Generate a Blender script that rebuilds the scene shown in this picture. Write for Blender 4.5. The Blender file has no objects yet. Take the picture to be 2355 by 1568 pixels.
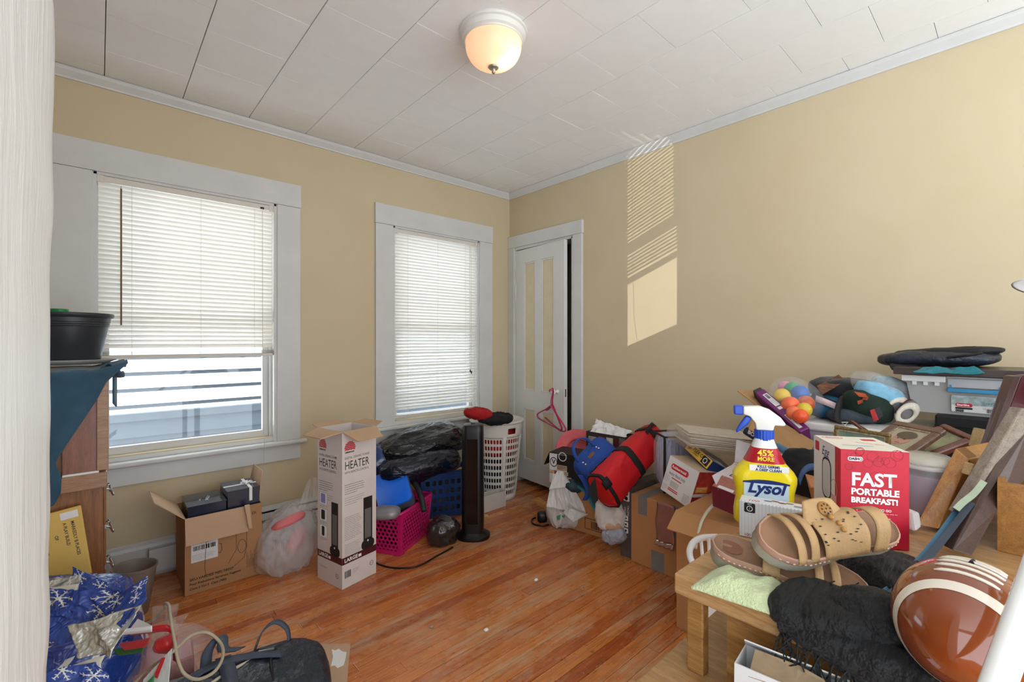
import bpy, bmesh, math, random
from mathutils import Vector, Matrix, noise
random.seed(7)
S = bpy.context.scene
COL = S.collection

# ------------------------------------------------------------------ camera
CAM_H = 1.22
FPX, CXP, CYP = 1055.0, 1177.5, 784.0
YAW = math.radians(48.0)
FW = Vector((math.cos(YAW), math.sin(YAW), 0))
RT = Vector((math.sin(YAW), -math.cos(YAW), 0))
cam_d = bpy.data.cameras.new('camera')
cam_d.sensor_width = 36.0
cam_d.lens = 36.0 * FPX / 2355.0
cam_d.clip_start = 0.02
cam = bpy.data.objects.new('camera', cam_d)
COL.objects.link(cam)
cam.location = (0, 0, CAM_H)
cam.rotation_euler = (math.radians(90), 0, YAW - math.radians(90))
S.camera = cam

# ------------------------------------------------------------------ light
S.view_settings.view_transform = 'Standard'
S.view_settings.look = 'None'
S.view_settings.gamma = 1.0
S.view_settings.use_curve_mapping = False
S.view_settings.exposure = 1.12
W = bpy.data.worlds.new('sky')
S.world = W
W.use_nodes = True
W.node_tree.nodes['Background'].inputs[0].default_value = (0.86, 0.935, 1.0, 1)
W.node_tree.nodes['Background'].inputs[1].default_value = 1.8

def sun(name, direction, strength, angle, color):
    d = bpy.data.lights.new(name, 'SUN')
    d.energy = strength
    d.angle = math.radians(angle)
    d.color = color
    o = bpy.data.objects.new(name, d)
    COL.objects.link(o)
    o.rotation_euler = Vector(direction).to_track_quat('-Z', 'Y').to_euler()
    o.location = (-2, 4, 4)
    return o
sun('sun_offscreen', (0.35, 1.0, -1.66), 40.0, 0.6, (1.0, 0.96, 0.9))
# sunlight thrown back up into the windows by a bright surface below, outside
sun('sun_glint_offscreen', (1.0, -0.632, 0.245), 1.0, 0.10, (1.0, 0.93, 0.86))

# ------------------------------------------------------------------ helpers
def ray(px, py):
    return FW + RT * ((px - CXP) / FPX) + Vector((0, 0, (CYP - py) / FPX))
CP = Vector((0, 0, CAM_H))
def P(px, py, d): return CP + ray(px, py) * d
def PZ(px, py, z=0.0):
    r = ray(px, py); return CP + r * ((z - CAM_H) / r.z)
def PY(px, py, y):
    r = ray(px, py); return CP + r * (y / r.y)
def PX(px, py, x):
    r = ray(px, py); return CP + r * (x / r.x)
def depth(p): return (Vector(p) - CP).dot(FW)

def lin(h):
    h = h.lstrip('#')
    v = [int(h[i:i+2], 16) / 255 for i in (0, 2, 4)]
    return tuple(((c + 0.055) / 1.055) ** 2.4 if c > 0.04045 else c / 12.92 for c in v)

MATS = {}
class NT:
    """small node helper"""
    def __init__(self, m):
        self.m = m; self.t = m.node_tree; self.n = self.t.nodes; self.l = self.t.links
        self.b = self.n.get('Principled BSDF')
    def add(self, ty, **kw):
        x = self.n.new(ty)
        for k, v in kw.items():
            if k.startswith('i_'):
                key = k[2:]
                key = int(key) if key.isdigit() else key
                x.inputs[key].default_value = v
            else: setattr(x, k, v)
        return x
    def link(self, a, b): self.l.new(a, b)
    def ramp(self, fac, stops):
        r = self.add('ShaderNodeValToRGB')
        e = r.color_ramp.elements
        while len(e) < len(stops): e.new(0.5)
        for i, (p, c) in enumerate(stops):
            e[i].position = p; e[i].color = (*c, 1) if len(c) == 3 else c
        self.link(fac, r.inputs[0]); return r.outputs[0]
    def mix(self, fac, a, b, mode='MIX'):
        x = self.add('ShaderNodeMix', data_type='RGBA', blend_type=mode)
        for sock, v in ((x.inputs[0], fac), (x.inputs[6], a), (x.inputs[7], b)):
            if hasattr(v, 'is_output'): self.link(v, sock)
            elif isinstance(v, (int, float)): sock.default_value = v
            else: sock.default_value = (*v, 1)
        return x.outputs[2]
    def math(self, op, a, b=None):
        x = self.add('ShaderNodeMath', operation=op)
        for i, v in enumerate((a, b)):
            if v is None: continue
            if hasattr(v, 'is_output'): self.link(v, x.inputs[i])
            else: x.inputs[i].default_value = v
        return x.outputs[0]
    def coord(self, kind='Object', scale=(1, 1, 1), rot=(0, 0, 0)):
        c = self.add('ShaderNodeTexCoord'); mp = self.add('ShaderNodeMapping')
        mp.inputs['Scale'].default_value = scale; mp.inputs['Rotation'].default_value = rot
        self.link(c.outputs[kind], mp.inputs[0]); return mp.outputs[0]
    def noise(self, vec, scale, detail=3, rough=0.55, dist=0.0):
        x = self.add('ShaderNodeTexNoise')
        x.inputs['Scale'].default_value = scale; x.inputs['Detail'].default_value = detail
        x.inputs['Roughness'].default_value = rough; x.inputs['Distortion'].default_value = dist
        self.link(vec, x.inputs['Vector']); return x.outputs[0]
    def bump(self, h, strength=0.2, dist=0.01):
        x = self.add('ShaderNodeBump', i_Strength=strength, i_Distance=dist)
        self.link(h, x.inputs['Height']); self.link(x.outputs[0], self.b.inputs['Normal'])

def mat(name, col, rough=0.6, metal=0.0, var=0.08, vscale=12, bump=0.0, bscale=60, bdist=0.004, trans=0.0, alpha=1.0,
        coat=0.0, ior=1.45, emit=None, estr=0.0, sheen=0.0, spec=None, stretch=(1, 1, 1)):
    """principled material with a procedural colour variation"""
    if name in MATS: return MATS[name]
    m = bpy.data.materials.new(name); m.use_nodes = True
    t = NT(m); b = t.b
    c = lin(col) if isinstance(col, str) else col
    b.inputs['Roughness'].default_value = rough; b.inputs['Metallic'].default_value = metal
    b.inputs['IOR'].default_value = ior
    b.inputs['Transmission Weight'].default_value = trans
    b.inputs['Alpha'].default_value = alpha
    b.inputs['Coat Weight'].default_value = coat
    b.inputs['Sheen Weight'].default_value = sheen
    if spec is not None: b.inputs['Specular IOR Level'].default_value = spec
    v = t.coord('Object', stretch)
    if var > 0:
        n = t.noise(v, vscale, 4)
        lo = tuple(x * (1 - var) for x in c); hi = tuple(min(1, x * (1 + var)) for x in c)
        t.link(t.ramp(n, [(0.3, lo), (0.7, hi)]), b.inputs['Base Color'])
    else: b.inputs['Base Color'].default_value = (*c, 1)
    if bump > 0: t.bump(t.noise(v, bscale, 3), bump, bdist)
    if emit:
        b.inputs['Emission Color'].default_value = (*lin(emit), 1); b.inputs['Emission Strength'].default_value = estr
    MATS[name] = m
    return m

def film(name, col, alpha=0.35, rough=0.12, bump=0.4, bscale=25, stretch=(1, 1, 1), spec=0.9, dist=0.02):
    """thin clear or milky plastic: partly see-through with sharp gloss"""
    if name in MATS: return MATS[name]
    m = mat(name, col, rough, var=0.05, alpha=alpha, spec=spec)
    t = NT(m); t.bump(t.noise(t.coord('Object', stretch), bscale, 4, 0.6), bump, dist)
    m.use_backface_culling = False
    return m

def wood(name, dark, light, scale=(1.5, 18, 18), rough=0.4, coat=0.2, ring=3.0):
    if name in MATS: return MATS[name]
    m = bpy.data.materials.new(name); m.use_nodes = True
    t = NT(m); b = t.b
    v = t.coord('Object', scale)
    n1 = t.noise(v, ring, 4, 0.6, 0.8)
    v2 = t.coord('Object', tuple(s * 6 for s in scale))
    n2 = t.noise(v2, ring * 1.5, 3, 0.7)
    c1 = t.ramp(n1, [(0.3, lin(dark)), (0.7, lin(light))])
    c2 = t.ramp(n2, [(0.35, (0.62, 0.62, 0.62)), (0.6, (1, 1, 1))])
    t.link(t.mix(0.75, c1, c2, 'MULTIPLY'), b.inputs['Base Color'])
    b.inputs['Roughness'].default_value = rough; b.inputs['Coat Weight'].default_value = coat
    b.inputs['Coat Roughness'].default_value = 0.15
    t.bump(n2, 0.08, 0.002)
    MATS[name] = m
    return m

def tagit(o, label=None, cat=None, group=None, kind=None):
    if label: o['label'] = label
    if cat: o['category'] = cat
    if group: o['group'] = group
    if kind: o['kind'] = kind
    return o

def thing(name, loc, label=None, cat=None, group=None, kind=None):
    o = bpy.data.objects.new(name, None)
    o.empty_display_size = 0.05
    COL.objects.link(o); o.location = loc
    return tagit(o, label, cat, group, kind)

def link(o, parent):
    COL.objects.link(o)
    if parent is not None:
        o.parent = parent
        if parent.type == 'EMPTY':
            o.matrix_parent_inverse = Matrix.Translation(-Vector(parent.location))
    return o

class MB:
    """collects geometry (world coordinates) for ONE mesh object"""
    def __init__(self, M=None): self.v = []; self.f = []; self.uv = {}; self.M = M
    def pt(self, p):
        p = Vector(p)
        self.v.append(self.M @ p if self.M else p); return len(self.v) - 1
    def face(self, pts):
        i = [self.pt(p) for p in pts]; self.f.append(i); return self
    def box(self, lo, hi):
        x0, y0, z0 = lo; x1, y1, z1 = hi
        i = [self.pt(p) for p in ((x0,y0,z0),(x1,y0,z0),(x1,y1,z0),(x0,y1,z0),(x0,y0,z1),(x1,y0,z1),(x1,y1,z1),(x0,y1,z1))]
        for q in ((0,3,2,1),(4,5,6,7),(0,1,5,4),(1,2,6,5),(2,3,7,6),(3,0,4,7)): self.f.append([i[k] for k in q])
        return self
    def hexa(self, c8):
        i = [self.pt(p) for p in c8]
        for q in ((0,3,2,1),(4,5,6,7),(0,1,5,4),(1,2,6,5),(2,3,7,6),(3,0,4,7)): self.f.append([i[k] for k in q])
        return self
    def slab(self, pts, n):
        """polygon pts extruded along vector n"""
        n = Vector(n); a = [self.pt(p) for p in pts]; b = [self.pt(Vector(p) + n) for p in pts]
        self.f.append(a[::-1]); self.f.append(b)
        k = len(a)
        for i in range(k): self.f.append([a[i], a[(i+1) % k], b[(i+1) % k], b[i]])
        return self
    def tube(self, path, r, n=8, cap=True, closed=False, flat=None):
        """tube along path; r number or list; flat=(width_vec scale) squashes along the second axis"""
        path = [Vector(p) for p in path]; k = len(path)
        rs = r if isinstance(r, (list, tuple)) else [r] * k
        rings = []; up = None
        for i, p in enumerate(path):
            if closed: t = path[(i+1) % k] - path[i-1]
            else: t = path[min(i+1, k-1)] - path[max(i-1, 0)]
            t = t.normalized() if t.length > 1e-9 else Vector((0,0,1))
            if up is None:
                up = Vector((0,0,1)) if abs(t.z) < 0.9 else Vector((1,0,0))
            s = t.cross(up); s = s.normalized() if s.length > 1e-6 else Vector((1,0,0))
            up2 = s.cross(t).normalized(); up = up2
            fl = flat if flat else 1.0
            rings.append([self.pt(p + (s * math.cos(a) + up2 * math.sin(a) * fl) * rs[i]) for a in [2*math.pi*j/n for j in range(n)]])
        m = k if closed else k - 1
        for i in range(m):
            A, B = rings[i], rings[(i+1) % k]
            for j in range(n): self.f.append([A[j], A[(j+1) % n], B[(j+1) % n], B[j]])
        if cap and not closed:
            self.f.append(rings[0][::-1]); self.f.append(rings[-1])
        return self
    def ribbon(self, path, width_vecs, th=0.002):
        """strap: path with a width vector per point, thickness th"""
        path = [Vector(p) for p in path]; k = len(path)
        wv = [Vector(w) for w in width_vecs] if isinstance(width_vecs, list) else [Vector(width_vecs)] * k
        rings = []
        for i, p in enumerate(path):
            t = (path[min(i+1, k-1)] - path[max(i-1, 0)]).normalized()
            nn = t.cross(wv[i]).normalized() * th * 0.5
            rings.append([self.pt(p + q) for q in (-wv[i]*0.5 - nn, wv[i]*0.5 - nn, wv[i]*0.5 + nn, -wv[i]*0.5 + nn)])
        for i in range(k-1):
            for j in range(4): self.f.append([rings[i][j], rings[i][(j+1) % 4], rings[i+1][(j+1) % 4], rings[i+1][j]])
        self.f.append(rings[0][::-1]); self.f.append(rings[-1])
        return self
    def lathe(self, prof, n=24, M=None, cap=True):
        """prof list of (r,z); revolve round z, transformed by M"""
        M = M or Matrix.Identity(4)
        rings = []
        for r, z in prof:
            if r < 1e-6: rings.append([self.pt(M @ Vector((0,0,z)))] )
            else: rings.append([self.pt(M @ Vector((r*math.cos(2*math.pi*j/n), r*math.sin(2*math.pi*j/n), z))) for j in range(n)])
        for i in range(len(rings)-1):
            A, B = rings[i], rings[i+1]
            for j in range(n):
                a, a2 = A[j % len(A)], A[(j+1) % len(A)]; b, b2 = B[j % len(B)], B[(j+1) % len(B)]
                q = []
                for x in (a, a2, b2, b):
                    if x not in q: q.append(x)
                if len(q) > 2: self.f.append(q)
        if cap:
            if len(rings[0]) > 2: self.f.append(rings[0][::-1])
            if len(rings[-1]) > 2: self.f.append(rings[-1])
        return self
    def grid(self, fn, nu, nv, closed_u=False):
        """fn(u,v)->point for u,v in 0..1"""
        idx = [[self.pt(fn(i / (nu if closed_u else nu - 1), j / (nv-1))) for j in range(nv)] for i in range(nu)]
        for i in range(nu if closed_u else nu - 1):
            for j in range(nv - 1):
                a, b, c, d = idx[i][j], idx[(i+1) % nu][j], idx[(i+1) % nu][j+1], idx[i][j+1]
                self.uv[len(self.f)] = [(i/nu, j/nv), ((i+1)/nu, j/nv), ((i+1)/nu, (j+1)/nv), (i/nu, (j+1)/nv)]
                self.f.append([a, b, c, d])
        return self
    def build(self, name, m, parent=None, smooth=False, bevel=0.0, seg=2, solid=0.0, label=None, subsurf=0, merge=False, autosmooth=None, inv=True):
        me = bpy.data.meshes.new(name)
        me.from_pydata([tuple(p) for p in self.v], [], self.f)
        if self.uv:
            ul = me.uv_layers.new(name='UVMap')
            for pi, p in enumerate(me.polygons):
                if pi in self.uv:
                    for k, li in enumerate(p.loop_indices): ul.data[li].uv = self.uv[pi][k]
        bm = bmesh.new(); bm.from_mesh(me)
        if merge: bmesh.ops.remove_doubles(bm, verts=bm.verts, dist=1e-5)
        bmesh.ops.recalc_face_normals(bm, faces=bm.faces)
        if bevel > 0:
            es = [e for e in bm.edges if len(e.link_faces) == 2 and e.calc_face_angle(0) > 0.5]
            bmesh.ops.bevel(bm, geom=es, offset=bevel, segments=seg, affect='EDGES', profile=0.5, clamp_overlap=True)
        bm.to_mesh(me); bm.free()
        if smooth:
            me.polygons.foreach_set('use_smooth', [True] * len(me.polygons))
            if autosmooth: me.set_sharp_from_angle(angle=math.radians(autosmooth))
        mm = m if isinstance(m, (list, tuple)) else [m]
        for x in mm: me.materials.append(x)
        o = bpy.data.objects.new(name, me)
        link(o, parent)
        if subsurf:
            s = o.modifiers.new('subsurf', 'SUBSURF'); s.levels = subsurf; s.render_levels = subsurf
        if solid:
            s = o.modifiers.new('solid', 'SOLIDIFY'); s.thickness = solid; s.offset = 0
        if label: o['label'] = label
        return o

def copy_part(o, parent, M=None):
    c = o.copy(); link(c, parent)
    if M is not None: c.matrix_basis = M
    return c

def frame(o, x, y, z=None):
    """4x4 from origin and axis vectors (not normalised)"""
    x = Vector(x); y = Vector(y); z = Vector(z) if z is not None else x.cross(y)
    return Matrix(((x.x, y.x, z.x, o[0]), (x.y, y.y, z.y, o[1]), (x.z, y.z, z.z, o[2]), (0, 0, 0, 1)))

_fonts = {}
def text(s, size, m, parent, M, name='lettering', align='LEFT', sx=1.0, shear=0.0, bold=0.0, th=0.0003, label=None):
    """flat lettering: M maps local x (reading), y (up) to world; offset off the surface along local z"""
    c = bpy.data.curves.new('txt', 'FONT'); c.body = s; c.size = size; c.align_x = align; c.align_y = 'CENTER'
    c.shear = shear; c.offset = bold; c.resolution_u = 3; c.fill_mode = 'FRONT'
    t = bpy.data.objects.new('txt', c); COL.objects.link(t)
    bpy.context.view_layer.update()
    dg = bpy.context.evaluated_depsgraph_get()
    me = bpy.data.meshes.new_from_object(t.evaluated_get(dg))
    bpy.data.objects.remove(t); bpy.data.curves.remove(c)
    me.transform(M @ Matrix.Translation((0, 0, th)) @ Matrix.Diagonal((sx, 1, 1, 1)))
    me.materials.clear(); me.materials.append(m)
    o = bpy.data.objects.new(name, me); link(o, parent)
    if label: o['label'] = label
    return o

def fit_box(O, A, B, C, d, guess=0.15):
    """rectangular box from the pixel of its nearest corner O (at depth d) and of the three corners joined to it"""
    import numpy as np
    ro, ra, rb, rc = [np.array(ray(*q)) for q in (O, A, B, C)]
    o = ro * d
    x = np.array([d + guess, d + guess, d + guess * 0.4]) if not isinstance(guess, (list, tuple)) else np.array([d + g for g in guess])
    for _ in range(60):
        a, b, c = ra * x[0] - o, rb * x[1] - o, rc * x[2] - o
        r = np.array([a @ b, a @ c, b @ c])
        J = np.array([[ra @ b, a @ rb, 0], [ra @ c, 0, a @ rc], [0, rb @ c, b @ rc]])
        st = np.linalg.lstsq(J, -r, rcond=None)[0]
        n = np.abs(st).max()
        if n > 0.1: st *= 0.1 / n
        x = x + st
    a, b, c = ra * x[0] - o, rb * x[1] - o, rc * x[2] - o
    return CP + Vector(o), Vector(a), Vector(b), Vector(c)
# ------------------------------------------------------------------ shell materials
XW, YW, CZ = 2.707, 3.039, 2.52

def wall_mat():
    m = bpy.data.materials.new('cream_wall_paint'); m.use_nodes = True
    t = NT(m); v = t.coord('Object')
    n = t.noise(v, 1.3, 4, 0.6)
    c = t.ramp(n, [(0.3, lin('C9B794')), (0.7, lin('D0C0A0'))])
    n2 = t.noise(v, 9, 5, 0.7)
    c = t.mix(t.ramp(n2, [(0.66, (0, 0, 0)), (0.8, (0.22, 0.22, 0.22))]), c, lin('BFA77C'))
    t.link(c, t.b.inputs['Base Color'])
    t.b.inputs['Roughness'].default_value = 0.55
    t.bump(t.noise(v, 180, 2), 0.06, 0.002)
    return m
M_WALL = wall_mat()
M_TRIM = mat('white_trim_paint', 'D2D2CF', 0.42, var=0.05, vscale=5, bump=0.08, bscale=30)
M_CEIL = mat('ceiling_tile_white', 'F7F7F6', 0.75, var=0.015, vscale=3, bump=0.3, bscale=150)
M_BLACK = mat('black_plastic', '101012', 0.32, var=0.1, vscale=30)

def floor_mat():
    m = bpy.data.materials.new('worn_floor_board'); m.use_nodes = True
    t = NT(m); b = t.b
    g = t.add('ShaderNodeNewGeometry'); oi = t.add('ShaderNodeObjectInfo')
    mp = t.add('ShaderNodeMapping'); mp.inputs['Scale'].default_value = (1.6, 38, 1)
    t.link(g.outputs['Position'], mp.inputs[0])
    ad = t.add('ShaderNodeVectorMath', operation='ADD'); t.link(mp.outputs[0], ad.inputs[0])
    cm = t.add('ShaderNodeCombineXYZ'); t.link(t.math('MULTIPLY', oi.outputs['Random'], 40), cm.inputs[0]); t.link(cm.outputs[0], ad.inputs[1])
    gr = t.noise(ad.outputs[0], 3.5, 5, 0.65, 0.5)
    base = t.ramp(oi.outputs['Random'], [(0.0, lin('AE5626')), (0.3, lin('CC7638')), (0.65, lin('DC8C48')), (1.0, lin('B66030'))])
    grain = t.ramp(gr, [(0.28, (0.5, 0.42, 0.38)), (0.55, (1, 1, 1)), (0.85, (1.12, 1.1, 1.05))])
    c = t.mix(1.0, base, grain, 'MULTIPLY')
    mp2 = t.add('ShaderNodeMapping'); mp2.inputs['Scale'].default_value = (1.0, 2.2, 1)
    t.link(g.outputs['Position'], mp2.inputs[0])
    w1 = t.noise(mp2.outputs[0], 2.2, 6, 0.72)
    w2 = t.noise(ad.outputs[0], 1.4, 5, 0.7)
    wear = t.ramp(t.math('MULTIPLY', w1, t.math('ADD', w2, 0.35)), [(0.42, (0, 0, 0)), (0.55, (0.55, 0.55, 0.55))])
    c = t.mix(wear, c, lin('CBAE8C'))
    sp = t.noise(g.outputs['Position'], 70, 3, 0.6)
    c = t.mix(t.ramp(sp, [(0.66, (0, 0, 0)), (0.72, (0.6, 0.6, 0.6))]), c, lin('D8C2AC'))
    sc = t.noise(g.outputs['Position'], 26, 4, 0.7)
    c = t.mix(t.ramp(sc, [(0.62, (0, 0, 0)), (0.70, (0.6, 0.6, 0.6))]), c, lin('55301C'))
    t.link(c, b.inputs['Base Color'])
    t.link(t.ramp(w1, [(0.35, (0.17, 0.17, 0.17)), (0.7, (0.42, 0.42, 0.42))]), b.inputs['Roughness'])
    t.bump(gr, 0.12, 0.002)
    return m
M_FLOOR = floor_mat()

# ------------------------------------------------------------------ floor
floor = MB().box((-0.9, -0.95, -0.16), (XW + 0.9, YW + 0.12, -0.014)).build('floor', mat('subfloor', '8A6242', 0.8))
tagit(floor, 'worn reddish brown strip board floor', kind='structure')
def unit_plank():
    return MB().box((-0.5, -0.0281, -0.013), (0.5, 0.0281, 0)).build('plank', M_FLOOR, floor, bevel=0.0012, seg=1)
plank0 = unit_plank(); first = True
y = -0.9; row = 0
while y < YW - 0.02:
    x = -0.85 - random.random() * 1.2
    while x < XW + 0.1:
        L = random.choice((0.9, 1.3, 1.7, 2.2, 2.6)) * random.uniform(0.9, 1.1)
        x0, x1 = max(x, -0.85), min(x + L, XW + 0.12)
        if x1 - x0 > 0.05:
            o = plank0 if first else copy_part(plank0, floor)
            first = False
            o.location = ((x0 + x1) / 2, y + 0.0288, random.uniform(-0.0007, 0.0004))
            o.scale = (x1 - x0 - 0.0012, 1, 1)
        x += L
    y += 0.0577; row += 1

# ------------------------------------------------------------------ walls
OP = [(-0.02, 0.80), (1.577, 2.357)]
ZB, ZT = 0.640, 2.05
wb = MB()
xs = [-0.95, OP[0][0], OP[0][1], OP[1][0], OP[1][1], XW + 0.13]
Y2 = YW + 0.13
for i in range(5):
    if i in (1, 3):
        wb.box((xs[i], YW, -0.1), (xs[i+1], Y2, ZB)); wb.box((xs[i], YW, ZT), (xs[i+1], Y2, CZ + 0.05))
    else: wb.box((xs[i], YW, -0.1), (xs[i+1], Y2, CZ + 0.05))
tagit(wb.build('wall_back', M_WALL), 'cream painted wall with two windows', kind='structure')
DY0, DY1, DZ = 2.300, 2.955, 2.02
wr = MB()
wr.box((XW, -1.6, -0.1), (XW + 0.13, DY0, CZ + 0.05)); wr.box((XW, DY1, -0.1), (XW + 0.13, YW + 0.05, CZ + 0.05))
wr.box((XW, DY0, DZ), (XW + 0.13, DY1, CZ + 0.05))
tagit(wr.build('wall_right', M_WALL), 'long cream painted wall with closet door', kind='structure')
wl = MB().box((-0.75, 0.5, -0.1), (-0.62, YW, CZ + 0.05))
tagit(wl.build('wall_left', M_WALL), 'cream painted side wall behind the dresser', kind='structure')
cl = MB().box((XW + 0.75, DY0 - 0.4, -0.1), (XW + 0.8, YW + 0.1, CZ)).box((XW + 0.13, DY0 - 0.45, -0.1), (XW + 0.8, DY0 - 0.4, CZ)).box((XW + 0.13, YW + 0.1, -0.1), (XW + 0.8, YW + 0.15, CZ)).box((XW+.13, DY0-.45, 2.2),(XW+.8, YW+.15, 2.25))
tagit(cl.build('wall_closet', M_WALL), 'plain inside walls of the closet', kind='structure')

# doorway jamb beside the camera position, thickly painted
jb = MB()
jx = -0.0197
def jamb_edge(z):
    return jx + 0.0014 * noise.noise((0, 3.1, z * 22)) + 0.0022 * noise.noise((7, 3.1, z * 7)) - 0.006 * max(0, noise.noise((4, 0, z * 15)) - 0.30) + (1.4 - z) * -0.005
zs = [i * 2.6 / 420 - 0.05 for i in range(421)]
prof = lambda z: [(-0.62, 0.07), (-0.032, 0.07), (-0.026, 0.073), (-0.0225, 0.08), (jamb_edge(z) - 0.0008, 0.36), (jamb_edge(z), 0.372), (jamb_edge(z) - 0.006, 0.384), (-0.62, 0.40)]
rings = [[jb.pt((x_, y_, z)) for x_, y_ in prof(z)] for z in zs]
for a, b2 in zip(rings, rings[1:]):
    for j in range(8): jb.f.append([a[j], a[(j+1) % 8], b2[(j+1) % 8], b2[j]])
def jamb_mat():
    m = mat('chipped_white_jamb', 'D2D2CF', 0.5, var=0.06, vscale=5)
    t = NT(m); v = t.coord('Object', (1, 1, 0.22))
    h = t.noise(v, 60, 4, 0.6); v2 = t.coord('Object')
    ch = t.ramp(t.noise(v2, 16, 3, 0.5), [(0.7, (0, 0, 0)), (0.74, (1, 1, 1))])
    t.bump(t.mix(0.5, h, ch), 0.8, 0.006)
    return m
tagit(jb.build('trim_doorway', jamb_mat(), smooth=True, autosmooth=40), 'thick chipped white paint on the doorway casing', kind='structure')

# ------------------------------------------------------------------ ceiling
ceil = MB().box((-0.95, -2.6, CZ + 0.0142), (XW + 0.9, YW + 0.13, CZ + 0.06)).build('ceiling', mat('furring_wood', '9A8464', 0.9))
tagit(ceil, 'white tiled ceiling laid in staggered rows', kind='structure')
tagit(MB().box((-1.4, -2.6, CZ + 0.06), (XW + 1.6, 3.36, 2.86)).build('roof_slab', mat('roof_grey', '777777', 0.9)), 'roof slab over the room', kind='structure')
TP = 0.3145
tile0 = MB().box((-0.5, -0.5, 0), (0.5, 0.5, 0.014)).build('ceiling_tile', M_CEIL, ceil)
_bm = bmesh.new(); _bm.from_mesh(tile0.data)
es = [e for e in _bm.edges if all(v.co.z < 0.002 for v in e.verts)]
bmesh.ops.bevel(_bm, geom=es, offset=0.0018, segments=1, affect='EDGES'); _bm.to_mesh(tile0.data); _bm.free()
first = True
k = -3
x = 0.02 - 3 * TP
while x < XW:
    x0, x1 = x, min(x + TP, XW)
    y = (2.745 if k % 2 == 0 else 2.59 + TP) + TP
    while y > -0.9:
        y1, y0 = min(y, YW), y - TP
        if y1 - y0 > 0.02 and x1 - x0 > 0.02:
            o = tile0 if first else copy_part(tile0, ceil); first = False
            o.location = ((x0 + x1) / 2, (y0 + y1) / 2, CZ + random.uniform(-0.0006, 0.0))
            o.scale = (x1 - x0 - 0.0030, y1 - y0 - 0.0030, 1)
            o.rotation_euler = (random.gauss(0, 0.0012), random.gauss(0, 0.0012), 0)
        y -= TP * 0.996
    x += TP; k += 1

# crown moulding and baseboards
def profile_run(name, prof, a, b, inward, label):
    """prof (out,z) swept from a to b; inward = unit vector into the room"""
    m = MB(); a, b, inward = Vector(a), Vector(b), Vector(inward)
    ra = [m.pt(a + inward * o + Vector((0, 0, z))) for o, z in prof]; rb = [m.pt(b + inward * o + Vector((0, 0, z))) for o, z in prof]
    n = len(prof)
    for i in range(n): m.f.append([ra[i], ra[(i+1) % n], rb[(i+1) % n], rb[i]])
    m.f.append(ra[::-1]); m.f.append(rb)
    return tagit(m.build(name, M_TRIM), label, kind='structure')
CR = [(0, CZ - 0.052), (0.008, CZ - 0.052), (0.011, CZ - 0.044), (0.03, CZ - 0.020), (0.034, CZ - 0.012), (0.034, CZ - 0.003), (0, CZ - 0.003)]
profile_run('trim_1', CR, (-0.6, YW, 0), (XW, YW, 0), (0, -1, 0), 'narrow white crown moulding over the window wall')
profile_run('trim_2', CR, (XW, -1.5, 0), (XW, YW, 0), (-1, 0, 0), 'narrow white crown moulding over the long wall')
BB = [(0, 0), (0.016, 0), (0.016, 0.15), (0.010, 0.165), (0.010, 0.178), (0, 0.184)]
profile_run('baseboard_back', BB, (-0.6, YW, 0), (XW, YW, 0), (0, -1, 0), 'white painted baseboard under the windows')
profile_run('baseboard_right', BB, (XW, -1.5, 0), (XW, 2.21, 0), (-1, 0, 0), 'white painted baseboard along the long wall')

# electric baseboard heater under the first window
bh = thing('baseboard_heater', (0.8, YW, 0), 'low white metal baseboard heater along the wall under the windows', 'heater')
MB().box((0.37, YW - 0.03, 0.02), (1.43, YW - 0.014, 0.235)).build('back_plate', M_TRIM, bh)
MB().box((0.30, YW - 0.058, 0.165), (1.43, YW - 0.05, 0.212)).box((0.30, YW - 0.058, 0.205), (1.43, YW - 0.018, 0.212)).build('top_cover', M_TRIM, bh)
MB().box((0.19, YW - 0.062, 0.035), (1.43, YW - 0.054, 0.150)).box((0.19, YW - 0.058, 0.035), (0.194, YW - 0.014, 0.150)).build('front_cover', M_TRIM, bh)
MB().box((0.32, YW - 0.05, 0.02), (1.43, YW - 0.02, 0.17)).build('heating_element', mat('grey_fin_metal', '8C8C88', 0.5, 0.4), bh)

# ------------------------------------------------------------------ windows
M_GLASS = bpy.data.materials.new('window_glass'); M_GLASS.use_nodes = True
_t = NT(M_GLASS); _g = _t.add('ShaderNodeBsdfGlossy'); _g.inputs['Roughness'].default_value = 0.02
_tr = _t.add('ShaderNodeBsdfTransparent'); _tr.inputs[0].default_value = (0.96, 0.98, 0.98, 1); _mx = _t.add('ShaderNodeMixShader')
_mx.inputs[0].default_value = 0.035
_t.link(_tr.outputs[0], _mx.inputs[1]); _t.link(_g.outputs[0], _mx.inputs[2]); _t.link(_mx.outputs[0], _t.n['Material Output'].inputs[0])

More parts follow.
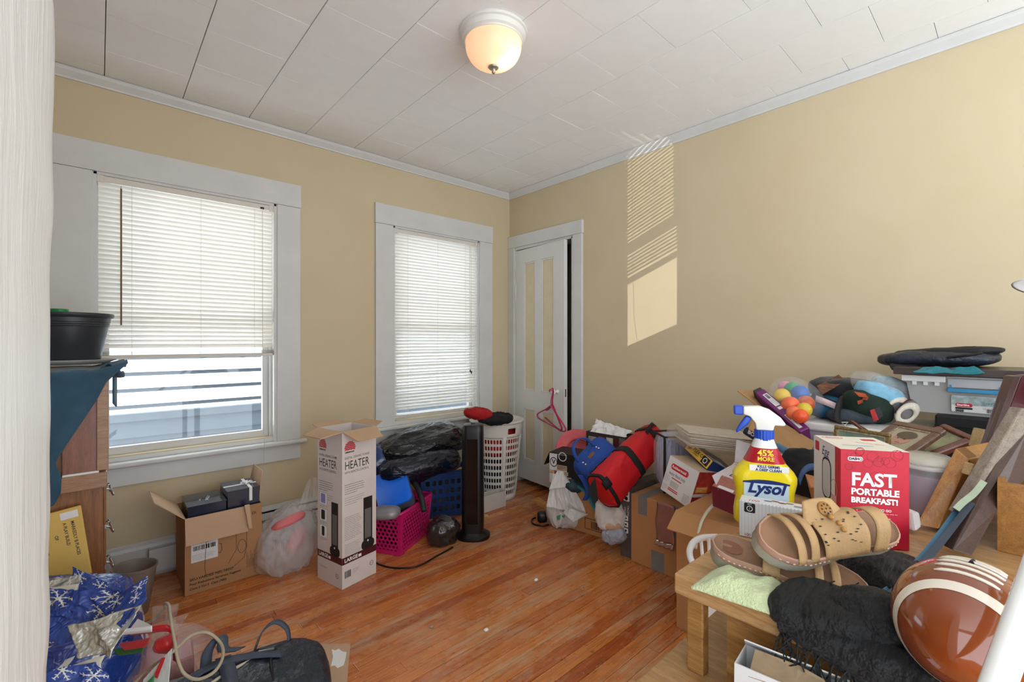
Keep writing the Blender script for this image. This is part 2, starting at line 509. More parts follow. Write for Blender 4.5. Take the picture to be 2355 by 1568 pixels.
def window(n, x0, x1, label):
    w = thing('window_%d' % n, ((x0 + x1) / 2, YW, ZB), label, None, None, 'structure')
    cw = 0.138; ex = 0.004
    # casing: two sides, head
    cl_w = 0.30 if n == 1 else cw
    MB().box((x0 - cl_w, YW - 0.020, ZB - 0.03), (x0 - ex, YW + 0.001, ZT)).build('casing_side', M_TRIM, w, bevel=0.003)
    MB().box((x1 + ex, YW - 0.020, ZB - 0.03), (x1 + cw, YW + 0.001, ZT)).build('casing_side', M_TRIM, w, bevel=0.003)
    MB().box((x0 - cl_w - 0.004, YW - 0.022, ZT + 0.001), (x1 + cw + 0.004, YW + 0.001, ZT + 0.142)).build('casing_head', M_TRIM, w, bevel=0.003)
    MB().box((x0 - cw - 0.03, YW - 0.055, ZB - 0.052), (x1 + cw + 0.03, YW + 0.0, ZB - 0.028)).build('sill', M_TRIM, w, bevel=0.008, seg=3)
    MB().box((x0 - cw, YW - 0.018, ZB - 0.150), (x1 + cw, YW + 0.001, ZB - 0.053)).build('apron', M_TRIM, w, bevel=0.003)
    # jamb lining
    MB().box((x0 - 0.004, YW - 0.01, ZB - 0.03), (x0 + 0.012, Y2, ZT)).build('jamb', M_TRIM, w)
    MB().box((x1 - 0.012, YW - 0.01, ZB - 0.03), (x1 + 0.004, Y2, ZT)).build('jamb', M_TRIM, w)
    MB().box((x0, YW - 0.01, ZT - 0.012), (x1, Y2, ZT + 0.004)).build('jamb', M_TRIM, w)
    MB().box((x0, YW - 0.002, ZB - 0.03), (x1, Y2 + 0.03, ZB - 0.004)).build('stool', M_TRIM, w, bevel=0.003)
    for sx in (x0 + 0.012, x1 - 0.028):
        MB().box((sx, YW + 0.030, ZB), (sx + 0.016, YW + 0.05, ZT)).build('stop', M_TRIM, w)
    zm = 1.335
    def sash(yy, za, zb, br):
        s = MB(); a, b = x0 + 0.013, x1 - 0.013; st = 0.046
        s.box((a, yy, za), (a + st, yy + 0.034, zb)).box((b - st, yy, za), (b, yy + 0.034, zb))
        s.box((a + st, yy, za), (b - st, yy + 0.034, za + br)).box((a + st, yy, zb - 0.036), (b - st, yy + 0.034, zb))
        o = s.build('sash', M_TRIM, w)
        MB().box((a + st, yy + 0.015, za + br), (b - st, yy + 0.019, zb - 0.036)).build('pane', M_GLASS, o)
    sash(YW + 0.052, ZB - 0.004, zm + 0.02, 0.042)
    sash(YW + 0.090, zm - 0.018, ZT - 0.012, 0.04)
    return w
window(1, *OP[0], 'wide white framed sash window with its blind partly raised')
window(2, *OP[1], 'white framed sash window beside the closet door')

# neighbouring house seen through the glass
M_SIDE = mat('slate_clapboard', '5F6976', 0.6, var=0.06)
nh = thing('neighbour_house', (1, 4.75, -1.2), 'sunlit slate clapboard side of the neighbouring house seen through the window panes', 'house')
sb0 = None
for i in range(36):
    z = -1.2 + i * 0.1286
    if sb0 is None:
        m = MB(); q = [(0, -0.017, 0), (0, 0, 0), (0, 0.012, 0.14), (0, 0.006, 0.14)]
        q = [(0, -0.030, 0), (0, 0.01, 0), (0, 0.01, 0.135), (0, -0.004, 0.135)]
        m.slab([(-0.9, a[1], a[2]) for a in q], (5.6, 0, 0))
        sb0 = m.build('siding_board', M_SIDE, nh); o = sb0
    else: o = copy_part(sb0, nh)
    o.location = (0, 4.7, z - 0.012)
MB().box((-0.9, 4.71, -1.2), (4.7, 4.9, 3.5)).build('wall_sheathing', M_SIDE, nh)

# ------------------------------------------------------------------ blinds
def slat_mat():
    m = bpy.data.materials.new('blind_slat_vinyl'); m.use_nodes = True
    t = NT(m); d = t.add('ShaderNodeBsdfPrincipled'); d.inputs['Base Color'].default_value = (*lin('F2EFE8'), 1); d.inputs['Roughness'].default_value = 0.4
    tr = t.add('ShaderNodeBsdfTranslucent'); v = t.coord('Object')
    t.link(t.ramp(t.noise(v, 5), [(0.3, lin('F6ECDD')), (0.7, lin('FBF3E6'))]), tr.inputs[0])
    mx = t.add('ShaderNodeMixShader'); mx.inputs[0].default_value = 0.20
    t.link(d.outputs[0], mx.inputs[1]); t.link(tr.outputs[0], mx.inputs[2]); t.link(mx.outputs[0], t.n['Material Output'].inputs[0])
    return m
M_SLAT = slat_mat()
M_RAIL = mat('blind_rail_cream', 'DDD6CB', 0.45, var=0.04)
M_CORD = mat('blind_cord', 'CFCBC2', 0.8, var=0.05)
def blind(n, x0, x1, zt, zb, nstack, label, cords, wand=None):
    y = YW + 0.012
    b = thing('window_blind', ((x0 + x1) / 2, y, zb), label, 'blind', 'white mini blinds')
    hr = MB().box((x0, y - 0.014, zt - 0.030), (x1, y + 0.014, zt)).build('head_rail', M_RAIL, b, bevel=0.003)
    for bx in (x0, x1 - 0.022): MB().box((bx - 0.002, y - 0.018, zt - 0.034), (bx + 0.024, y + 0.016, zt + 0.002)).build('bracket', M_RAIL, b, bevel=0.002)
    L = x1 - x0 - 0.006; wdt = 0.0285; tl = math.radians(52)
    m = MB(); pr = []
    for i in range(5):
        s = (i / 4 - 0.5) * wdt; cv = 0.0016 * (1 - (2 * (i / 4) - 1) ** 2)
        # inner edge (-y) up
        pr.append((-s * math.cos(tl) - cv * math.sin(tl), s * math.sin(tl) - cv * math.cos(tl)))
    for i in range(4):
        m.face([(-L/2, pr[i][0], pr[i][1]), (L/2, pr[i][0], pr[i][1]), (L/2, pr[i+1][0], pr[i+1][1]), (-L/2, pr[i+1][0], pr[i+1][1])])
    s0 = m.build('slat', M_SLAT, b, smooth=True, merge=True)
    pitch = 0.0235
    cnt = int((zt - 0.045 - zb - 0.014 - nstack * 0.0022) / pitch)
    for i in range(cnt):
        o = s0 if i == 0 else copy_part(s0, b)
        o.matrix_parent_inverse = Matrix.Translation(-Vector(b.location))
        o.location = ((x0 + x1) / 2 + random.uniform(-0.0008, 0.0008), y, zt - 0.045 - i * pitch)
        o.rotation_euler = (random.gauss(0, 0.012), random.gauss(0, 0.0006), 0)
    zz = zt - 0.045 - cnt * pitch
    for i in range(nstack):
        o = copy_part(s0, b)
        o.matrix_parent_inverse = Matrix.Translation(-Vector(b.location))
        o.location = ((x0 + x1) / 2, y, zb + 0.014 + i * 0.0026); o.rotation_euler = (math.radians(52), 0, 0)
    MB().box((x0 + 0.002, y - 0.012, zb - 0.004), (x1 - 0.002, y + 0.012, zb + 0.012)).build('bottom_rail', M_RAIL, b, bevel=0.003)
    for cx_ in cords:
        for dy in (-0.0125, 0.0125):
            MB().tube([(cx_, y + dy, zt - 0.03), (cx_, y + dy, zb)], 0.0006, 5).build('ladder_cord', M_CORD, b)
        MB().box((cx_ - 0.006, y - 0.0145, zb + 0.001), (cx_ + 0.006, y - 0.012, zb + 0.008)).build('cord_button', M_RAIL, b)
    return b
b1 = blind(1, OP[0][0] + 0.014, OP[0][1] - 0.014, ZT - 0.012, 1.135, 8, 'white mini blind stopping short of the sill, with a brown tilt wand', (0.125, 0.42, 0.685))
MB().tube([(0.083, YW - 0.012, 1.985), (0.083, YW - 0.014, 1.30)], 0.0042, 6).build('tilt_wand', mat('brown_wand', '7A6A58', 0.4), b1)
MB().tube([(0.083, YW + 0.0, 2.0), (0.083, YW - 0.012, 1.985), (0.083, YW - 0.013, 1.975)], 0.002, 5).build('wand_hook', M_CORD, b1)
MB().tube([(0.725, YW - 0.006, 2.01), (0.725, YW - 0.012, 1.3), (0.724, YW - 0.02, 0.9), (0.722, YW - 0.062, 0.62), (0.722, YW - 0.062, 0.50), (0.720, YW - 0.03, 0.36)], 0.0014, 5).build('pull_cord', M_CORD, b1)
MB().box((0.715, YW - 0.004, 2.008), (0.735, YW + 0.001, 2.02)).build('cord_lock', M_BLACK, b1)
b2 = blind(2, OP[1][0] + 0.014, OP[1][1] - 0.014, ZT - 0.012, 0.662, 2, 'white mini blind let all the way down to the sill', (1.70, 1.96, 2.225))
MB().tube([(2.275, YW - 0.006, 2.01), (2.275, YW - 0.012, 1.3), (2.275, YW - 0.014, 0.97)], 0.0012, 5).build('pull_cord', M_CORD, b2)
MB().tube([(2.262, YW - 0.006, 2.01), (2.262, YW - 0.012, 1.3), (2.263, YW - 0.014, 0.985)], 0.0012, 5).build('pull_cord', M_CORD, b2)
for cx_, cz_ in ((2.275, 0.955), (2.263, 0.968)):
    MB().lathe([(0.002, 0.02), (0.005, 0.014), (0.006, 0), (0.003, -0.004)], 8, Matrix.Translation((cx_, YW - 0.014, cz_))).build('tassel', mat('dark_tassel', '2B3040', 0.4), b2, smooth=True)

# ------------------------------------------------------------------ closet door
M_DOOR = mat('white_door_paint', 'DCDCD8', 0.35, var=0.03, vscale=4)
M_PANEL = mat('cream_door_panel', 'DCCFAF', 0.45, var=0.04)
dr = thing('door_1', (XW, 2.947, 0), 'white four panel closet door standing slightly ajar, cream panels', None, None, 'structure')
th = math.radians(5.0)
du = Vector((-math.sin(th), -math.cos(th), 0)); dn = Vector((-math.cos(th), math.sin(th), 0))
DM = frame(Vector((XW - 0.004, 2.947, 0.05)), du, dn, (0, 0, 1))   # local x along door, y out of face, z up
DL, DH = 0.602, 1.95
xp = [0, 0.103, 0.252, 0.33, 0.482, DL]; zp = [0, 0.165, 0.60, 0.755, 1.835, DH]
d = MB(DM)
for a, b in ((0, 1), (2, 3), (4, 5)): d.box((xp[a], -0.034, 0), (xp[b], 0, DH))
for a, b in ((0, 1), (2, 3), (4, 5)):
    for c, e in ((1, 2), (3, 4)): d.box((xp[c], -0.034, zp[a]), (xp[e], 0, zp[b]))
d.build('door_frame', M_DOOR, dr)
for c, e in ((1, 2), (3, 4)):
    for a, b in ((1, 2), (3, 4)):
        MB(DM).box((xp[c], -0.026, zp[a]), (xp[e], -0.013, zp[b])).build('panel', M_PANEL, dr)
        mm = MB(DM); g = 0.012
        mm.box((xp[c], -0.013, zp[a]), (xp[c] + g, -0.004, zp[b])).box((xp[e] - g, -0.013, zp[a]), (xp[e], -0.004, zp[b]))
        mm.box((xp[c] + g, -0.013, zp[a]), (xp[e] - g, -0.004, zp[a] + g)).box((xp[c] + g, -0.013, zp[b] - g), (xp[e] - g, -0.004, zp[b]))
        mm.build('panel_moulding', M_DOOR, dr, bevel=0.003)
KN = DM @ Matrix.Translation((0.525, 0, 0.775)) @ Matrix.Rotation(math.radians(-90), 4, 'X')
kb = MB().lathe([(0.022, 0), (0.022, 0.004), (0.009, 0.008), (0.008, 0.024), (0.020, 0.030), (0.0265, 0.042), (0.024, 0.054), (0.012, 0.061), (0, 0.062)], 20, KN).build('knob', mat('white_porcelain', 'E6E6E2', 0.15, var=0.02, coat=0.5), dr, smooth=True)
for hz in (1.55, 0.28):
    MB(DM).box((-0.014, -0.002, hz), (0.002, 0.006, hz + 0.085)).build('hinge', M_TRIM, dr, bevel=0.002)
    MB().tube([DM @ Vector((-0.004, 0.008, hz - 0.008)), DM @ Vector((-0.004, 0.008, hz + 0.093))], 0.006, 8).build('hinge_pin', M_TRIM, dr)
MB(DM).box((DL, -0.022, 0.74), (DL + 0.0012, -0.01, 0.80)).build('latch_plate', mat('old_brass', '7D745F', 0.4, 0.8), dr)
dc = thing('trim_3', (XW, 2.6, 0), 'white painted casing round the closet door', None, None, 'structure')
MB().box((XW - 0.022, 2.205, 0), (XW + 0.001, DY0 - 0.006, DZ + 0.01)).build('casing_side', M_TRIM, dc, bevel=0.003)
MB().box((XW - 0.022, DY1 + 0.004, 0), (XW + 0.001, YW, DZ + 0.01)).build('casing_side', M_TRIM, dc, bevel=0.003)
MB().box((XW - 0.024, 2.20, DZ + 0.011), (XW + 0.001, YW, DZ + 0.112)).build('casing_head', M_TRIM, dc, bevel=0.003)
MB().box((XW - 0.012, DY0 - 0.006, 0), (XW + 0.13, DY0 + 0.012, DZ)).build('jamb', M_TRIM, dc)
MB().box((XW - 0.012, DY1 - 0.004, 0), (XW + 0.13, DY1 + 0.01, DZ)).build('jamb', M_TRIM, dc)
MB().box((XW - 0.012, DY0, DZ - 0.012), (XW + 0.13, DY1, DZ + 0.01)).build('jamb', M_TRIM, dc)

# ------------------------------------------------------------------ ceiling light
LC = PZ(1135, 92, CZ - 0.03); LC.z = CZ
cl_ = thing('ceiling_light', LC, 'lit flush ceiling light with ribbed frosted glass bowl and white rim', 'ceiling light')
M_LW = mat('white_enamel', 'E2DFD8', 0.3, var=0.02)
MB().lathe([(0.0, 0.0), (0.140, 0.0), (0.143, -0.004), (0.143, -0.012), (0.136, -0.016), (0.132, -0.034), (0.124, -0.040), (0.122, -0.046), (0.118, -0.046), (0.112, -0.030), (0, -0.030)], 64, Matrix.Translation(LC)).build('rim', M_LW, cl_, smooth=True, autosmooth=30)
gl = bpy.data.materials.new('frosted_ribbed_glass'); gl.use_nodes = True
_t = NT(gl); _d = _t.add('ShaderNodeBsdfTranslucent'); _d.inputs[0].default_value = (*lin('FFEFDC'), 1)
_g = _t.b; _g.inputs['Base Color'].default_value = (*lin('F0D6C2'), 1); _g.inputs['Roughness'].default_value = 0.18
_mx = _t.add('ShaderNodeMixShader'); _mx.inputs[0].default_value = 0.6
_t.link(_g.outputs[0], _mx.inputs[1]); _t.link(_d.outputs[0], _mx.inputs[2]); _t.link(_mx.outputs[0], _t.n['Material Output'].inputs[0])
_t.link(_t.ramp(_t.noise(_t.coord('Object'), 8), [(0.3, lin('FFDCC0')), (0.7, lin('FFE8D4'))]), _d.inputs[0])
gm = MB(); n = 120
prof = [(0.1165, -0.040), (0.1185, -0.046), (0.117, -0.052)] + [(0.116 * math.cos(a) ** 0.75 if a < 1.55 else 0.012, -0.054 - 0.090 * math.sin(a)) for a in [i * 1.53 / 14 for i in range(15)]]
rings = []
for i, (r, z) in enumerate(prof):
    rings.append([gm.pt(LC + Vector(((r * (1 + (0.022 if 3 < i < 16 else 0) * (1 if j % 2 else -1))) * math.cos(2 * math.pi * j / n), (r * (1 + (0.022 if 3 < i < 16 else 0) * (1 if j % 2 else -1))) * math.sin(2 * math.pi * j / n), z))) for j in range(n)])
for a, b in zip(rings, rings[1:]):
    for j in range(n): gm.f.append([a[j], a[(j+1) % n], b[(j+1) % n], b[j]])
gm.build('glass_bowl', gl, cl_, smooth=True)
MB().lathe([(0.0, -0.138), (0.020, -0.140), (0.023, -0.146), (0.018, -0.151), (0.009, -0.154), (0.007, -0.160), (0.008, -0.166), (0.005, -0.172), (0, -0.173)], 20, Matrix.Translation(LC)).build('finial', mat('brushed_nickel', 'A59C8E', 0.35, 0.7), cl_, smooth=True)
MB().lathe([(0.0, -0.118), (0.014, -0.112), (0.019, -0.098), (0.017, -0.084), (0.010, -0.066), (0.010, -0.03)], 16, Matrix.Translation(LC + Vector((0.035, -0.045, 0)))).build('bulb', mat('bulb_glow', 'FFFFFF', emit='FFE8C8', estr=2.5, var=0), cl_, smooth=True)
pl = bpy.data.lights.new('bulb_light', 'POINT'); pl.energy = 0.36; pl.color = (1.0, 0.83, 0.66); pl.shadow_soft_size = 0.022
plo = bpy.data.objects.new('bulb_light', pl); COL.objects.link(plo); plo.location = LC + Vector((0.036, -0.047, -0.122))
# ================================================================== generic builders
X, Y, Z = Vector((1, 0, 0)), Vector((0, 1, 0)), Vector((0, 0, 1))
M_INK = mat('black_ink', '1C1C1E', 0.6, var=0.02)
M_GREYINK = mat('grey_ink', '7B7878', 0.6, var=0.02)
M_WINK = mat('white_ink', 'ECECEA', 0.5, var=0.02)
M_CARD = mat('brown_cardboard', 'AC8058', 0.8, var=0.06, vscale=5, bump=0.05, bscale=80)
M_CARDIN = mat('pale_cardboard', 'C3A283', 0.8, var=0.06, vscale=6)
M_PAPERW = mat('white_card', 'DCDBDB', 0.55, var=0.03)
M_WPLAST = mat('white_plastic', 'E3E3E0', 0.35, var=0.03)

class Bx:
    """oriented box: O bottom-front-left corner, u right, v back, w up (unit), W D H"""
    def __init__(s, O, u, w, W_, D_, H_, v=None):
        s.O = Vector(O); s.u = Vector(u).normalized(); w = Vector(w)
        s.w = (w - s.u * w.dot(s.u)).normalized(); s.v = s.w.cross(s.u)
        s.W, s.D, s.H = W_, D_, H_
        s.M = frame(s.O, s.u, s.v, s.w)
    def at(s, x, y, z): return s.O + s.u * x + s.v * y + s.w * z
    def f(s, side, x=0, y=0):
        if side == 'front': return frame(s.at(x, 0, y), s.u, s.w, -s.v)
        if side == 'left': return frame(s.at(0, s.D - x, y), -s.v, s.w, -s.u)
        if side == 'right': return frame(s.at(s.W, x, y), s.v, s.w, s.u)
        if side == 'top': return frame(s.at(x, y, s.H), s.u, s.v, s.w)
    def solid(s, name, m, parent, bevel=0.0012, seg=1, **k):
        return MB(s.M).box((0, 0, 0), (s.W, s.D, s.H)).build(name, m, parent, bevel=bevel, seg=seg, **k)
    def open(s, name, m, parent, t=0.004):
        b = MB(s.M); W_, D_, H_ = s.W, s.D, s.H
        b.box((0, 0, 0), (W_, t, H_)).box((0, D_ - t, 0), (W_, D_, H_)).box((0, t, 0), (t, D_ - t, H_)).box((W_ - t, t, 0), (W_, D_ - t, H_)).box((t, t, 0), (W_ - t, D_ - t, t))
        return b.build(name, m, parent)
def yawbox(O, deg, W_, D_, H_):
    a = math.radians(deg); return Bx(O, (math.cos(a), math.sin(a), 0), Z, W_, D_, H_)

def patch(M, x, y, w, h, m, parent, name='print', th=0.0003, rad=0.0, **k):
    """flat printed area on a face frame"""
    if rad:
        pts = []
        for cx_, cy_, a0 in ((x + w - rad, y + h - rad, 0), (x + rad, y + h - rad, 90), (x + rad, y + rad, 180), (x + w - rad, y + rad, 270)):
            for i in range(5):
                a = math.radians(a0 + i * 22.5); pts.append((cx_ + rad * math.cos(a), cy_ + rad * math.sin(a), th))
    else: pts = [(x, y, th), (x + w, y, th), (x + w, y + h, th), (x, y + h, th)]
    return MB(M).slab([(p[0], p[1], 0) for p in pts], (0, 0, th)).build(name, m, parent, **k)
def disc(M, x, y, r, m, parent, name='print', th=0.0003, n=20, sy=1.0, ring=0.0):
    b = MB(M)
    if ring:
        for i in range(n):
            a, c = 2*math.pi*i/n, 2*math.pi*(i+1)/n; r2 = r - ring
            b.face([(x+r*math.cos(a), y+r*sy*math.sin(a), th), (x+r*math.cos(c), y+r*sy*math.sin(c), th), (x+r2*math.cos(c), y+r2*sy*math.sin(c), th), (x+r2*math.cos(a), y+r2*sy*math.sin(a), th)])
    else: b.face([(x+r*math.cos(2*math.pi*i/n), y+r*sy*math.sin(2*math.pi*i/n), th) for i in range(n)])
    return b.build(name, m, parent)
def lines(M, x, y, w, n, pitch, m, parent, h=0.0012, name='print', th=0.0003, seed=0):
    """rows of tiny illegible copy as broken strokes, one print"""
    R = random.Random(seed); b = MB(M)
    for i in range(n):
        yy = y - i * pitch; xx = x; end = x + w * (R.uniform(0.82, 1) if i < n - 1 else 0.6)
        while xx < end:
            L = R.uniform(0.004, 0.011); L = min(L, end - xx)
            b.face([(xx, yy, th), (xx + L, yy, th), (xx + L, yy + h, th), (xx, yy + h, th)]); xx += L + R.uniform(0.0012, 0.002)
    return b.build(name, m, parent)
def barcode(M, x, y, w, h, m, parent, th=0.0006, seed=1):
    R = random.Random(seed); b = MB(M); xx = x
    while xx < x + w:
        L = R.choice((0.0008, 0.0014, 0.0022)) * (w / 0.03); b.face([(xx, y, th), (xx + L, y, th), (xx + L, y + h, th), (xx, y + h, th)]); xx += L + R.choice((0.0008, 0.0016)) * (w / 0.03)
    return b.build('barcode_print', m, parent)
def flap(a, b, out, L, m, parent, name='flap', taper=0.02, th=0.004, bend=None):
    """box flap hinged on a-b, going along out for L"""
    a, b, out = Vector(a), Vector(b), Vector(out).normalized()
    t = (b - a).normalized(); n = t.cross(out).normalized()
    p = [a, b, b + out * L - t * taper, a + out * L + t * taper]
    return MB().slab([q - n * th / 2 for q in p], n * th).build(name, m, parent)

def ridged(p, s, seed=0.0, o=3):
    q = Vector(p) * s + Vector((seed, seed * 1.7, -seed)); v = 0; a = 1.0; t = 0
    for _ in range(o):
        v += a * (1 - 2 * abs(noise.noise(q))); t += a; q = q * 2.1 + Vector((3.1, 1.7, 5.2)); a *= 0.5
    return v / t
def blob(c, ax, amp, fs, seed=1.0, nu=56, nv=36, ex=0.85, stretch=(1, 1, 1), zmin=None, oct=3, top_pinch=0.0, mb=None):
    """closed lumpy body round c with semi-axis vectors ax; ridged folds of height amp"""
    c = Vector(c); ax = [Vector(a) for a in ax]; L = [a.length for a in ax]
    mb = mb or MB()
    sg = lambda t: (1 if t >= 0 else -1) * abs(t) ** ex
    def fn(u, v):
        a = u * 2 * math.pi; b = (v - 0.5) * math.pi
        cb = sg(math.cos(b)); k = 1 - top_pinch * max(0, math.sin(b)) ** 2
        s = (sg(math.cos(a)) * cb * k, sg(math.sin(a)) * cb * k, sg(math.sin(b)))
        p = ax[0] * s[0] + ax[1] * s[1] + ax[2] * s[2]
        n = (ax[0] / L[0] * s[0] / L[0] + ax[1] / L[1] * s[1] / L[1] + ax[2] / L[2] * s[2] / L[2]).normalized()
        d = amp * ridged((p.x * stretch[0], p.y * stretch[1], p.z * stretch[2]), fs, seed, oct)
        q = c + p + n * d
        if zmin is not None and q.z < zmin: q.z = zmin + 0.002 * noise.noise(q * 30)
        return q
    return mb.grid(fn, nu, nv, closed_u=True)
def sheet(c4, amp, fs, seed=1.0, n=40, sag=0.0, stretch=(1, 1), mb=None, normal=None, oct=3):
    """crumpled sheet between four corners (a,b,c,d round the edge)"""
    a, b, c, d = [Vector(p) for p in c4]
    nn = Vector(normal) if normal else (b - a).cross(d - a).normalized()
    mb = mb or MB(); W_ = (b - a).length; H_ = (d - a).length
    def fn(u, v):
        p = a * (1-u) * (1-v) + b * u * (1-v) + c * u * v + d * (1-u) * v
        q = Vector((u * W_ * stretch[0], v * H_ * stretch[1], seed))
        w = ridged(q, fs, seed, oct)
        return p + nn * (amp * w) + (b - a).normalized() * amp * 0.5 * noise.noise(q * fs * 1.3 + Vector((9, 9, 9))) - Z * sag * 4 * u * (1-u)
    return mb.grid(fn, n, n)
def smooth_path(pts, k=6):
    pts = [Vector(p) for p in pts]; out = []
    for i in range(len(pts) - 1):
        p0, p1, p2, p3 = pts[max(i-1, 0)], pts[i], pts[i+1], pts[min(i+2, len(pts)-1)]
        for j in range(k):
            t = j / k
            out.append(0.5 * ((2*p1) + (p2-p0)*t + (2*p0-5*p1+4*p2-p3)*t*t + (3*p1-p0-3*p2+p3)*t**3))
    out.append(pts[-1]); return out
def lattice(fn, nu, nv, hole=0.66, kind='rect', mb=None, skip=None):
    """perforated wall: fn(u,v)->point; every cell is a ring round an opening"""
    mb = mb or MB(); idx = {}
    def vid(u, v):
        k = (round(u, 5), round(v, 5))
        if k not in idx: idx[k] = mb.pt(fn(u, v))
        return idx[k]
    if kind == 'rect':
        for i in range(nu):
            for j in range(nv):
                u0, u1, v0, v1 = i/nu, (i+1)/nu, j/nv, (j+1)/nv; cu, cv = (u0+u1)/2, (v0+v1)/2; hu, hv = (u1-u0)/2*hole, (v1-v0)/2*hole
                out = [(u0, v0), (cu, v0), (u1, v0), (u1, cv), (u1, v1), (cu, v1), (u0, v1), (u0, cv)]
                k = 0.55
                inn = [(cu-hu*k, cv-hv), (cu, cv-hv), (cu+hu*k, cv-hv), (cu+hu, cv), (cu+hu*k, cv+hv), (cu, cv+hv), (cu-hu*k, cv+hv), (cu-hu, cv)]
                inn = [(cu-hu, cv-hv*0.75), (cu, cv-hv), (cu+hu, cv-hv*0.75), (cu+hu, cv), (cu+hu, cv+hv*0.75), (cu, cv+hv), (cu-hu, cv+hv*0.75), (cu-hu, cv)]
                o = [vid(*q) for q in out]; n = [mb.pt(fn(*q)) for q in inn]
                for t in range(8): mb.f.append([o[t], o[(t+1) % 8], n[(t+1) % 8], n[t]])
    else:
        # hexagonal cells; nu columns, nv rows
        du, dv = 1 / nu, 1 / (nv * 1.0)
        for i in range(-1, nu + 1):
            for j in range(nv + 1):
                cu = (i + 0.5 + (0.5 if j % 2 else 0)) * du; cv = j * dv
                ring = []
                for t in range(6):
                    a = math.radians(60 * t + 30); ring.append((math.cos(a) * du / math.sqrt(3), math.sin(a) * dv * 2 / 3))
                o = [(min(1, max(0, cu + x)), min(1, max(0, cv + y))) for x, y in ring]
                n = [(min(1, max(0, cu + x * hole)), min(1, max(0, cv + y * hole))) for x, y in ring]
                if max(q[0] for q in o) - min(q[0] for q in o) < 0.3 * du: continue
                oi = [vid(*q) for q in o]; ni = [mb.pt(fn(*q)) for q in n]
                for t in range(6):
                    f = [oi[t], oi[(t+1) % 6], ni[(t+1) % 6], ni[t]]
                    g = []
                    for x in f:
                        if x not in g: g.append(x)
                    if len(g) > 2: mb.f.append(g)
    return mb

# ================================================================== left: dresser and what stands on it
M_OAK = wood('dresser_oak', '7A4A26', 'A06A3C', (14, 14, 1.2), 0.4, 0.15)
M_OAKL = wood('dresser_oak_rail', '93694A', 'B08A68', (1.2, 14, 14), 0.4, 0.15)
ds = thing('dresser', (-0.24, 2.6, 0), 'tall oak dresser with metal drawer pulls standing beside the wide window', 'dresser')
MB().box((-0.52, 2.25, 0), (0.012, 2.96, 1.085)).build('body', M_OAK, ds, bevel=0.002)
MB().box((-0.54, 2.235, 1.085), (0.03, 2.975, 1.105)).build('dresser_top', M_OAKL, ds, bevel=0.004)
fr = MB().box((-0.095, 2.238, 0.752), (0.0, 2.2505, 1.08)).build('side_panel', wood('dresser_panel', '7E4B34', '96604A', (14, 14, 1.2), 0.35, 0.2), ds)
MB().box((-0.006, 2.228, 0.752), (0.026, 2.2505, 1.084)).build('stile', M_OAKL, ds, bevel=0.002)
MB().box((-0.120, 2.225, 0.690), (0.022, 2.2505, 0.745)).build('rail', M_OAKL, ds, bevel=0.002)
MB().box((-0.095, 2.231, 0.745), (0.0, 2.2505, 0.752)).build('bead', M_WPLAST, ds)
for z0, z1 in ((0.05, 0.23), (0.25, 0.375), (0.39, 0.525), (0.54, 0.68), (0.70, 0.86), (0.88, 1.06)):
    dw = MB().box((0.012, 2.27, z0), (0.020, 2.94, z1)).build('drawer_front', M_OAK, ds, bevel=0.002)
    for yy in (2.52,) if 0.3 < z1 < 0.7 else ():
        zc = (z0 + z1) / 2
        b = MB().tube(smooth_path([(0.02, yy - 0.035, zc + 0.012), (0.034, yy - 0.034, zc + 0.004), (0.042, yy - 0.018, zc - 0.02), (0.044, yy, zc - 0.026), (0.042, yy + 0.018, zc - 0.02), (0.034, yy + 0.034, zc + 0.004), (0.02, yy + 0.035, zc + 0.012)], 4), 0.0035, 6)
        b.tube(smooth_path([(0.022, yy - 0.03, zc + 0.01), (0.032, yy - 0.01, zc + 0.02), (0.034, yy, zc - 0.01), (0.032, yy + 0.01, zc + 0.02), (0.022, yy + 0.03, zc + 0.01)], 4), 0.0025, 6)
        b.build('drawer_pull', mat('silver_pull', 'B8B8BA', 0.25, 0.9, 0.05), dw, smooth=True)

# towel hanging over the dresser edge
M_TOWEL = mat('teal_towel', '32546A', 0.95, var=0.22, vscale=9, bump=0.5, bscale=260, sheen=0.25)
tw = MB()
def tfn(u, v):
    # v 0..0.45 on the top, then down the side
    if v < 0.4:
        t = v / 0.4; p = Vector((-0.42 + u * 0.50, 2.62 - t * 0.40, 1.112)) ; p.z += 0.012 * max(0, noise.noise(Vector((u * 5, t * 4, 1)))) + (0.03 * max(0, u - 0.8) / 0.2 * (0.6 + 0.4 * math.sin(t * 9)))
        return p
    t = (v - 0.4) / 0.6
    right = [(0, 0.052), (0.08, 0.020), (0.22, -0.006), (0.62, -0.100), (0.68, -0.112), (0.80, -0.096), (0.92, -0.098), (1.0, -0.115)]
    for (a, xa), (b, xb) in zip(right, right[1:]):
        if a <= t <= b: r = xa + (xb - xa) * (t - a) / (b - a)
    x = -0.42 + u * (r + 0.42)
    y = 2.222 - 0.006 * math.sin(u * 22 + t * 3) * (1 - 0.5 * t) - 0.012 * math.exp(-t * 30)
    z = 1.108 - t * 0.452 - (0.004 if t > 0.9 else 0) * math.sin(u * 60)
    return Vector((x, y, z))
tw.grid(tfn, 50, 70)
def tfn2(u, v): # corner ruffle over the dresser front edge
    return Vector((0.006 + 0.056 * u + 0.010 * math.sin(v * 7), 2.225 + 0.20 * v, 1.118 + 0.018 * math.sin(u * 5 + v * 6) * (1 - v) + 0.022 * u * math.sin(v * 11 + 1) - 0.02 * u * u))
tw.grid(tfn2, 16, 24)
def tfn3(u, v): # tail hanging over the drawer side
    return Vector((0.040 + 0.010 * u, 2.30 + 0.05 * u, 1.115 - v * 0.13 - 0.02 * u))
tw.grid(tfn3, 6, 10)
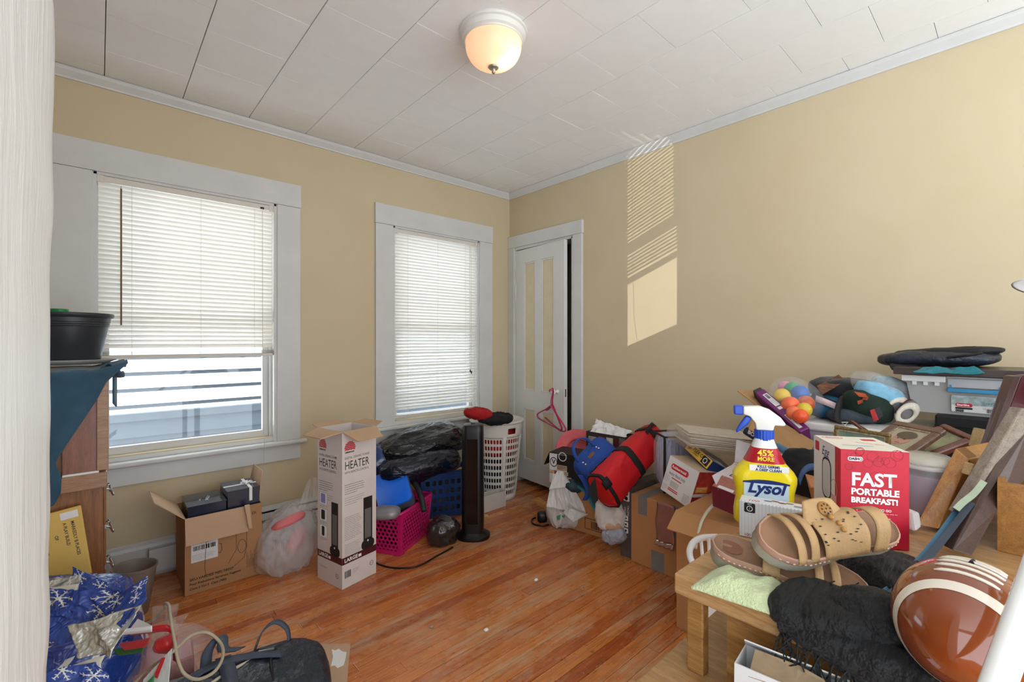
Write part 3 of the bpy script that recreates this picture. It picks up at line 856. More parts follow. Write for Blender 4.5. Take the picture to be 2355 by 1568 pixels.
o = tw.build('towel', M_TOWEL, None, smooth=True, solid=0.005)
tagit(o, 'dark teal towel draped over the dresser top under the flower pot', 'towel')

# pot and saucer
pc = P(157, 838, 1.85); pc.z = 1.128
sa = MB().lathe([(0.0, 0.0), (0.120, 0.0), (0.148, 0.014), (0.150, 0.018), (0.144, 0.018), (0.118, 0.006), (0, 0.006)], 40, Matrix.Translation(pc)).build('saucer', mat('pale_saucer', 'D8D2CC', 0.3, var=0.05), None, smooth=True, autosmooth=40)
tagit(sa, 'pale round saucer under the black flower pot', 'saucer')
pot = thing('flower_pot', pc + Vector((0, 0, 0.007)), 'black plastic flower pot with ringed rim on the dresser', 'pot')
MB().lathe([(0.0, 0.008), (0.094, 0.008), (0.097, 0.012), (0.122, 0.150), (0.126, 0.152), (0.124, 0.158), (0.127, 0.160), (0.126, 0.166), (0.129, 0.168), (0.130, 0.185), (0.138, 0.187), (0.142, 0.194), (0.140, 0.203), (0.132, 0.204), (0.126, 0.19), (0.120, 0.185), (0, 0.185)], 48, Matrix.Translation(pc)).build('body', mat('charcoal_pot', '30343A', 0.38, var=0.1), pot, smooth=True, autosmooth=35)
blob(pc + Vector((0, 0, 0.186)), [(0.12, 0, 0), (0, 0.12, 0), (0, 0, 0.012)], 0.006, 60, 2, 40, 10).build('soil', mat('dark_soil', '3A2B20', 0.95, var=0.3, vscale=60), pot, smooth=True)
gc = P(136, 712, 1.83); gc.z = pc.z + 0.186
cp = MB().lathe([(0.0, 0.0), (0.029, 0.0), (0.0295, 0.002), (0.0285, 0.032), (0.0265, 0.034), (0, 0.034)], 32, Matrix.Translation(gc)).build('green_cap', mat('green_plastic', '1F8A4C', 0.4), None, smooth=True, autosmooth=40)
tagit(cp, 'small green screw cap lying on the pot soil', 'cap')

# yellow mailer leaning on the dresser side
M_YEL = mat('yellow_mailer', 'D3AE5A', 0.6, var=0.05)
ma = PY(200, 1247, 2.19); mb_ = PY(225, 1330, 2.165); ml = PY(60, 1290, 2.19)
u = (ma - ml).normalized(); w = (ma - mb_)
w = (w - u * w.dot(u)); yb = Bx(ml - w * 2.2, u, w, (ma - ml).length, 0.015, w.length * 3.2)
ym = thing('mailer', yb.O, 'yellow padded mailer with black print leaning on the dresser side', 'envelope')
yb.solid('envelope', M_YEL, ym, bevel=0.004, seg=2)
FM = yb.f('front', yb.W, yb.H)
patch(FM, -0.055, -0.035, 0.045, 0.024, M_PAPERW, ym, 'label_patch')
for i, (s, dx, dy) in enumerate((('MARKEDLY B PLACES', -0.028, -0.045), ('A PLAY BUILD', -0.048, -0.045), ('OF .', -0.072, -0.08), ('DA VARIED FEEL', -0.102, -0.05))):
    text(s, 0.0125, M_INK, ym, FM @ Matrix.Translation((dx, dy, 0)) @ Matrix.Rotation(math.radians(-88), 4, 'Z'), bold=0.0002)

# waste bin
wbn = thing('waste_bin', (0.105, 2.66, 0), 'small round taupe waste bin between the dresser and the wall heater', 'bin')
MB().lathe([(0.0, 0.004), (0.060, 0.0), (0.063, 0.004), (0.080, 0.205), (0.084, 0.207), (0.084, 0.214), (0.079, 0.214), (0.075, 0.205), (0.058, 0.012), (0, 0.012)], 48,
           Matrix.Translation((0.105, 2.66, 0)) @ Matrix.Rotation(math.radians(4), 4, 'Y')).build('shell', mat('taupe_plastic', '7E7168', 0.5, var=0.05), wbn, smooth=True, autosmooth=40)
# ================================================================== left foreground: wrapping, gift, cord, duffel
def snow_mat():
    m = bpy.data.materials.new('snowflake_foil'); m.use_nodes = True
    t = NT(m); b = t.b
    uv = t.add('ShaderNodeUVMap'); mp = t.add('ShaderNodeMapping'); mp.inputs['Scale'].default_value = (2.0, 2.0, 1)
    t.link(uv.outputs[0], mp.inputs[0])
    vo = t.add('ShaderNodeTexVoronoi', voronoi_dimensions='2D'); vo.inputs['Scale'].default_value = 1.0; vo.inputs['Randomness'].default_value = 0.55
    t.link(mp.outputs[0], vo.inputs['Vector'])
    sb = t.add('ShaderNodeVectorMath', operation='SUBTRACT'); t.link(mp.outputs[0], sb.inputs[0]); t.link(vo.outputs['Position'], sb.inputs[1])
    sp = t.add('ShaderNodeSeparateXYZ'); t.link(sb.outputs[0], sp.inputs[0])
    an = t.math('ARCTAN2', sp.outputs[1], sp.outputs[0]); r = vo.outputs['Distance']
    arm = t.math('ABSOLUTE', t.math('SINE', t.math('MULTIPLY', an, 3.0)))
    d1 = t.math('MULTIPLY', arm, r)
    m1 = t.math('LESS_THAN', d1, 0.055)
    sw = t.math('ABSOLUTE', t.math('SUBTRACT', t.math('MODULO', t.math('ADD', r, t.math('MULTIPLY', arm, -0.09)), 0.13), 0.065))
    m2 = t.math('MULTIPLY', t.math('LESS_THAN', sw, 0.017), t.math('LESS_THAN', arm, 0.75))
    mk = t.math('MULTIPLY', t.math('MAXIMUM', m1, m2), t.math('LESS_THAN', r, 0.36))
    bl = t.ramp(t.noise(t.coord('Object'), 9, 3), [(0.35, lin('1E3F94')), (0.62, lin('2347A0'))])
    t.link(t.mix(mk, bl, lin('DADDE0')), b.inputs['Base Color'])
    b.inputs['Roughness'].default_value = 0.22; b.inputs['Coat Weight'].default_value = 0.4
    t.bump(t.noise(t.coord('Object'), 16, 3, 0.6, 0.6), 0.9, 0.03)
    return m
M_SNOW = snow_mat()
M_SILV = mat('silver_foil', 'D6D8D4', 0.18, 0.55, var=0.04, vscale=20, bump=1.0, bscale=22, bdist=0.03)
M_IVORY = mat('ivory_tissue', 'DCD8CC', 0.6, var=0.05)
def foil(corners, depths, amp, fs, seed, m, name, label, n=46, group=None, oct=3):
    pts = [P(x, y, d) for (x, y), d in zip(corners, depths)]
    o = sheet(pts, amp, fs, seed, n, normal=-FW, oct=oct).build(name, m, None, smooth=True, solid=0.0012)
    return tagit(o, label, 'wrapping paper', group)
# body of the heap: a crumpled gift bag standing on the floor
gb = thing('gift_bag', P(190, 1500, 1.5), 'crumpled blue foil gift bag with white snowflakes slumped before the dresser', 'gift bag')
c0 = P(120, 1500, 1.42); c0.z = 0.23
blob(c0, [(0.20, -0.05, 0), (0.03, 0.15, 0), (0, 0, 0.24)], 0.035, 6, 4.2, 70, 50, 0.8, zmin=0.002).build('bag_body', M_SNOW, gb, smooth=True)
sheet([P(95, 1345, 1.30), P(320, 1345, 1.33), P(300, 1440, 1.25), P(95, 1470, 1.22)], 0.042, 8, 2.4, 60, normal=-FW).build('bag_side', M_SNOW, gb, smooth=True, solid=0.001)
sheet([P(172, 1300, 1.42), P(262, 1335, 1.42), P(250, 1405, 1.34), P(165, 1392, 1.34)], 0.018, 8, 6.1, 40, normal=-FW).build('bag_flap', M_SNOW, gb, smooth=True, solid=0.001)
sheet([P(236, 1392, 1.27), P(346, 1320, 1.31), P(344, 1372, 1.27), P(285, 1440, 1.20)], 0.014, 8, 8.3, 40, normal=-FW).build('bag_flap', M_SNOW, gb, smooth=True, solid=0.001)
sheet([P(168, 1432, 1.21), P(322, 1392, 1.24), P(266, 1502, 1.17), P(182, 1506, 1.16)], 0.028, 9, 3.7, 50, normal=-FW).build('silver_lining', M_SILV, gb, smooth=True, solid=0.001)
sheet([P(95, 1335, 1.33), P(190, 1318, 1.36), P(185, 1368, 1.30), P(95, 1385, 1.28)], 0.016, 9, 5.2, 36, normal=-FW).build('silver_lining', M_SILV, gb, smooth=True, solid=0.001)
sheet([P(60, 1560, 1.12), P(250, 1500, 1.155), P(235, 1525, 1.14), P(90, 1590, 1.10)], 0.012, 7, 1.9, 30, normal=-FW).build('tissue', M_IVORY, gb, smooth=True, solid=0.001)
sheet([P(95, 1352, 1.30), P(184, 1340, 1.33), P(176, 1380, 1.28), P(95, 1392, 1.26)], 0.008, 10, 7.7, 24, normal=-FW).build('tissue', M_IVORY, gb, smooth=True, solid=0.001)
sheet([P(240, 1505, 1.16), P(290, 1640, 1.10), P(150, 1680, 1.04), P(95, 1545, 1.10)], 0.026, 8, 9.4, 50, normal=-FW).build('bag_base', M_SNOW, gb, smooth=True, solid=0.001)

# cellophane wrapped red gift with ribbon
M_CELLO = film('clear_cellophane', 'F0EEF0', 0.22, 0.08, 0.8, 30)
gf = thing('wrapped_gift', P(330, 1500, 1.5), 'red gift wrapped in clear cellophane with a red and white ribbon', 'gift')
rb = yawbox(P(296, 1560, 1.44) + Vector((0, 0.0, 0)), -4, 0.17, 0.14, 0.16); rb.O.z = 0.002; rb = Bx(rb.O, rb.u, Z, 0.17, 0.14, 0.16)
rb.solid('gift_box', mat('deep_red_paper', 'A3161C', 0.4, var=0.15, vscale=14), gf, bevel=0.006, seg=2)
gc2 = rb.at(0.10, 0.07, 0.11)
blob(gc2, [(0.13, 0.03, 0), (-0.02, 0.11, 0), (0, 0, 0.125)], 0.018, 10, 3.3, 64, 44, 0.8, stretch=(1, 1, 0.4), zmin=0.003, top_pinch=0.6).build('cellophane', M_CELLO, gf, smooth=True)
for k, (a, b, c, d) in enumerate((((352, 1392), (385, 1392), (392, 1470), (350, 1470)), ((385, 1390), (412, 1388), (400, 1475), (375, 1470)), ((395, 1420), (438, 1408), (402, 1462), (382, 1474)))):
    sheet([P(*a, 1.50), P(*b, 1.49 + k * 0.01), P(*c, 1.44), P(*d, 1.44)], 0.008, 16, 2.0 + k, 24, normal=-FW, stretch=(1, 0.3)).build('cellophane_tuft', M_CELLO, gf, smooth=True)
M_RED = mat('red_satin', 'C8232A', 0.35, var=0.1, sheen=0.3)
MB().ribbon(smooth_path([P(300, 1452, 1.40), P(345, 1448, 1.40), P(382, 1444, 1.41), P(394, 1452, 1.42), P(392, 1470, 1.41), P(372, 1480, 1.39)]), Vector((0, 0, 0.022)), 0.001).build('ribbon', M_RED, gf, smooth=True)
MB().ribbon(smooth_path([P(262, 1455, 1.37), P(310, 1450, 1.38), P(350, 1446, 1.39)]), Vector((0, 0, 0.018)), 0.001).build('ribbon', M_WINK, gf, smooth=True)
blob(P(380, 1480, 1.40), [RT * 0.024, Z * 0.022, FW * 0.02], 0.008, 30, 2, 24, 16).build('bow_knot', M_RED, gf, smooth=True)
sheet([P(275, 1478, 1.38), P(352, 1462, 1.38), P(340, 1484, 1.36), P(290, 1492, 1.36)], 0.01, 8, 2.2, 20, normal=-FW).build('ribbon_loop', M_RED, gf, smooth=True, solid=0.001)
sheet([P(262, 1492, 1.37), P(335, 1482, 1.37), P(330, 1500, 1.36), P(275, 1506, 1.36)], 0.006, 8, 4.2, 16, normal=-FW).build('green_leaf', mat('green_felt', '3F6B3A', 0.7), gf, smooth=True, solid=0.001)
MB().slab([P(398, 1500, 1.38), P(408, 1505, 1.38), P(405, 1522, 1.37), P(397, 1518, 1.37)], FW * 0.004).build('charm', mat('maroon_charm', '7E1E22', 0.3), gf)

# white gift card sticking out of the wrap
sq = sheet([P(318, 1422, 1.46), P(352, 1438, 1.45), P(330, 1458, 1.43), P(300, 1446, 1.43)], 0.002, 5, 1, 8, normal=-FW).build('white_card', M_PAPERW, None, solid=0.001)
tagit(sq, 'white card tucked between the blue wrap and the red gift', 'card')
# folded christmas card, striped
hc = thing('greeting_card', P(360, 1560, 1.36), 'striped red and green greeting card lying against the wrapped gift', 'card')
cq = [P(394, 1492, 1.36), P(384, 1600, 1.27), P(322, 1600, 1.27), P(330, 1562, 1.30)]
MB().slab(cq, FW * 0.003).build('card_sheet', mat('pale_striped_card', 'CDD3D0', 0.5, var=0.12, vscale=40, stretch=(6, 1, 1)), hc)
MB().slab([P(372, 1512, 1.334), P(380, 1512, 1.334), P(362, 1560, 1.292), P(352, 1556, 1.296)], FW * 0.001).build('print', M_RED, hc)
MB().slab([P(338, 1568, 1.288), P(356, 1550, 1.3), P(350, 1590, 1.268), P(334, 1595, 1.264)], FW * 0.001).build('print', mat('green_ink', '3F8F5A', 0.5), hc)

# beige extension cord
cd = thing('extension_cord', P(450, 1500, 1.5), 'beige flat extension cord looped over the gift and black duffel bag', 'cord')
cpx = [(300, 1580, 1.34), (340, 1540, 1.36), (392, 1503, 1.36), (440, 1462, 1.42), (478, 1455, 1.46), (508, 1480, 1.46), (512, 1512, 1.42), (492, 1545, 1.38), (455, 1562, 1.36), (425, 1550, 1.36), (410, 1520, 1.36), (402, 1475, 1.38), (392, 1420, 1.42), (388, 1392, 1.47), (380, 1388, 1.49), (378, 1400, 1.50), (352, 1425, 1.52), (322, 1440, 1.54), (290, 1455, 1.56)]
MB().tube(smooth_path([P(*q) for q in cpx], 8), 0.0048, 8).build('cable', mat('beige_cable', 'B3A78E', 0.5, var=0.05), cd, smooth=True)

# flat cardboard piece on the floor
cb = thing('cardboard_sheet', PZ(760, 1520), 'flat tan cardboard piece with a torn white patch lying on the floor', 'cardboard')
q = [PZ(806, 1482), PZ(792, 1640), PZ(560, 1640), PZ(600, 1484)]
MB().slab([p + Z * 0.0005 for p in q], Z * 0.004).build('sheet', M_CARDIN, cb)
MB().slab([PZ(x, y, 0.0048) for x, y in ((722, 1482), (725, 1482), (712, 1530), (709, 1530))], Z * 0.0006).build('fold_line', M_INK, cb)
MB().slab([PZ(x, y, 0.0048) for x, y in ((763, 1493), (771, 1496), (779, 1492), (787, 1498), (797, 1500), (794, 1518), (790, 1530), (776, 1536), (770, 1530), (761, 1532), (766, 1510))], Z * 0.001).build('torn_paper', M_WINK, cb)

# black duffel bag
M_NYL = mat('black_nylon', '252C38', 0.42, var=0.10, vscale=14, bump=0.7, bscale=22, bdist=0.02)
M_NYL2 = mat('black_webbing', '465060', 0.65, var=0.12, vscale=30, bump=0.3, bscale=400)
M_GREYP = mat('grey_bag_panel', '6A6C6A', 0.5, var=0.3, vscale=10)
M_STRAP0 = mat('black_zip_tape', '101216', 0.6)
bg = thing('duffel_bag', PZ(590, 1600), 'black nylon duffel bag with webbing straps lying on the floor', 'bag')
bc = PZ(538, 1700); bc.z = 0.095
lg = Vector((0.985, -0.17, 0)); ac = Vector((0.17, 0.985, 0))
blob(bc + lg * 0.035 + ac * 0.0, [lg * 0.235, ac * 0.155, Z * 0.095], 0.012, 8, 1.3, 80, 48, 0.55, zmin=0.003).build('body', M_NYL, bg, smooth=True)
blob(bc - lg * 0.17 + ac * 0.03, [lg * 0.11, ac * 0.125, Z * 0.078], 0.010, 8, 5.3, 50, 36, 0.6, zmin=0.003).build('end_pocket', M_GREYP, bg, smooth=True)
def onbag(s, t, lift=0.0):
    """point over the bag: s along, t across; simple superellipse top"""
    k = max(0.0, 1 - abs((s - 0.035) / 0.24) ** 3.4 - abs(t / 0.16) ** 3.4)
    return bc + lg * s + ac * t + Z * (0.094 * k ** 0.3 + lift)
MB().ribbon([onbag(-0.02 + 0.01 * math.sin(i * .3), -0.15 + 0.02 * i, 0.016) for i in range(15)], lg * 0.042, 0.003).build('strap', M_NYL2, bg, smooth=True)
MB().ribbon(smooth_path([onbag(-0.19, 0.02, 0.01), onbag(-0.12, 0.05, 0.014), onbag(-0.04, 0.075, 0.018), onbag(0.05, 0.06, 0.016), onbag(0.13, 0.02, 0.016)]), ac * 0.035, 0.003).build('strap', M_NYL2, bg, smooth=True)
hp = smooth_path([onbag(0.06, 0.11, 0.005), onbag(0.085, 0.135, 0.06), onbag(0.125, 0.14, 0.085), onbag(0.16, 0.125, 0.05), onbag(0.165, 0.10, 0.0)])
MB().ribbon(hp, ac * 0.022 + lg * 0.01, 0.004).build('handle', M_NYL2, bg, smooth=True)
hp = smooth_path([onbag(-0.075, 0.10, 0.0), onbag(-0.07, 0.125, 0.05), onbag(-0.045, 0.14, 0.085), onbag(-0.03, 0.13, 0.075), onbag(-0.025, 0.12, 0.04), onbag(0.02, 0.12, 0.025)])
MB().ribbon(hp, lg * 0.03 + ac * 0.01, 0.006).build('handle', M_NYL2, bg, smooth=True)
MB().tube(smooth_path([onbag(-0.2, -0.06, 0.004), onbag(-0.08, -0.02, 0.008), onbag(0.0, 0.03, 0.008), onbag(0.10, 0.07, 0.006)]), 0.005, 6).build('piping', mat('ivory_piping', 'C4BBA8', 0.6), bg, smooth=True)
MB().ribbon(smooth_path([onbag(-0.10, 0.10, 0.005), onbag(-0.115, 0.05, 0.012), onbag(-0.14, -0.02, 0.010), onbag(-0.15, -0.1, 0.004)]), lg * 0.024, 0.002).build('trim_band', M_IVORY, bg, smooth=True)
MB().tube([onbag(0.07, 0.075, 0.012), onbag(0.115, 0.06, 0.016)], 0.004, 6).build('zip_pull', mat('zip_metal', '8A8A86', 0.3, 0.8), bg)
MB().grid(lambda u, v: onbag(0.11 + 0.13 * u, -0.13 + 0.22 * v, 0.004), 12, 14).build('mesh_panel', mat('slate_mesh', '38424E', 0.6, var=0.5, vscale=180, bump=0.8, bscale=300), bg, smooth=True)
MB().tube(smooth_path([onbag(0.105, -0.14, 0.006), onbag(0.10, -0.05, 0.008), onbag(0.105, 0.03, 0.008), onbag(0.14, 0.10, 0.004), onbag(0.2, 0.11, -0.01)]), 0.005, 6).build('zipper', M_STRAP0, bg, smooth=True)
# clear jar beside it
jr = thing('bottle', P(430, 1568, 1.4), 'clear plastic bottle with ribbed cap at the end of the duffel bag', 'bottle')
jp = PZ(425, 1600); 
MB().lathe([(0, 0.0), (0.034, 0.0), (0.036, 0.006), (0.036, 0.09), (0.026, 0.11), (0.024, 0.12), (0, 0.12)], 28, Matrix.Translation(jp)).build('body', film('clear_pet', 'DDE4E4', 0.35, 0.1, 0.1), jr, smooth=True, autosmooth=50)
MB().lathe([(0.027, 0.118), (0.028, 0.122), (0.028, 0.138), (0.025, 0.141), (0, 0.141)], 28, Matrix.Translation(jp)).build('cap', M_WPLAST, jr, smooth=True, autosmooth=40)

# ================================================================== under the window: cartons and bag
ct = yawbox((0.304, 2.668, 0.001), 0.8, 0.332, 0.285, 0.370)
cx = thing('cardboard_box', ct.O, 'brown shipping carton with open flaps holding two navy gift boxes', 'box')
ct.open('body', M_CARD, cx)
flap(ct.at(0.0, -0.002, ct.H), ct.at(0.262, -0.002, ct.H), Vector((0, -0.22, -1)), 0.125, M_CARDIN, cx, taper=0.0)
flap(ct.at(0.245, -0.03, ct.H + 0.015), ct.at(0.268, -0.03, ct.H + 0.015), Vector((0.1, -0.15, -1)), 0.12, M_CARDIN, cx, 'torn_flap', taper=0.004)
flap(ct.at(0, 0, ct.H), ct.at(0, ct.D, ct.H), Vector((-1, 0, 0.85)), 0.15, M_CARDIN, cx, taper=0.03)
flap(ct.at(ct.W, ct.D, ct.H), ct.at(ct.W, 0.05, ct.H), Vector((0.16, 0.0, 1)), 0.15, M_CARDIN, cx, taper=0.03)
flap(ct.at(0, ct.D, ct.H), ct.at(ct.W, ct.D, ct.H), Vector((0, 0.25, -1)), 0.11, M_CARDIN, cx, taper=0.0)
F = ct.f('front')
patch(F, 0.025, 0.150, 0.110, 0.105, M_PAPERW, cx, 'shipping_label')
barcode(F, 0.034, 0.205, 0.09, 0.022, M_INK, cx); lines(F, 0.03, 0.247, 0.1, 4, 0.012, M_GREYINK, cx, th=0.0008, seed=3); lines(F, 0.03, 0.185, 0.1, 5, 0.006, M_GREYINK, cx, th=0.0008, seed=4)
for i, s in enumerate(('SKU-VARDES: NFL-18227', 'Pour Evaluations Serviront Suggests', 'Cont 2 Vol 3  Case (980)')):
    text(s, 0.017 - 0.002 * (i > 0), M_INK, cx, F @ Matrix.Translation((0.018, 0.070 - i * 0.022, 0)), sx=1.0, shear=0.1, bold=0.0004)
text('ER', 0.020, M_INK, cx, F @ Matrix.Translation((0.285, 0.325, 0)))
for i in range(9):
    patch(F, 0.262 + i * 0.006, 0.05, 0.0012, 0.085 - (i % 3) * 0.02, M_INK, cx, 'print')
b = MB(F)
def stroke(mb, pts, w=0.0022, th=0.0005):
    for p, q in zip(pts, pts[1:]):
        p, q = Vector((*p, 0)), Vector((*q, 0)); n = Vector((-(q - p).y, (q - p).x, 0)).normalized() * w / 2; o = Vector((0, 0, th))
        mb.face([p - n + o, q - n + o, q + n + o, p + n + o])
stroke(b, [(0.20, 0.265), (0.085, 0.235), (0.08, 0.11), (0.085, 0.075), (0.20, 0.075), (0.25, 0.11), (0.262, 0.16), (0.262, 0.31)])
stroke(b, [(0.215, 0.31), (0.215, 0.16), (0.18, 0.10)])
stroke(b, [(0.24 + 0.019 * math.cos(a * .4), 0.17 + 0.034 * math.sin(a * .4)) for a in range(17)])
stroke(b, [(0.17 + 0.05 * math.cos(a * .2), 0.262 + 0.022 * math.sin(a * .2)) for a in range(15, 33)])
stroke(b, [(0.138, 0.215), (0.150, 0.21), (0.152, 0.18), (0.146, 0.165), (0.138, 0.17)])
b.build('drawing_print', mat('brown_ink', '4A3020', 0.7), cx)

M_NAVY = mat('navy_gift_box', '1A2438', 0.22, var=0.05, coat=0.4)
M_LIDB = M_NAVY
g1 = Bx((0.318, 2.685, 0.20), X, Z, 0.160, 0.215, 0.215)
t1 = thing('gift_box', g1.O, 'plain navy gift box with silver lettering on its blue lid inside carton', 'gift box')
g1.solid('base', M_NAVY, t1); MB(g1.M).box((-0.002, -0.002, 0.2151), (0.162, 0.217, 0.219)).build('lid', M_LIDB, t1)
text('BACKLY', 0.020, M_WINK, t1, g1.f('top', 0.085, 0.06) @ Matrix.Rotation(math.radians(75), 4, 'Z'), th=0.0048, shear=0.2)
text('Studio', 0.013, M_WINK, t1, g1.f('top', 0.055, 0.07) @ Matrix.Rotation(math.radians(75), 4, 'Z'), th=0.0048)
g2 = Bx((0.484, 2.69, 0.20), X, Z, 0.145, 0.19, 0.252)
t2 = thing('gift_box', g2.O, 'navy gift box tied with a white ribbon bow inside carton', 'gift box')
g2.solid('base', M_NAVY, t2); MB(g2.M).box((-0.002, -0.002, 0.2521), (0.147, 0.192, 0.257)).build('lid', M_LIDB, t2)
rbm = MB(g2.M); rbm.box((-0.003, 0.082, 0.2571), (0.148, 0.096, 0.2585)).box((0.097, -0.003, 0.2571), (0.111, 0.193, 0.2585)).box((0.097, -0.0035, 0.19), (0.111, -0.0022, 0.2585))
rbm.build('ribbon', M_WINK, t2)
for a in range(6):
    an = math.radians(a * 60 + 15); c_ = g2.at(0.104, 0.089, 0.2588); dv = Vector((math.cos(an), math.sin(an), 0)); sv = Vector((-dv.y, dv.x, 0))
    MB().ribbon(smooth_path([c_, c_ + dv * 0.014 + Z * 0.008, c_ + dv * 0.028 + Z * 0.008, c_ + dv * 0.032 + Z * 0.002]), sv * 0.010, 0.001).build('bow_loop', M_WINK, t2, smooth=True)

# tall heater carton
hb = yawbox((0.885, 2.226, 0.001), 13.5, 0.205, 0.205, 0.772)
M_HBOX = mat('heater_carton_white', 'D8CFCA', 0.48, var=0.03)
M_MAR = mat('maroon_ink', '4A1518', 0.5, var=0.05); M_REDI = mat('red_ink', 'C52334', 0.5, var=0.04)
ht = thing('heater_box', hb.O, 'tall open heater carton with HEATER lettering and a maroon LARGE band', 'box')
hb.open('body', M_HBOX, ht)
flap(hb.at(0, 0, hb.H), hb.at(hb.W, 0, hb.H), -hb.v * 1.0 - Z * 0.45, 0.095, M_CARDIN, ht, taper=0.028)
flap(hb.at(0, hb.D, hb.H), hb.at(0, 0, hb.H), -hb.u - Z * 0.20, 0.10, M_CARDIN, ht, taper=0.028)
flap(hb.at(hb.W, 0, hb.H), hb.at(hb.W, hb.D, hb.H), hb.u * 1.0 + Z * 0.06 + hb.v * 0.4, 0.10, M_CARDIN, ht, taper=0.028)
flap(hb.at(hb.W, hb.D, hb.H), hb.at(0, hb.D, hb.H), hb.v + Z * 0.05, 0.095, M_CARDIN, ht, taper=0.028)
def heater_face(side, W_, base):
    F = hb.f(side)
    if base: patch(F, 0.001, 0.001, W_ - 0.002, hb.H - 0.002, base, ht, 'print', 0.0002)
    b = MB(F); e = 0.0006
    b.face([(0, 0.118, e), (W_, 0.118, e), (W_, 0.152, e), (0, 0.152, e)]); b.build('band_print', M_MAR, ht)
    text('LARGE', 0.026, M_WINK, ht, F @ Matrix.Translation((0.012, 0.134, 0.0005)), bold=0.0008)
    patch(F, 0.094, 0.126, 0.018, 0.014, M_WINK, ht, 'icon_print', 0.001)
    text('HEATER', 0.058, M_INK, ht, F @ Matrix.Translation((0.014, 0.600, 0)), sx=0.70)
    text('DIGITAL CERAMIC TOWER', 0.0165, M_INK, ht, F @ Matrix.Translation((0.014, 0.638, 0)), sx=0.74)
    text('WITH REMOTE CONTROL', 0.0165, M_INK, ht, F @ Matrix.Translation((0.014, 0.566, 0)), sx=0.74)
    b = MB(F)
    for k in range(5):
        yy = 0.678 + k * 0.0085; hw = (0.030, 0.032, 0.030, 0.025, 0.016)[k]
        for i in range(8):
            xa, xb = 0.045 - hw + 2 * hw * i / 8, 0.045 - hw + 2 * hw * (i + 1) / 8
            f = lambda x: yy + 0.0022 * math.sin(x * 330)
            b.face([(xa, f(xa), e), (xb, f(xb), e), (xb, f(xb) + 0.0065, e), (xa, f(xa) + 0.0065, e)])
    b.build('wave_logo_print', M_REDI, ht)
    text('Lakewood', 0.0125, M_INK, ht, F @ Matrix.Translation((0.016, 0.668, 0)), bold=0.0006)
    lines(F, 0.014, 0.505, 0.12, 5, 0.011, M_INK, ht, 0.0022, seed=5); lines(F, 0.014, 0.44, 0.12, 4, 0.011, M_GREYINK, ht, 0.002, seed=6)
    xo = 0.125 if side == 'front' else 0.118
    b = MB(F)   # tower heater picture
    b.face([(xo, 0.165, e), (xo + 0.055, 0.165, e), (xo + 0.055, 0.415, e), (xo, 0.415, e)]); b.build('picture_print', M_INK, ht)
    patch(F, xo + 0.008, 0.205, 0.039, 0.150, mat('grey_grille_ink', '6A6664', 0.5), ht, 'picture_print', 0.0010)
    patch(F, xo - 0.012, 0.150, 0.079, 0.045, M_INK, ht, 'picture_print', 0.0009, rad=0.018)
    disc(F, xo + 0.027, 0.19, 0.005, M_WINK, ht, 'picture_print', 0.0016)
    if side == 'front':
        lines(F, 0.014, 0.345, 0.10, 14, 0.0085, M_GREYINK, ht, 0.002, seed=7); lines(F, 0.014, 0.212, 0.095, 11, 0.0062, M_GREYINK, ht, 0.0014, seed=8)
        barcode(F, 0.014, 0.048, 0.036, 0.034, M_INK, ht); lines(F, 0.06, 0.075, 0.04, 4, 0.006, M_GREYINK, ht, 0.0014, seed=2)
        disc(F, 0.175, 0.065, 0.012, M_INK, ht, 'mark_print', ring=0.0022); text('ETL', 0.010, M_INK, ht, F @ Matrix.Translation((0.175, 0.065, 0)), align='CENTER')
    else:
        for k in range(3):
            y0 = 0.222 + k * 0.083
            MB(F).face([(0.02, y0, e), (0.082, y0, e), (0.082, y0 + 0.062, e), (0.02, y0 + 0.062, e)]).build('frame_print', M_INK, ht)
            patch(F, 0.0212, y0 + 0.0012, 0.0596, 0.0596, M_WINK, ht, 'frame_print', 0.0010)
            patch(F, 0.038 - 0.004 * k, y0 + 0.008 , 0.022 + 0.008 * k, 0.048, M_INK if k < 2 else mat('violet_ink', '8A86C4', 0.5), ht, 'picture_print', 0.0016, rad=0.006)
            lines(F, 0.02, y0 - 0.008, 0.065, 2, 0.006, M_GREYINK, ht, 0.0016, seed=k)
        text('TOWERHEAT', 0.014, M_GREYINK, ht, F @ Matrix.Translation((0.014, 0.072, 0)), sx=0.8)
        disc(F, 0.165, 0.055, 0.012, M_INK, ht, 'mark_print', ring=0.0022); text('ETL', 0.010, M_INK, ht, F @ Matrix.Translation((0.165, 0.055, 0)), align='CENTER')
heater_face('front', hb.W, None); heater_face('left', hb.D, None)

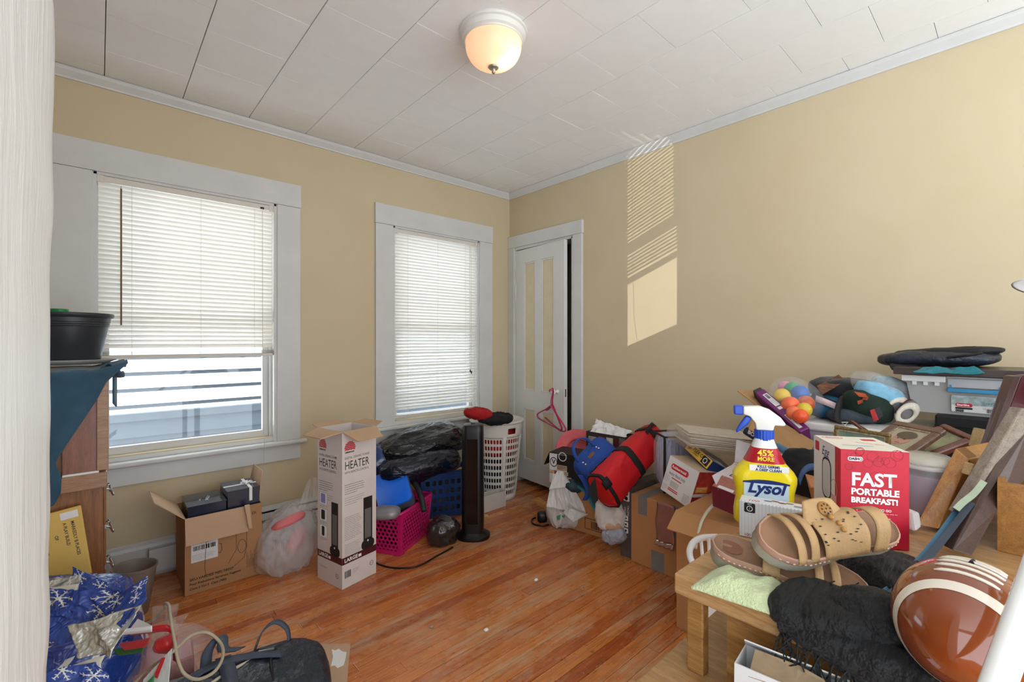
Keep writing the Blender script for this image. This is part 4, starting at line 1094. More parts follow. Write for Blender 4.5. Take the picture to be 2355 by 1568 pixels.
# milky shopping bag with pink things
pbg = thing('plastic_bag', (0.76, 2.70, 0), 'milky plastic bag of pink things slumped between the carton and heater box', 'bag')
blob((0.768, 2.68, 0.140), [(0.150, 0.02, 0), (-0.02, 0.125, 0), (0.03, 0.03, 0.155)], 0.026, 12, 6.6, 110, 80, 0.85, stretch=(1, 1, 0.35), oct=4, zmin=0.003, top_pinch=0.35).build('bag_film', film('milky_film', 'E4DEE0', 0.38, 0.15, 0.6, 28, (1, 1, 0.4)), pbg, smooth=True)
sheet([(0.80, 2.66, 0.28), (0.94, 2.70, 0.28), (0.93, 2.74, 0.43), (0.88, 2.72, 0.43)], 0.014, 14, 3, 30, stretch=(1, 0.3)).build('bag_neck', MATS['milky_film'], pbg, smooth=True)
for nm, c_, ax_, sd in (('pink_slipper', (0.755, 2.63, 0.255), [(0.085, 0.0, 0.022), (0, 0.04, 0), (0, -0.006, 0.022)], 1), ('pink_toy', (0.80, 2.63, 0.14), [(0.04, 0.0, 0.06), (0.03, 0.05, -0.02), (-0.03, 0, 0.03)], 2)):
    tagit(blob(c_, ax_, 0.004, 14, sd, 30, 20).build(nm, mat('coral_pink', 'DB7276', 0.5, var=0.1), None, smooth=True), 'coral pink slipper inside the milky plastic bag' if sd == 1 else 'coral pink soft toy inside the milky plastic bag', 'slipper' if sd == 1 else 'toy')
# ================================================================== middle: baskets, bags, tower heater, hamper
M_PINK = mat('magenta_plastic', 'C8186A', 0.35, var=0.06, coat=0.2)
M_BLUEC = mat('dark_blue_crate', '1C3F7A', 0.4, var=0.08)
M_BAG = mat('black_bin_liner', '0C0E14', 0.2, var=0.2, vscale=6, coat=0.15, bump=0.9, bscale=14, bdist=0.03, stretch=(0.6, 1, 1.6))
M_BAGB = mat('blue_bin_liner', '15346A', 0.2, var=0.2, vscale=6, coat=0.5)

def tapered(b, k):
    """wall mapping functions for a basket that narrows by k at the floor; returns fn(side)->fn(u,v)"""
    W_, D_, H_ = b.W, b.D, b.H
    cs = [(0, 0), (W_, 0), (W_, D_), (0, D_)]
    def corner(i, v):
        x, y = cs[i % 4]; s = k + (1 - k) * v
        return b.at(W_/2 + (x - W_/2) * s, D_/2 + (y - D_/2) * s, H_ * v)
    return lambda i: (lambda u, v: corner(i, v).lerp(corner(i + 1, v), u))
def basket(b, k, name, label, cat, m, cells, hole, kind, rim=0.012, handle=False):
    t = thing(name, b.O + (b.u * b.W + b.v * b.D) / 2, label, cat)
    w = tapered(b, k)
    for i in range(4):
        f = w(i); nu = cells[i % 2]; v0, v1 = 0.10, 0.86
        mb = lattice(lambda u, v: f(0.07 + 0.86 * u, v0 + (v1 - v0) * v), nu, cells[2], hole, kind)
        for ua, ub, va, vb in ((0, 1, 0, v0), (0, 1, v1, 1), (0, 0.07, v0, v1), (0.93, 1, v0, v1)):
            mb.grid(lambda u, v: f(ua + (ub - ua) * u, va + (vb - va) * v), 2, 2)
        mb.uv = {}
        mb.build('wall_panel', m, t, solid=0.0025)
    MB().face([w(i)(0, 0.005) for i in range(4)]).build('floor_panel', m, t, solid=0.003)
    pts = [w(i)(0, 1) for i in range(4)]; c = sum(pts, Vector()) / 4; path = []
    for i in range(4):
        a, p, n = pts[i-1], pts[i], pts[(i+1) % 4]; r = 0.03
        for j in range(5):
            q = j / 4; path.append(((p + (a - p).normalized() * r).lerp(p, q)).lerp(p.lerp(p + (n - p).normalized() * r, q), q))
    MB().tube(path, rim, 8, closed=True, flat=0.6).build('rim', m, t, smooth=True)
    return t
pb = yawbox((1.255, 2.325, 0.002), 31, 0.385, 0.27, 0.245)
basket(pb, 0.86, 'laundry_basket', 'magenta plastic basket with round holes holding a blue tin and hose', 'basket', M_PINK, (12, 8, 8), 0.62, 'hex')
# things in the pink basket
bt = thing('blue_tin', P(900, 1130, 2.6), 'bright blue square tin with rounded corners standing in the magenta basket', 'tin')
tc = [P(845, 1104, 2.80), P(920, 1073, 2.84), P(946, 1150, 2.66), P(872, 1182, 2.62)]
u_ = (tc[1] - tc[0]).normalized(); w_ = (tc[0] - tc[3]); tb = Bx(tc[3], u_, w_, (tc[1] - tc[0]).length, 0.05, w_.length)
MB(tb.M).slab([(x, 0, z) for x, z in [(lambda a, cx_, cz_: (cx_ + 0.03 * math.cos(a), cz_ + 0.03 * math.sin(a)))(math.radians(q * 90 + i * 15), tb.W - 0.03 if q in (0, 3) else 0.03, tb.H - 0.03 if q in (0, 1) else 0.03) for q in range(4) for i in range(7)]], (0, 0.05, 0)).build('tin_body', mat('grey_blue_tin', '51606E', 0.35, 0.3), bt, smooth=True, autosmooth=40)
MB(tb.M).slab([(x, -0.012, z) for x, z in [(lambda a, cx_, cz_: (cx_ + 0.028 * math.cos(a), cz_ + 0.028 * math.sin(a)))(math.radians(q * 90 + i * 15), tb.W - 0.031 if q in (0, 3) else 0.031, tb.H - 0.031 if q in (0, 1) else 0.031) for q in range(4) for i in range(7)]], (0, 0.0125, 0)).build('tin_lid', mat('vivid_blue', '1468E0', 0.3, var=0.05), bt, bevel=0.003, smooth=True, autosmooth=40)
hz = pb.at(0.22, 0.17, 0.05)
hs = MB().tube(smooth_path([P(925, 1190, 2.70), P(918, 1120, 2.86), P(930, 1098, 2.88), P(952, 1110, 2.84), P(968, 1140, 2.76), P(975, 1175, 2.70)], 8), 0.017, 10)
hs = hs.build('vacuum_hose', mat('charcoal_hose', '23282C', 0.5, bump=0.6, bscale=90), None, smooth=True); tagit(hs, 'black corrugated hose curled behind the blue tin in the basket', 'hose')
gp = blob(P(888, 1178, 2.52), [RT * 0.075, Z * 0.028, FW * 0.06], 0.003, 8, 2, 36, 20, 0.7).build('grey_pan', mat('grey_satin', '8E8C90', 0.35, 0.3), None, smooth=True)
tagit(gp, 'smooth grey lid lying at the front of the magenta basket', 'lid')
bp = blob(pb.at(0.24, 0.16, 0.09), [pb.u * 0.15, pb.v * 0.10, Z * 0.07], 0.01, 9, 3, 40, 24, 0.7).build('dark_cloth', mat('dark_maroon_cloth', '2A1820', 0.8), None, smooth=True)
tagit(bp, 'dark maroon cloth at the bottom of the magenta basket', 'cloth')

bc_ = yawbox((1.62, 2.725, 0.002), -20, 0.36, 0.20, 0.315)
bkt = basket(bc_, 0.93, 'storage_crate', 'dark blue slotted crate behind the black tower heater', 'crate', M_BLUEC, (7, 4, 4), 0.62, 'rect', rim=0.010)
MB().tube(smooth_path([bc_.at(bc_.W, 0.03, 0.315), bc_.at(bc_.W + 0.06, 0.02, 0.32), bc_.at(bc_.W + 0.075, 0.07, 0.322), bc_.at(bc_.W + 0.06, 0.13, 0.32), bc_.at(bc_.W, 0.14, 0.315)]), 0.011, 8).build('handle', mat('light_blue_plastic', '3E78B8', 0.35), bkt, smooth=True)
ws = Bx(bc_.at(0.20, -0.012, 0.322), bc_.u + Z * 0.02, Z, 0.13, 0.028, 0.008)
tagit(ws.solid('wood_strip', mat('pine_strip', 'C9A765', 0.6), None, bevel=0.002), 'short pale wood strip lying on the blue crate rim', 'wood')
cc = blob(bc_.at(0.18, 0.10, 0.13), [bc_.u * 0.15, bc_.v * 0.075, Z * 0.12], 0.02, 9, 4, 36, 24, 0.6).build('folded_clothes', mat('grey_mixed_cloth', '3B3A40', 0.9, var=0.6, vscale=22), None, smooth=True)
tagit(cc, 'dark mixed clothes seen through the blue crate slots', 'clothes')

b1_ = blob(P(975, 1026, 3.16) + Vector((0, 0.02, 0.0)), [Vector((0.30, -0.03, 0.045)), Vector((0.03, 0.17, 0)), Vector((-0.02, 0, 0.100))], 0.040, 5.0, 7.7, 110, 70, 0.8, stretch=(0.5, 1, 1.5)).build('trash_bag', M_BAG, None, smooth=True)
tagit(b1_, 'full black trash bag slumped under the second window', 'trash bag', 'black trash bags under the window')
b2_ = blob(P(968, 1068, 2.94), [Vector((0.25, -0.05, 0.02)), Vector((0.03, 0.10, 0)), Vector((-0.02, 0, 0.075))], 0.032, 6.0, 3.1, 110, 60, 0.8, stretch=(0.5, 1, 1.5)).build('trash_bag', mat('black_blue_liner', '0B1024', 0.2, var=0.3, vscale=5, coat=0.15, bump=0.9, bscale=14, bdist=0.03, stretch=(0.6, 1, 1.6)), None, smooth=True)
tagit(b2_, 'flatter blue black trash bag resting on the blue crate', 'trash bag', 'black trash bags under the window')
b3_ = blob(P(872, 1072, 3.02), [Vector((0.11, 0, 0)), Vector((0, 0.12, 0)), Vector((0, 0, 0.13))], 0.022, 8, 5.1, 60, 40, 0.8).build('trash_bag', M_BAGB, None, smooth=True)
tagit(b3_, 'dark blue trash bag wedged behind the tall heater carton', 'trash bag', 'black trash bags under the window')
bx_ = Bx((1.13, 2.72, 0.002), X, Z, 0.44, 0.24, 0.27)
t_ = thing('floor_box', bx_.O, 'closed brown carton underneath the trash bags', 'box'); bx_.solid('body', M_CARD, t_); patch(bx_.f('top'), 0, 0.10, 0.44, 0.04, M_CARDIN, t_, 'tape_strip')

# tower heater
tp = Vector((1.737, 2.293, 0))
to = thing('tower_heater', tp, 'slim black tower heater standing on a round base before the hamper', 'heater')
RB = lambda w_, d_, r_, z: None
def rrect(hw, hd, r, n=6):
    out = []
    for q, (sx, sy) in enumerate(((1, 1), (-1, 1), (-1, -1), (1, -1))):
        for i in range(n + 1):
            a = math.radians(q * 90 + i * 90 / n); out.append((sx * (hw - r) + r * math.cos(a), sy * (hd - r) + r * math.sin(a)))
    return out
TM = Matrix.Translation(tp) @ Matrix.Rotation(math.radians(-42), 4, 'Z')
def loft(secs, M, caps=True):
    m = MB(M); rings = [[m.pt((x, y, z)) for x, y in sec] for sec, z in secs]; n = len(rings[0])
    for a, b in zip(rings, rings[1:]):
        for j in range(n): m.f.append([a[j], a[(j+1) % n], b[(j+1) % n], b[j]])
    if caps: m.f.append(rings[0][::-1]); m.f.append(rings[-1])
    return m
loft([(rrect(0.105, 0.088, 0.087, 10), 0.0), (rrect(0.108, 0.090, 0.089, 10), 0.008), (rrect(0.106, 0.089, 0.088, 10), 0.020), (rrect(0.075, 0.065, 0.06, 10), 0.036), (rrect(0.068, 0.06, 0.05, 10), 0.044)], TM).build('base', M_BLACK, to, smooth=True, autosmooth=30)
loft([(rrect(0.066, 0.062, 0.035, 10), 0.040), (rrect(0.068, 0.064, 0.035, 10), 0.10), (rrect(0.066, 0.063, 0.035, 10), 0.64), (rrect(0.064, 0.060, 0.034, 10), 0.685), (rrect(0.058, 0.054, 0.032, 10), 0.700), (rrect(0.048, 0.044, 0.03, 10), 0.704)], TM).build('column', M_BLACK, to, smooth=True, autosmooth=35)
MB(TM).slab([(x, y - 0.0635, z) for x, y, z in ((-0.034, 0, 0.10), (0.034, 0, 0.10), (0.034, 0, 0.62), (-0.034, 0, 0.62))], (0, -0.003, 0)).build('grille', mat('black_gloss', '08080A', 0.12, var=0), to)
MB().lathe([(0, 0), (0.014, 0), (0.0145, 0.006), (0.010, 0.008), (0, 0.008)], 20, TM @ Matrix.Translation((0, 0, 0.704))).build('dial', mat('dial_grey', '55585C', 0.2, 0.5), to, smooth=True, autosmooth=40)
MB().tube(smooth_path([PZ(1042, 1258, 0.006), PZ(1010, 1275, 0.005), PZ(965, 1300, 0.005), PZ(925, 1306, 0.005), PZ(890, 1303, 0.005), PZ(862, 1292, 0.005), PZ(835, 1270, 0.005)], 6), 0.0042, 6).build('power_cord', M_BLACK, to, smooth=True)
wr_ = blob(PZ(1032, 1245) + Vector((-0.04, 0, 0.075)), [Vector((0.075, -0.03, 0)), Vector((0.02, 0.05, 0)), Vector((0, 0, 0.075))], 0.030, 14, 2.2, 60, 40, 0.9, zmin=0.002).build('plastic_wrap', mat('smoky_wrap', '2B2828', 0.12, var=0.1, vscale=20, coat=0.6, alpha=0.9), None, smooth=True)
tagit(wr_, 'crumpled dark plastic wrapper at the foot of the tower heater', 'wrapper')

# white laundry hamper
hc_ = Vector((2.335, 2.775, 0.0))
hm = thing('laundry_hamper', hc_, 'tall white lattice laundry hamper filled with red and black clothes', 'hamper')
M_HAMP = mat('hamper_white', 'DAD6CE', 0.4, var=0.03)
def hr(v): return 0.150 + 0.052 * v ** 1.0
def hp_(u, v):
    a = u * 2 * math.pi; r = hr(v); return hc_ + Vector((r * math.cos(a), r * math.sin(a), 0.6 * v))
mb = lattice(lambda u, v: hp_(u, 0.07 + 0.74 * v), 52, 9, 0.70, 'rect'); mb.uv = {}
mb.build('lattice_wall', M_HAMP, hm, solid=0.003)
MB().grid(lambda u, v: hp_(u, 0.07 * v), 52, 3, closed_u=True).build('lower_band', M_HAMP, hm, smooth=True, solid=0.003)
ub_ = MB().grid(lambda u, v: hp_(u, 0.81 + 0.19 * v), 104, 9, closed_u=True)
ub_.uv = {}; ub_.f = [f for k_, f in enumerate(ub_.f) if not (74 <= k_ // 8 <= 79 and 2 <= k_ % 8 <= 4)]   # real hand opening
ub_.build('upper_band', M_HAMP, hm, smooth=True, solid=0.003)
for a in (0.30, 1.38, 3.0, 4.25, 5.2):
    MB().grid(lambda u, v: hp_((a + 0.16 * u) / (2 * math.pi), 0.06 + 0.77 * v) + Vector((math.cos(a), math.sin(a), 0)) * 0.003, 5, 8).build('upright', M_HAMP, hm, smooth=True, solid=0.004)
MB().lathe([(0.199, 0.585), (0.214, 0.592), (0.217, 0.600), (0.213, 0.608), (0.203, 0.610), (0.196, 0.600)], 56, Matrix.Translation(hc_)).build('rim', M_HAMP, hm, smooth=True)
MB().lathe([(0, 0.012), (0.149, 0.012)], 40, Matrix.Translation(hc_), cap=False).build('bottom', M_HAMP, hm)
M_RCL = mat('red_cloth', 'A8141C', 0.85, var=0.15); M_KCL = mat('black_cloth', '15151A', 0.85, var=0.3)
o = blob(hc_ + Vector((0, 0, 0.44)), [(0.152, 0, 0), (0, 0.152, 0), (0, 0, 0.11)], 0.012, 9, 2, 50, 30, 0.55).build('red_garment', M_RCL, None, smooth=True); tagit(o, 'red garment stuffed in the upper half of the white hamper', 'clothes')
o = blob(hc_ + Vector((0, 0, 0.175)), [(0.132, 0, 0), (0, 0.132, 0), (0, 0, 0.15)], 0.006, 9, 3, 50, 30, 0.5).build('black_garment', M_KCL, None, smooth=True); tagit(o, 'black clothes packed in the lower half of the white hamper', 'clothes')
o = blob(P(1100, 949, 3.38) + Vector((0, 0, -0.005)), [Vector((0.085, -0.03, -0.01)), Vector((0.02, 0.06, 0)), Vector((0, 0, 0.028))], 0.022, 14, 4, 60, 36, 0.8).build('red_glove', M_RCL, None, smooth=True); tagit(o, 'red glove lying over the white hamper rim', 'glove')
o = blob(P(1138, 962, 3.45), [Vector((0.12, -0.02, 0)), Vector((0.02, 0.09, 0)), Vector((0, 0, 0.022))], 0.028, 13, 6, 70, 36, 0.8).build('black_shirt', M_KCL, None, smooth=True); tagit(o, 'black shirt heaped on top of the white hamper', 'clothes')
# clear tray in front of the hamper
tr_ = Bx((1.93, 2.545, 0.002), X, Z, 0.30, 0.075, 0.115)
t_ = thing('plastic_tray', tr_.O, 'shallow clear plastic tray on the floor before the hamper', 'tray'); tr_.open('body', film('frosted_tray', 'E6E2DC', 0.55, 0.25, 0.05), t_, 0.003)
MB(tr_.M).box((-0.004, -0.004, 0.108), (0.304, 0.002, 0.116)).box((-0.004, 0.073, 0.108), (0.304, 0.079, 0.116)).box((-0.004, 0.002, 0.108), (0.002, 0.073, 0.116)).box((0.298, 0.002, 0.108), (0.304, 0.073, 0.116)).build('lip', MATS['frosted_tray'], t_)
tagit(MB().slab([PZ(x, y, 0.001) for x, y in ((1108, 1182), (1122, 1183), (1124, 1189), (1112, 1189))], Z * 0.001).build('paper_tag', mat('manila_tag', 'C8B070', 0.7), None), 'small manila tag on the floor by the clear tray', 'tag')

# hangers on the knob
kc = DM @ Vector((0.525, 0.034, 0.775))
for k, (m_, yaw_, dz, sc) in enumerate(((mat('crimson_hanger', 'A81844', 0.3, var=0.05), 0.06, 0.0, 1.15), (mat('pink_hanger', 'C8406C', 0.3, var=0.05), -0.06, -0.006, 1.15))):
    h = thing('clothes_hanger', kc, ('crimson plastic hanger hooked on the closet door knob', 'rose pink plastic hanger hung behind the crimson one on the knob')[k], 'hanger', 'hangers on the closet door knob')
    hx = (du + dn * (0.30 + 2.0 * yaw_)).normalized()
    c_ = kc + Vector((0, 0, -0.012 + dz)) + (DM.to_3x3() @ Vector((0, 0.016 + 0.016 * k, 0)))
    pr = lambda a, b: c_ + hx * a * sc + Z * b
    tl_ = 0.06  # tilt: one shoulder lower
    MB().tube(smooth_path([pr(-0.02, 0.020), pr(-0.012, 0.036), pr(0.006, 0.040), pr(0.020, 0.026), pr(0.018, 0.004), pr(0.004, -0.04), pr(0.0, -0.085)]), 0.0045, 8).build('hook', m_, h, smooth=True)
    MB().tube(smooth_path([pr(0.0, -0.085), pr(-0.07, -0.125), pr(-0.155, -0.165), pr(-0.180, -0.185), pr(-0.172, -0.205), pr(-0.150, -0.212)]), 0.0075, 8, flat=0.7).build('shoulder', m_, h, smooth=True)
    MB().tube(smooth_path([pr(0.0, -0.085), pr(0.07, -0.140), pr(0.155, -0.205), pr(0.178, -0.230), pr(0.168, -0.250), pr(0.140, -0.254)]), 0.0075, 8, flat=0.7).build('shoulder', m_, h, smooth=True)
    MB().tube([pr(-0.155, -0.213), pr(0.0, -0.236), pr(0.145, -0.254)], 0.0055, 8).build('bar', m_, h, smooth=True)
# ================================================================== right: floor pile by the door
def pslab(pts, d, thick, name, m, parent=None, back=None, **k):
    """solid from pixel corners with depths, thickened along back (default away from camera)"""
    ps = [P(x, y, dd) for (x, y), dd in zip(pts, d)]
    return MB().slab(ps, (back if back is not None else FW) * thick).build(name, m, parent, **k)
def facebox(tl, tr, bl, D_):
    """Bx whose front face has the given corners (top-left, top-right, bottom-left points)"""
    u = tr - tl; w = tl - bl; w = w - u * (w.dot(u) / u.length_squared)
    return Bx(tl - w, u, w, u.length, D_, w.length)

M_CARD2 = mat('warm_cardboard', 'B98456', 0.8, var=0.05, vscale=5, bump=0.05, bscale=80)
M_TAPE = mat('grey_duct_tape', '7C7C7E', 0.35, var=0.08)
# big carton with duct tape
cb1 = Bx((2.195, 1.45, 0.001), (0, -1, 0), Z, 0.47, 0.48, 0.372)
t_ = thing('cardboard_box', cb1.O, 'large brown carton patched with grey duct tape against the long wall', 'box')
cb1.solid('body', M_CARD2, t_, bevel=0.002)
F = cb1.f('front')
for x, y, w, h in ((0.045, 0.275, 0.055, 0.098), (0.235, 0.225, 0.06, 0.148), (0.125, 0.001, 0.075, 0.105)): patch(F, x, y, w, h, M_TAPE, t_, 'duct_tape', 0.0008)
patch(cb1.f('top'), 0.045, 0.0, 0.055, 0.2, M_TAPE, t_, 'duct_tape', 0.0008); patch(cb1.f('top'), 0, 0.22, 0.47, 0.05, M_CARDIN, t_, 'tape_strip', 0.0006)
fo = MB(F).grid(lambda u, v: (0.165 + 0.10 * u + 0.004 * math.sin(v * 9), 0.375 - 0.20 * v, 0.012 + 0.012 * v + 0.004 * math.sin(u * 8 + v * 5)), 10, 16).build('foil_strip', mat('torn_foil_tape', 'A0746C', 0.3, 0.35, var=0.15), t_, smooth=True, solid=0.001)
MB(F).grid(lambda u, v: (0.163 + 0.104 * u, 0.18 - 0.028 * v, 0.026 + 0.006 * math.sin(u * 20 + v * 3)), 18, 5).build('foil_edge', mat('bright_foil', 'C9C9C9', 0.2, 0.8), t_, smooth=True, solid=0.001)
cb2 = Bx((2.212, 1.53, 0.001), (0, -1, 0), Z, 0.075, 0.34, 0.40)
t_ = thing('product_box', cb2.O, 'narrow dark grey product box with white icons beside taped carton', 'box')
cb2.solid('body', mat('dark_taupe_box', '57504E', 0.45, var=0.05), t_)
F = cb2.f('front')
patch(F, 0.016, 0.315, 0.042, 0.062, M_WINK, t_, 'icon_print', rad=0.008); disc(F, 0.037, 0.358, 0.012, M_INK, t_, th=0.0008); disc(F, 0.037, 0.331, 0.011, M_INK, t_, th=0.0008)
for y in (0.205, 0.17, 0.135): patch(F, 0.02, y, 0.030, 0.028, M_WINK, t_, 'icon_print', rad=0.004); disc(F, 0.035, y + 0.014, 0.006, M_INK, t_, 'icon_print', 0.0008)
text('INSTALL', 0.016, M_WINK, t_, F @ Matrix.Translation((0.05, 0.235, 0)) @ Matrix.Rotation(math.radians(90), 4, 'Z')); text('VIDEO', 0.016, M_WINK, t_, F @ Matrix.Translation((0.03, 0.235, 0)) @ Matrix.Rotation(math.radians(90), 4, 'Z'))

# small carton and things behind the white carrier bag
sc1 = Bx((2.265, 2.07, 0.001), (0.14, -0.99, 0), Z, 0.42, 0.28, 0.27)
t_ = thing('cardboard_box', sc1.O, 'small tan carton with a printed label behind the white carrier bag', 'box'); sc1.solid('body', M_CARD2, t_)
F = sc1.f('front'); MB(F).face([(0.215, 0.03, 0.0004), (0.335, 0.03, 0.0004), (0.335, 0.10, 0.0004), (0.215, 0.10, 0.0004)]).build('label_print', M_MAR, t_)
patch(F, 0.219, 0.034, 0.112, 0.062, M_CARD2, t_, 'label_print', 0.0006); barcode(F, 0.26, 0.04, 0.06, 0.045, M_INK, t_, 0.001)
# kitchenware box
kx = Bx((2.245, 2.12, 0.272), (0.25, -0.97, 0), Z, 0.26, 0.20, 0.205)
t_ = thing('product_box', kx.O, 'black and white kitchenware box showing a V emblem by the closet door', 'box'); kx.solid('body', M_INK, t_)
F = kx.f('front'); patch(F, 0.002, 0.002, 0.13, 0.196, M_PAPERW, t_, 'print')
patch(F, 0.06, 0.10, 0.145, 0.096, M_INK, t_, 'print', 0.0008)
disc(F, 0.034, 0.142, 0.028, M_INK, t_, 'emblem_print', 0.0008, sy=1.15, ring=0.005); text('V', 0.042, M_INK, t_, F @ Matrix.Translation((0.034, 0.142, 0.0008)), align='CENTER', bold=0.001)
disc(F, 0.10, 0.185, 0.030, M_WINK, t_, 'print', 0.0014, ring=0.005)
for i, c_ in enumerate(('C8A878', '8A5A5C', '6E8CA8', 'B8A890')): patch(F, 0.004 + i * 0.035, 0.064, 0.032, 0.024, mat('photo_ink_%d' % i, c_, 0.5, var=0.3, vscale=80), t_, 'picture_print', 0.0010)
patch(F, 0.058, 0.094, 0.075, 0.034, M_CARDIN, t_, 'print', 0.0012); lines(F, 0.062, 0.118, 0.065, 3, 0.008, M_INK, t_, 0.003, th=0.0016, seed=2)
patch(F, 0.09, 0.008, 0.075, 0.048, M_CARDIN, t_, 'print', 0.0010); text('STEMWARE', 0.013, M_INK, t_, F @ Matrix.Translation((0.093, 0.032, 0.001)))
flap(kx.at(0, 0.1, 0.20), kx.at(0, 0.0, 0.20), -kx.u * 0.5 - Z, 0.10, M_INK, t_, taper=0.01)
# printed tray box above it
kb2 = Bx((2.46, 1.98, 0.479), (0.06, -0.998, 0.0), (0, 0.12, 1), 0.30, 0.14, 0.13)
t_ = thing('product_box', kb2.O, 'printed open box of crumpled white tissue behind the pink hat', 'box'); kb2.open('body', mat('dark_print_box', '3A3230', 0.5), t_, 0.003)
F = kb2.f('front')
for i, (x, y, w, h, c_) in enumerate(((0.02, 0.02, 0.06, 0.08, 'BBB4A8'), (0.10, 0.05, 0.05, 0.06, '8C2A28'), (0.16, 0.05, 0.05, 0.06, 'CFC6B8'), (0.215, 0.04, 0.035, 0.075, '5C1C20'), (0.255, 0.03, 0.04, 0.09, '6E6A66'))): patch(F, x, y, w, h, mat('box_ink_%d' % i, c_, 0.5, var=0.25, vscale=70), t_, 'print')
lines(F, 0.024, 0.09, 0.05, 6, 0.010, M_INK, t_, 0.003, th=0.0008, seed=9)
tagit(sheet([kb2.at(0.02, 0.02, 0.09), kb2.at(0.29, 0.02, 0.09), kb2.at(0.28, 0.12, 0.14), kb2.at(0.01, 0.12, 0.18)], 0.035, 14, 4.4, 36).build('tissue_paper', mat('white_tissue', 'E8E6E6', 0.7, var=0.03), None, smooth=True, solid=0.001), 'crumpled white tissue paper sticking up by the closet door', 'tissue')
# pink hat
hM = frame(P(1330, 1022, 3.26), RT.copy(), (Z * 0.85 + FW * 0.5).normalized())
pk = thing('sun_hat', P(1335, 1035, 3.26), 'coral pink wide brimmed hat standing on the kitchenware box', 'hat')
MB().lathe([(0.165, 0.0), (0.162, 0.004), (0.10, 0.012), (0.085, 0.012), (0.085, 0.008), (0.10, 0.006), (0.16, -0.002)], 48, hM @ Matrix.Translation((0, -0.05, 0.0))).build('brim', mat('coral_felt', 'D9646C', 0.7, var=0.12, vscale=14), pk, smooth=True)
MB().lathe([(0.086, 0.012), (0.082, -0.05), (0.06, -0.075), (0.0, -0.08)], 36, hM @ Matrix.Translation((0, -0.05, 0.0)), cap=False).build('crown', mat('dark_lining', '2C2422', 0.8), pk, smooth=True)

# blue doctor-style bag
M_BLUEB = mat('royal_blue_canvas', '224A9C', 0.75, var=0.12, vscale=14, bump=0.3, bscale=300)
bb = thing('blue_bag', P(1380, 1065, 2.8), 'royal blue canvas bag with short handles lying on its back', 'bag')
ba = P(1316, 1078, 2.80); bbp = P(1378, 1012, 2.86); bcp = P(1440, 1045, 2.80)
ux = (bbp - ba); vy = (bcp - bbp); ctr = P(1374, 1064, 2.80)
un = ux.normalized(); vn = (vy - un * vy.dot(un)).normalized(); wn = un.cross(vn)
blob(ctr, [un * 0.130, vn * 0.105, wn * 0.10], 0.006, 7, 2.2, 60, 40, 0.45).build('body', M_BLUEB, bb, smooth=True)
blob(ctr + vn * 0.03 - FW * 0.07, [un * 0.085, vn * 0.07, wn * 0.05], 0.004, 7, 3.2, 40, 30, 0.5).build('pocket', M_BLUEB, bb, smooth=True)
pA, pB = P(1338, 1058, 2.68), P(1372, 1024, 2.72)
MB().ribbon(smooth_path([P(1332, 1062, 2.68), P(1320, 1042, 2.67), P(1320, 1022, 2.68), P(1334, 1008, 2.70), P(1350, 1010, 2.71), P(1366, 1026, 2.72)]), RT * 0.020 + Z * 0.006, 0.005).build('handle', M_BLUEB, bb, smooth=True)
for px_, py_, d_ in ((1341, 1064, 2.67), (1347, 1068, 2.665), (1371, 1028, 2.70), (1377, 1031, 2.695)):
    MB().lathe([(0, 0.004), (0.006, 0.003), (0.007, 0)], 12, frame(P(px_, py_, d_), RT, Z, -FW)).build('rivet', mat('bright_steel', 'D0D0D4', 0.2, 0.9), bb, smooth=True)
MB(frame(P(1351, 1050, 2.665), un, vn, -FW)).box((0, 0, 0), (0.045, 0.018, 0.002)).build('leather_patch', mat('brown_leather', '6A4638', 0.6), bb)
MB().ribbon(smooth_path([P(1334, 1092, 2.70), P(1345, 1110, 2.69), P(1352, 1130, 2.69), P(1345, 1150, 2.70)]), RT * 0.03, 0.004).build('side_strap', M_BLUEB, bb, smooth=True)

# red duffel
M_REDB = mat('red_nylon', 'CC1420', 0.55, var=0.1, vscale=8, bump=0.25, bscale=280)
M_STR = mat('black_strap', '1B1A1C', 0.7, var=0.1, bump=0.3, bscale=300)
rd = thing('red_duffel', P(1440, 1080, 2.7), 'red duffel bag with black straps lying slanted over the boxes', 'bag')
e0, e1 = P(1386, 1130, 2.52), P(1508, 1003, 2.78)
axd = (e1 - e0); La = axd.length; ad = axd.normalized(); sd = ad.cross(-FW).normalized(); dp = sd.cross(ad).normalized()
def duf(u, v, lift=0.0):
    t = min(0.999, max(0.001, v)); a = u * 2 * math.pi
    r = 0.096 * (1 - 0.18 * t) * min(1, 0.72 + 4.5 * min(t, 1 - t) ** 0.8 if min(t, 1 - t) < 0.08 else 1)
    sg = lambda q: (1 if q >= 0 else -1) * abs(q) ** 0.55
    c_ = e0 + axd * (t * 1.06 - 0.03) - sd * 0.025 * math.sin(t * math.pi) * 0.4
    nz = 0.010 * ridged(Vector((math.cos(a), math.sin(a), t * 4)), 1.1, 3.0)
    return c_ + (sd * sg(math.cos(a)) * 1.0 + dp * sg(math.sin(a)) * 0.8) * (r + nz + lift)
mb = MB().grid(duf, 48, 44, closed_u=True)
mb.f.append([i * 44 for i in range(48)][::-1]); mb.f.append([i * 44 + 43 for i in range(48)])
mb.build('body', M_REDB, rd, smooth=True)
for va, vb, nm in ((0.02, 0.055, 'piping'), (0.44, 0.515, 'strap'), (0.84, 0.89, 'strap')):
    MB().grid(lambda u, v: duf(u, va + (vb - va) * v, 0.004), 48, 4, closed_u=True).build(nm, M_STR, rd, smooth=True, solid=0.003)
MB().grid(lambda u, v: duf(0.53 + 0.06 * u + 0.05 * v, 0.03 + 0.32 * v, 0.004), 3, 20).build('seam', M_STR, rd, smooth=True, solid=0.002)
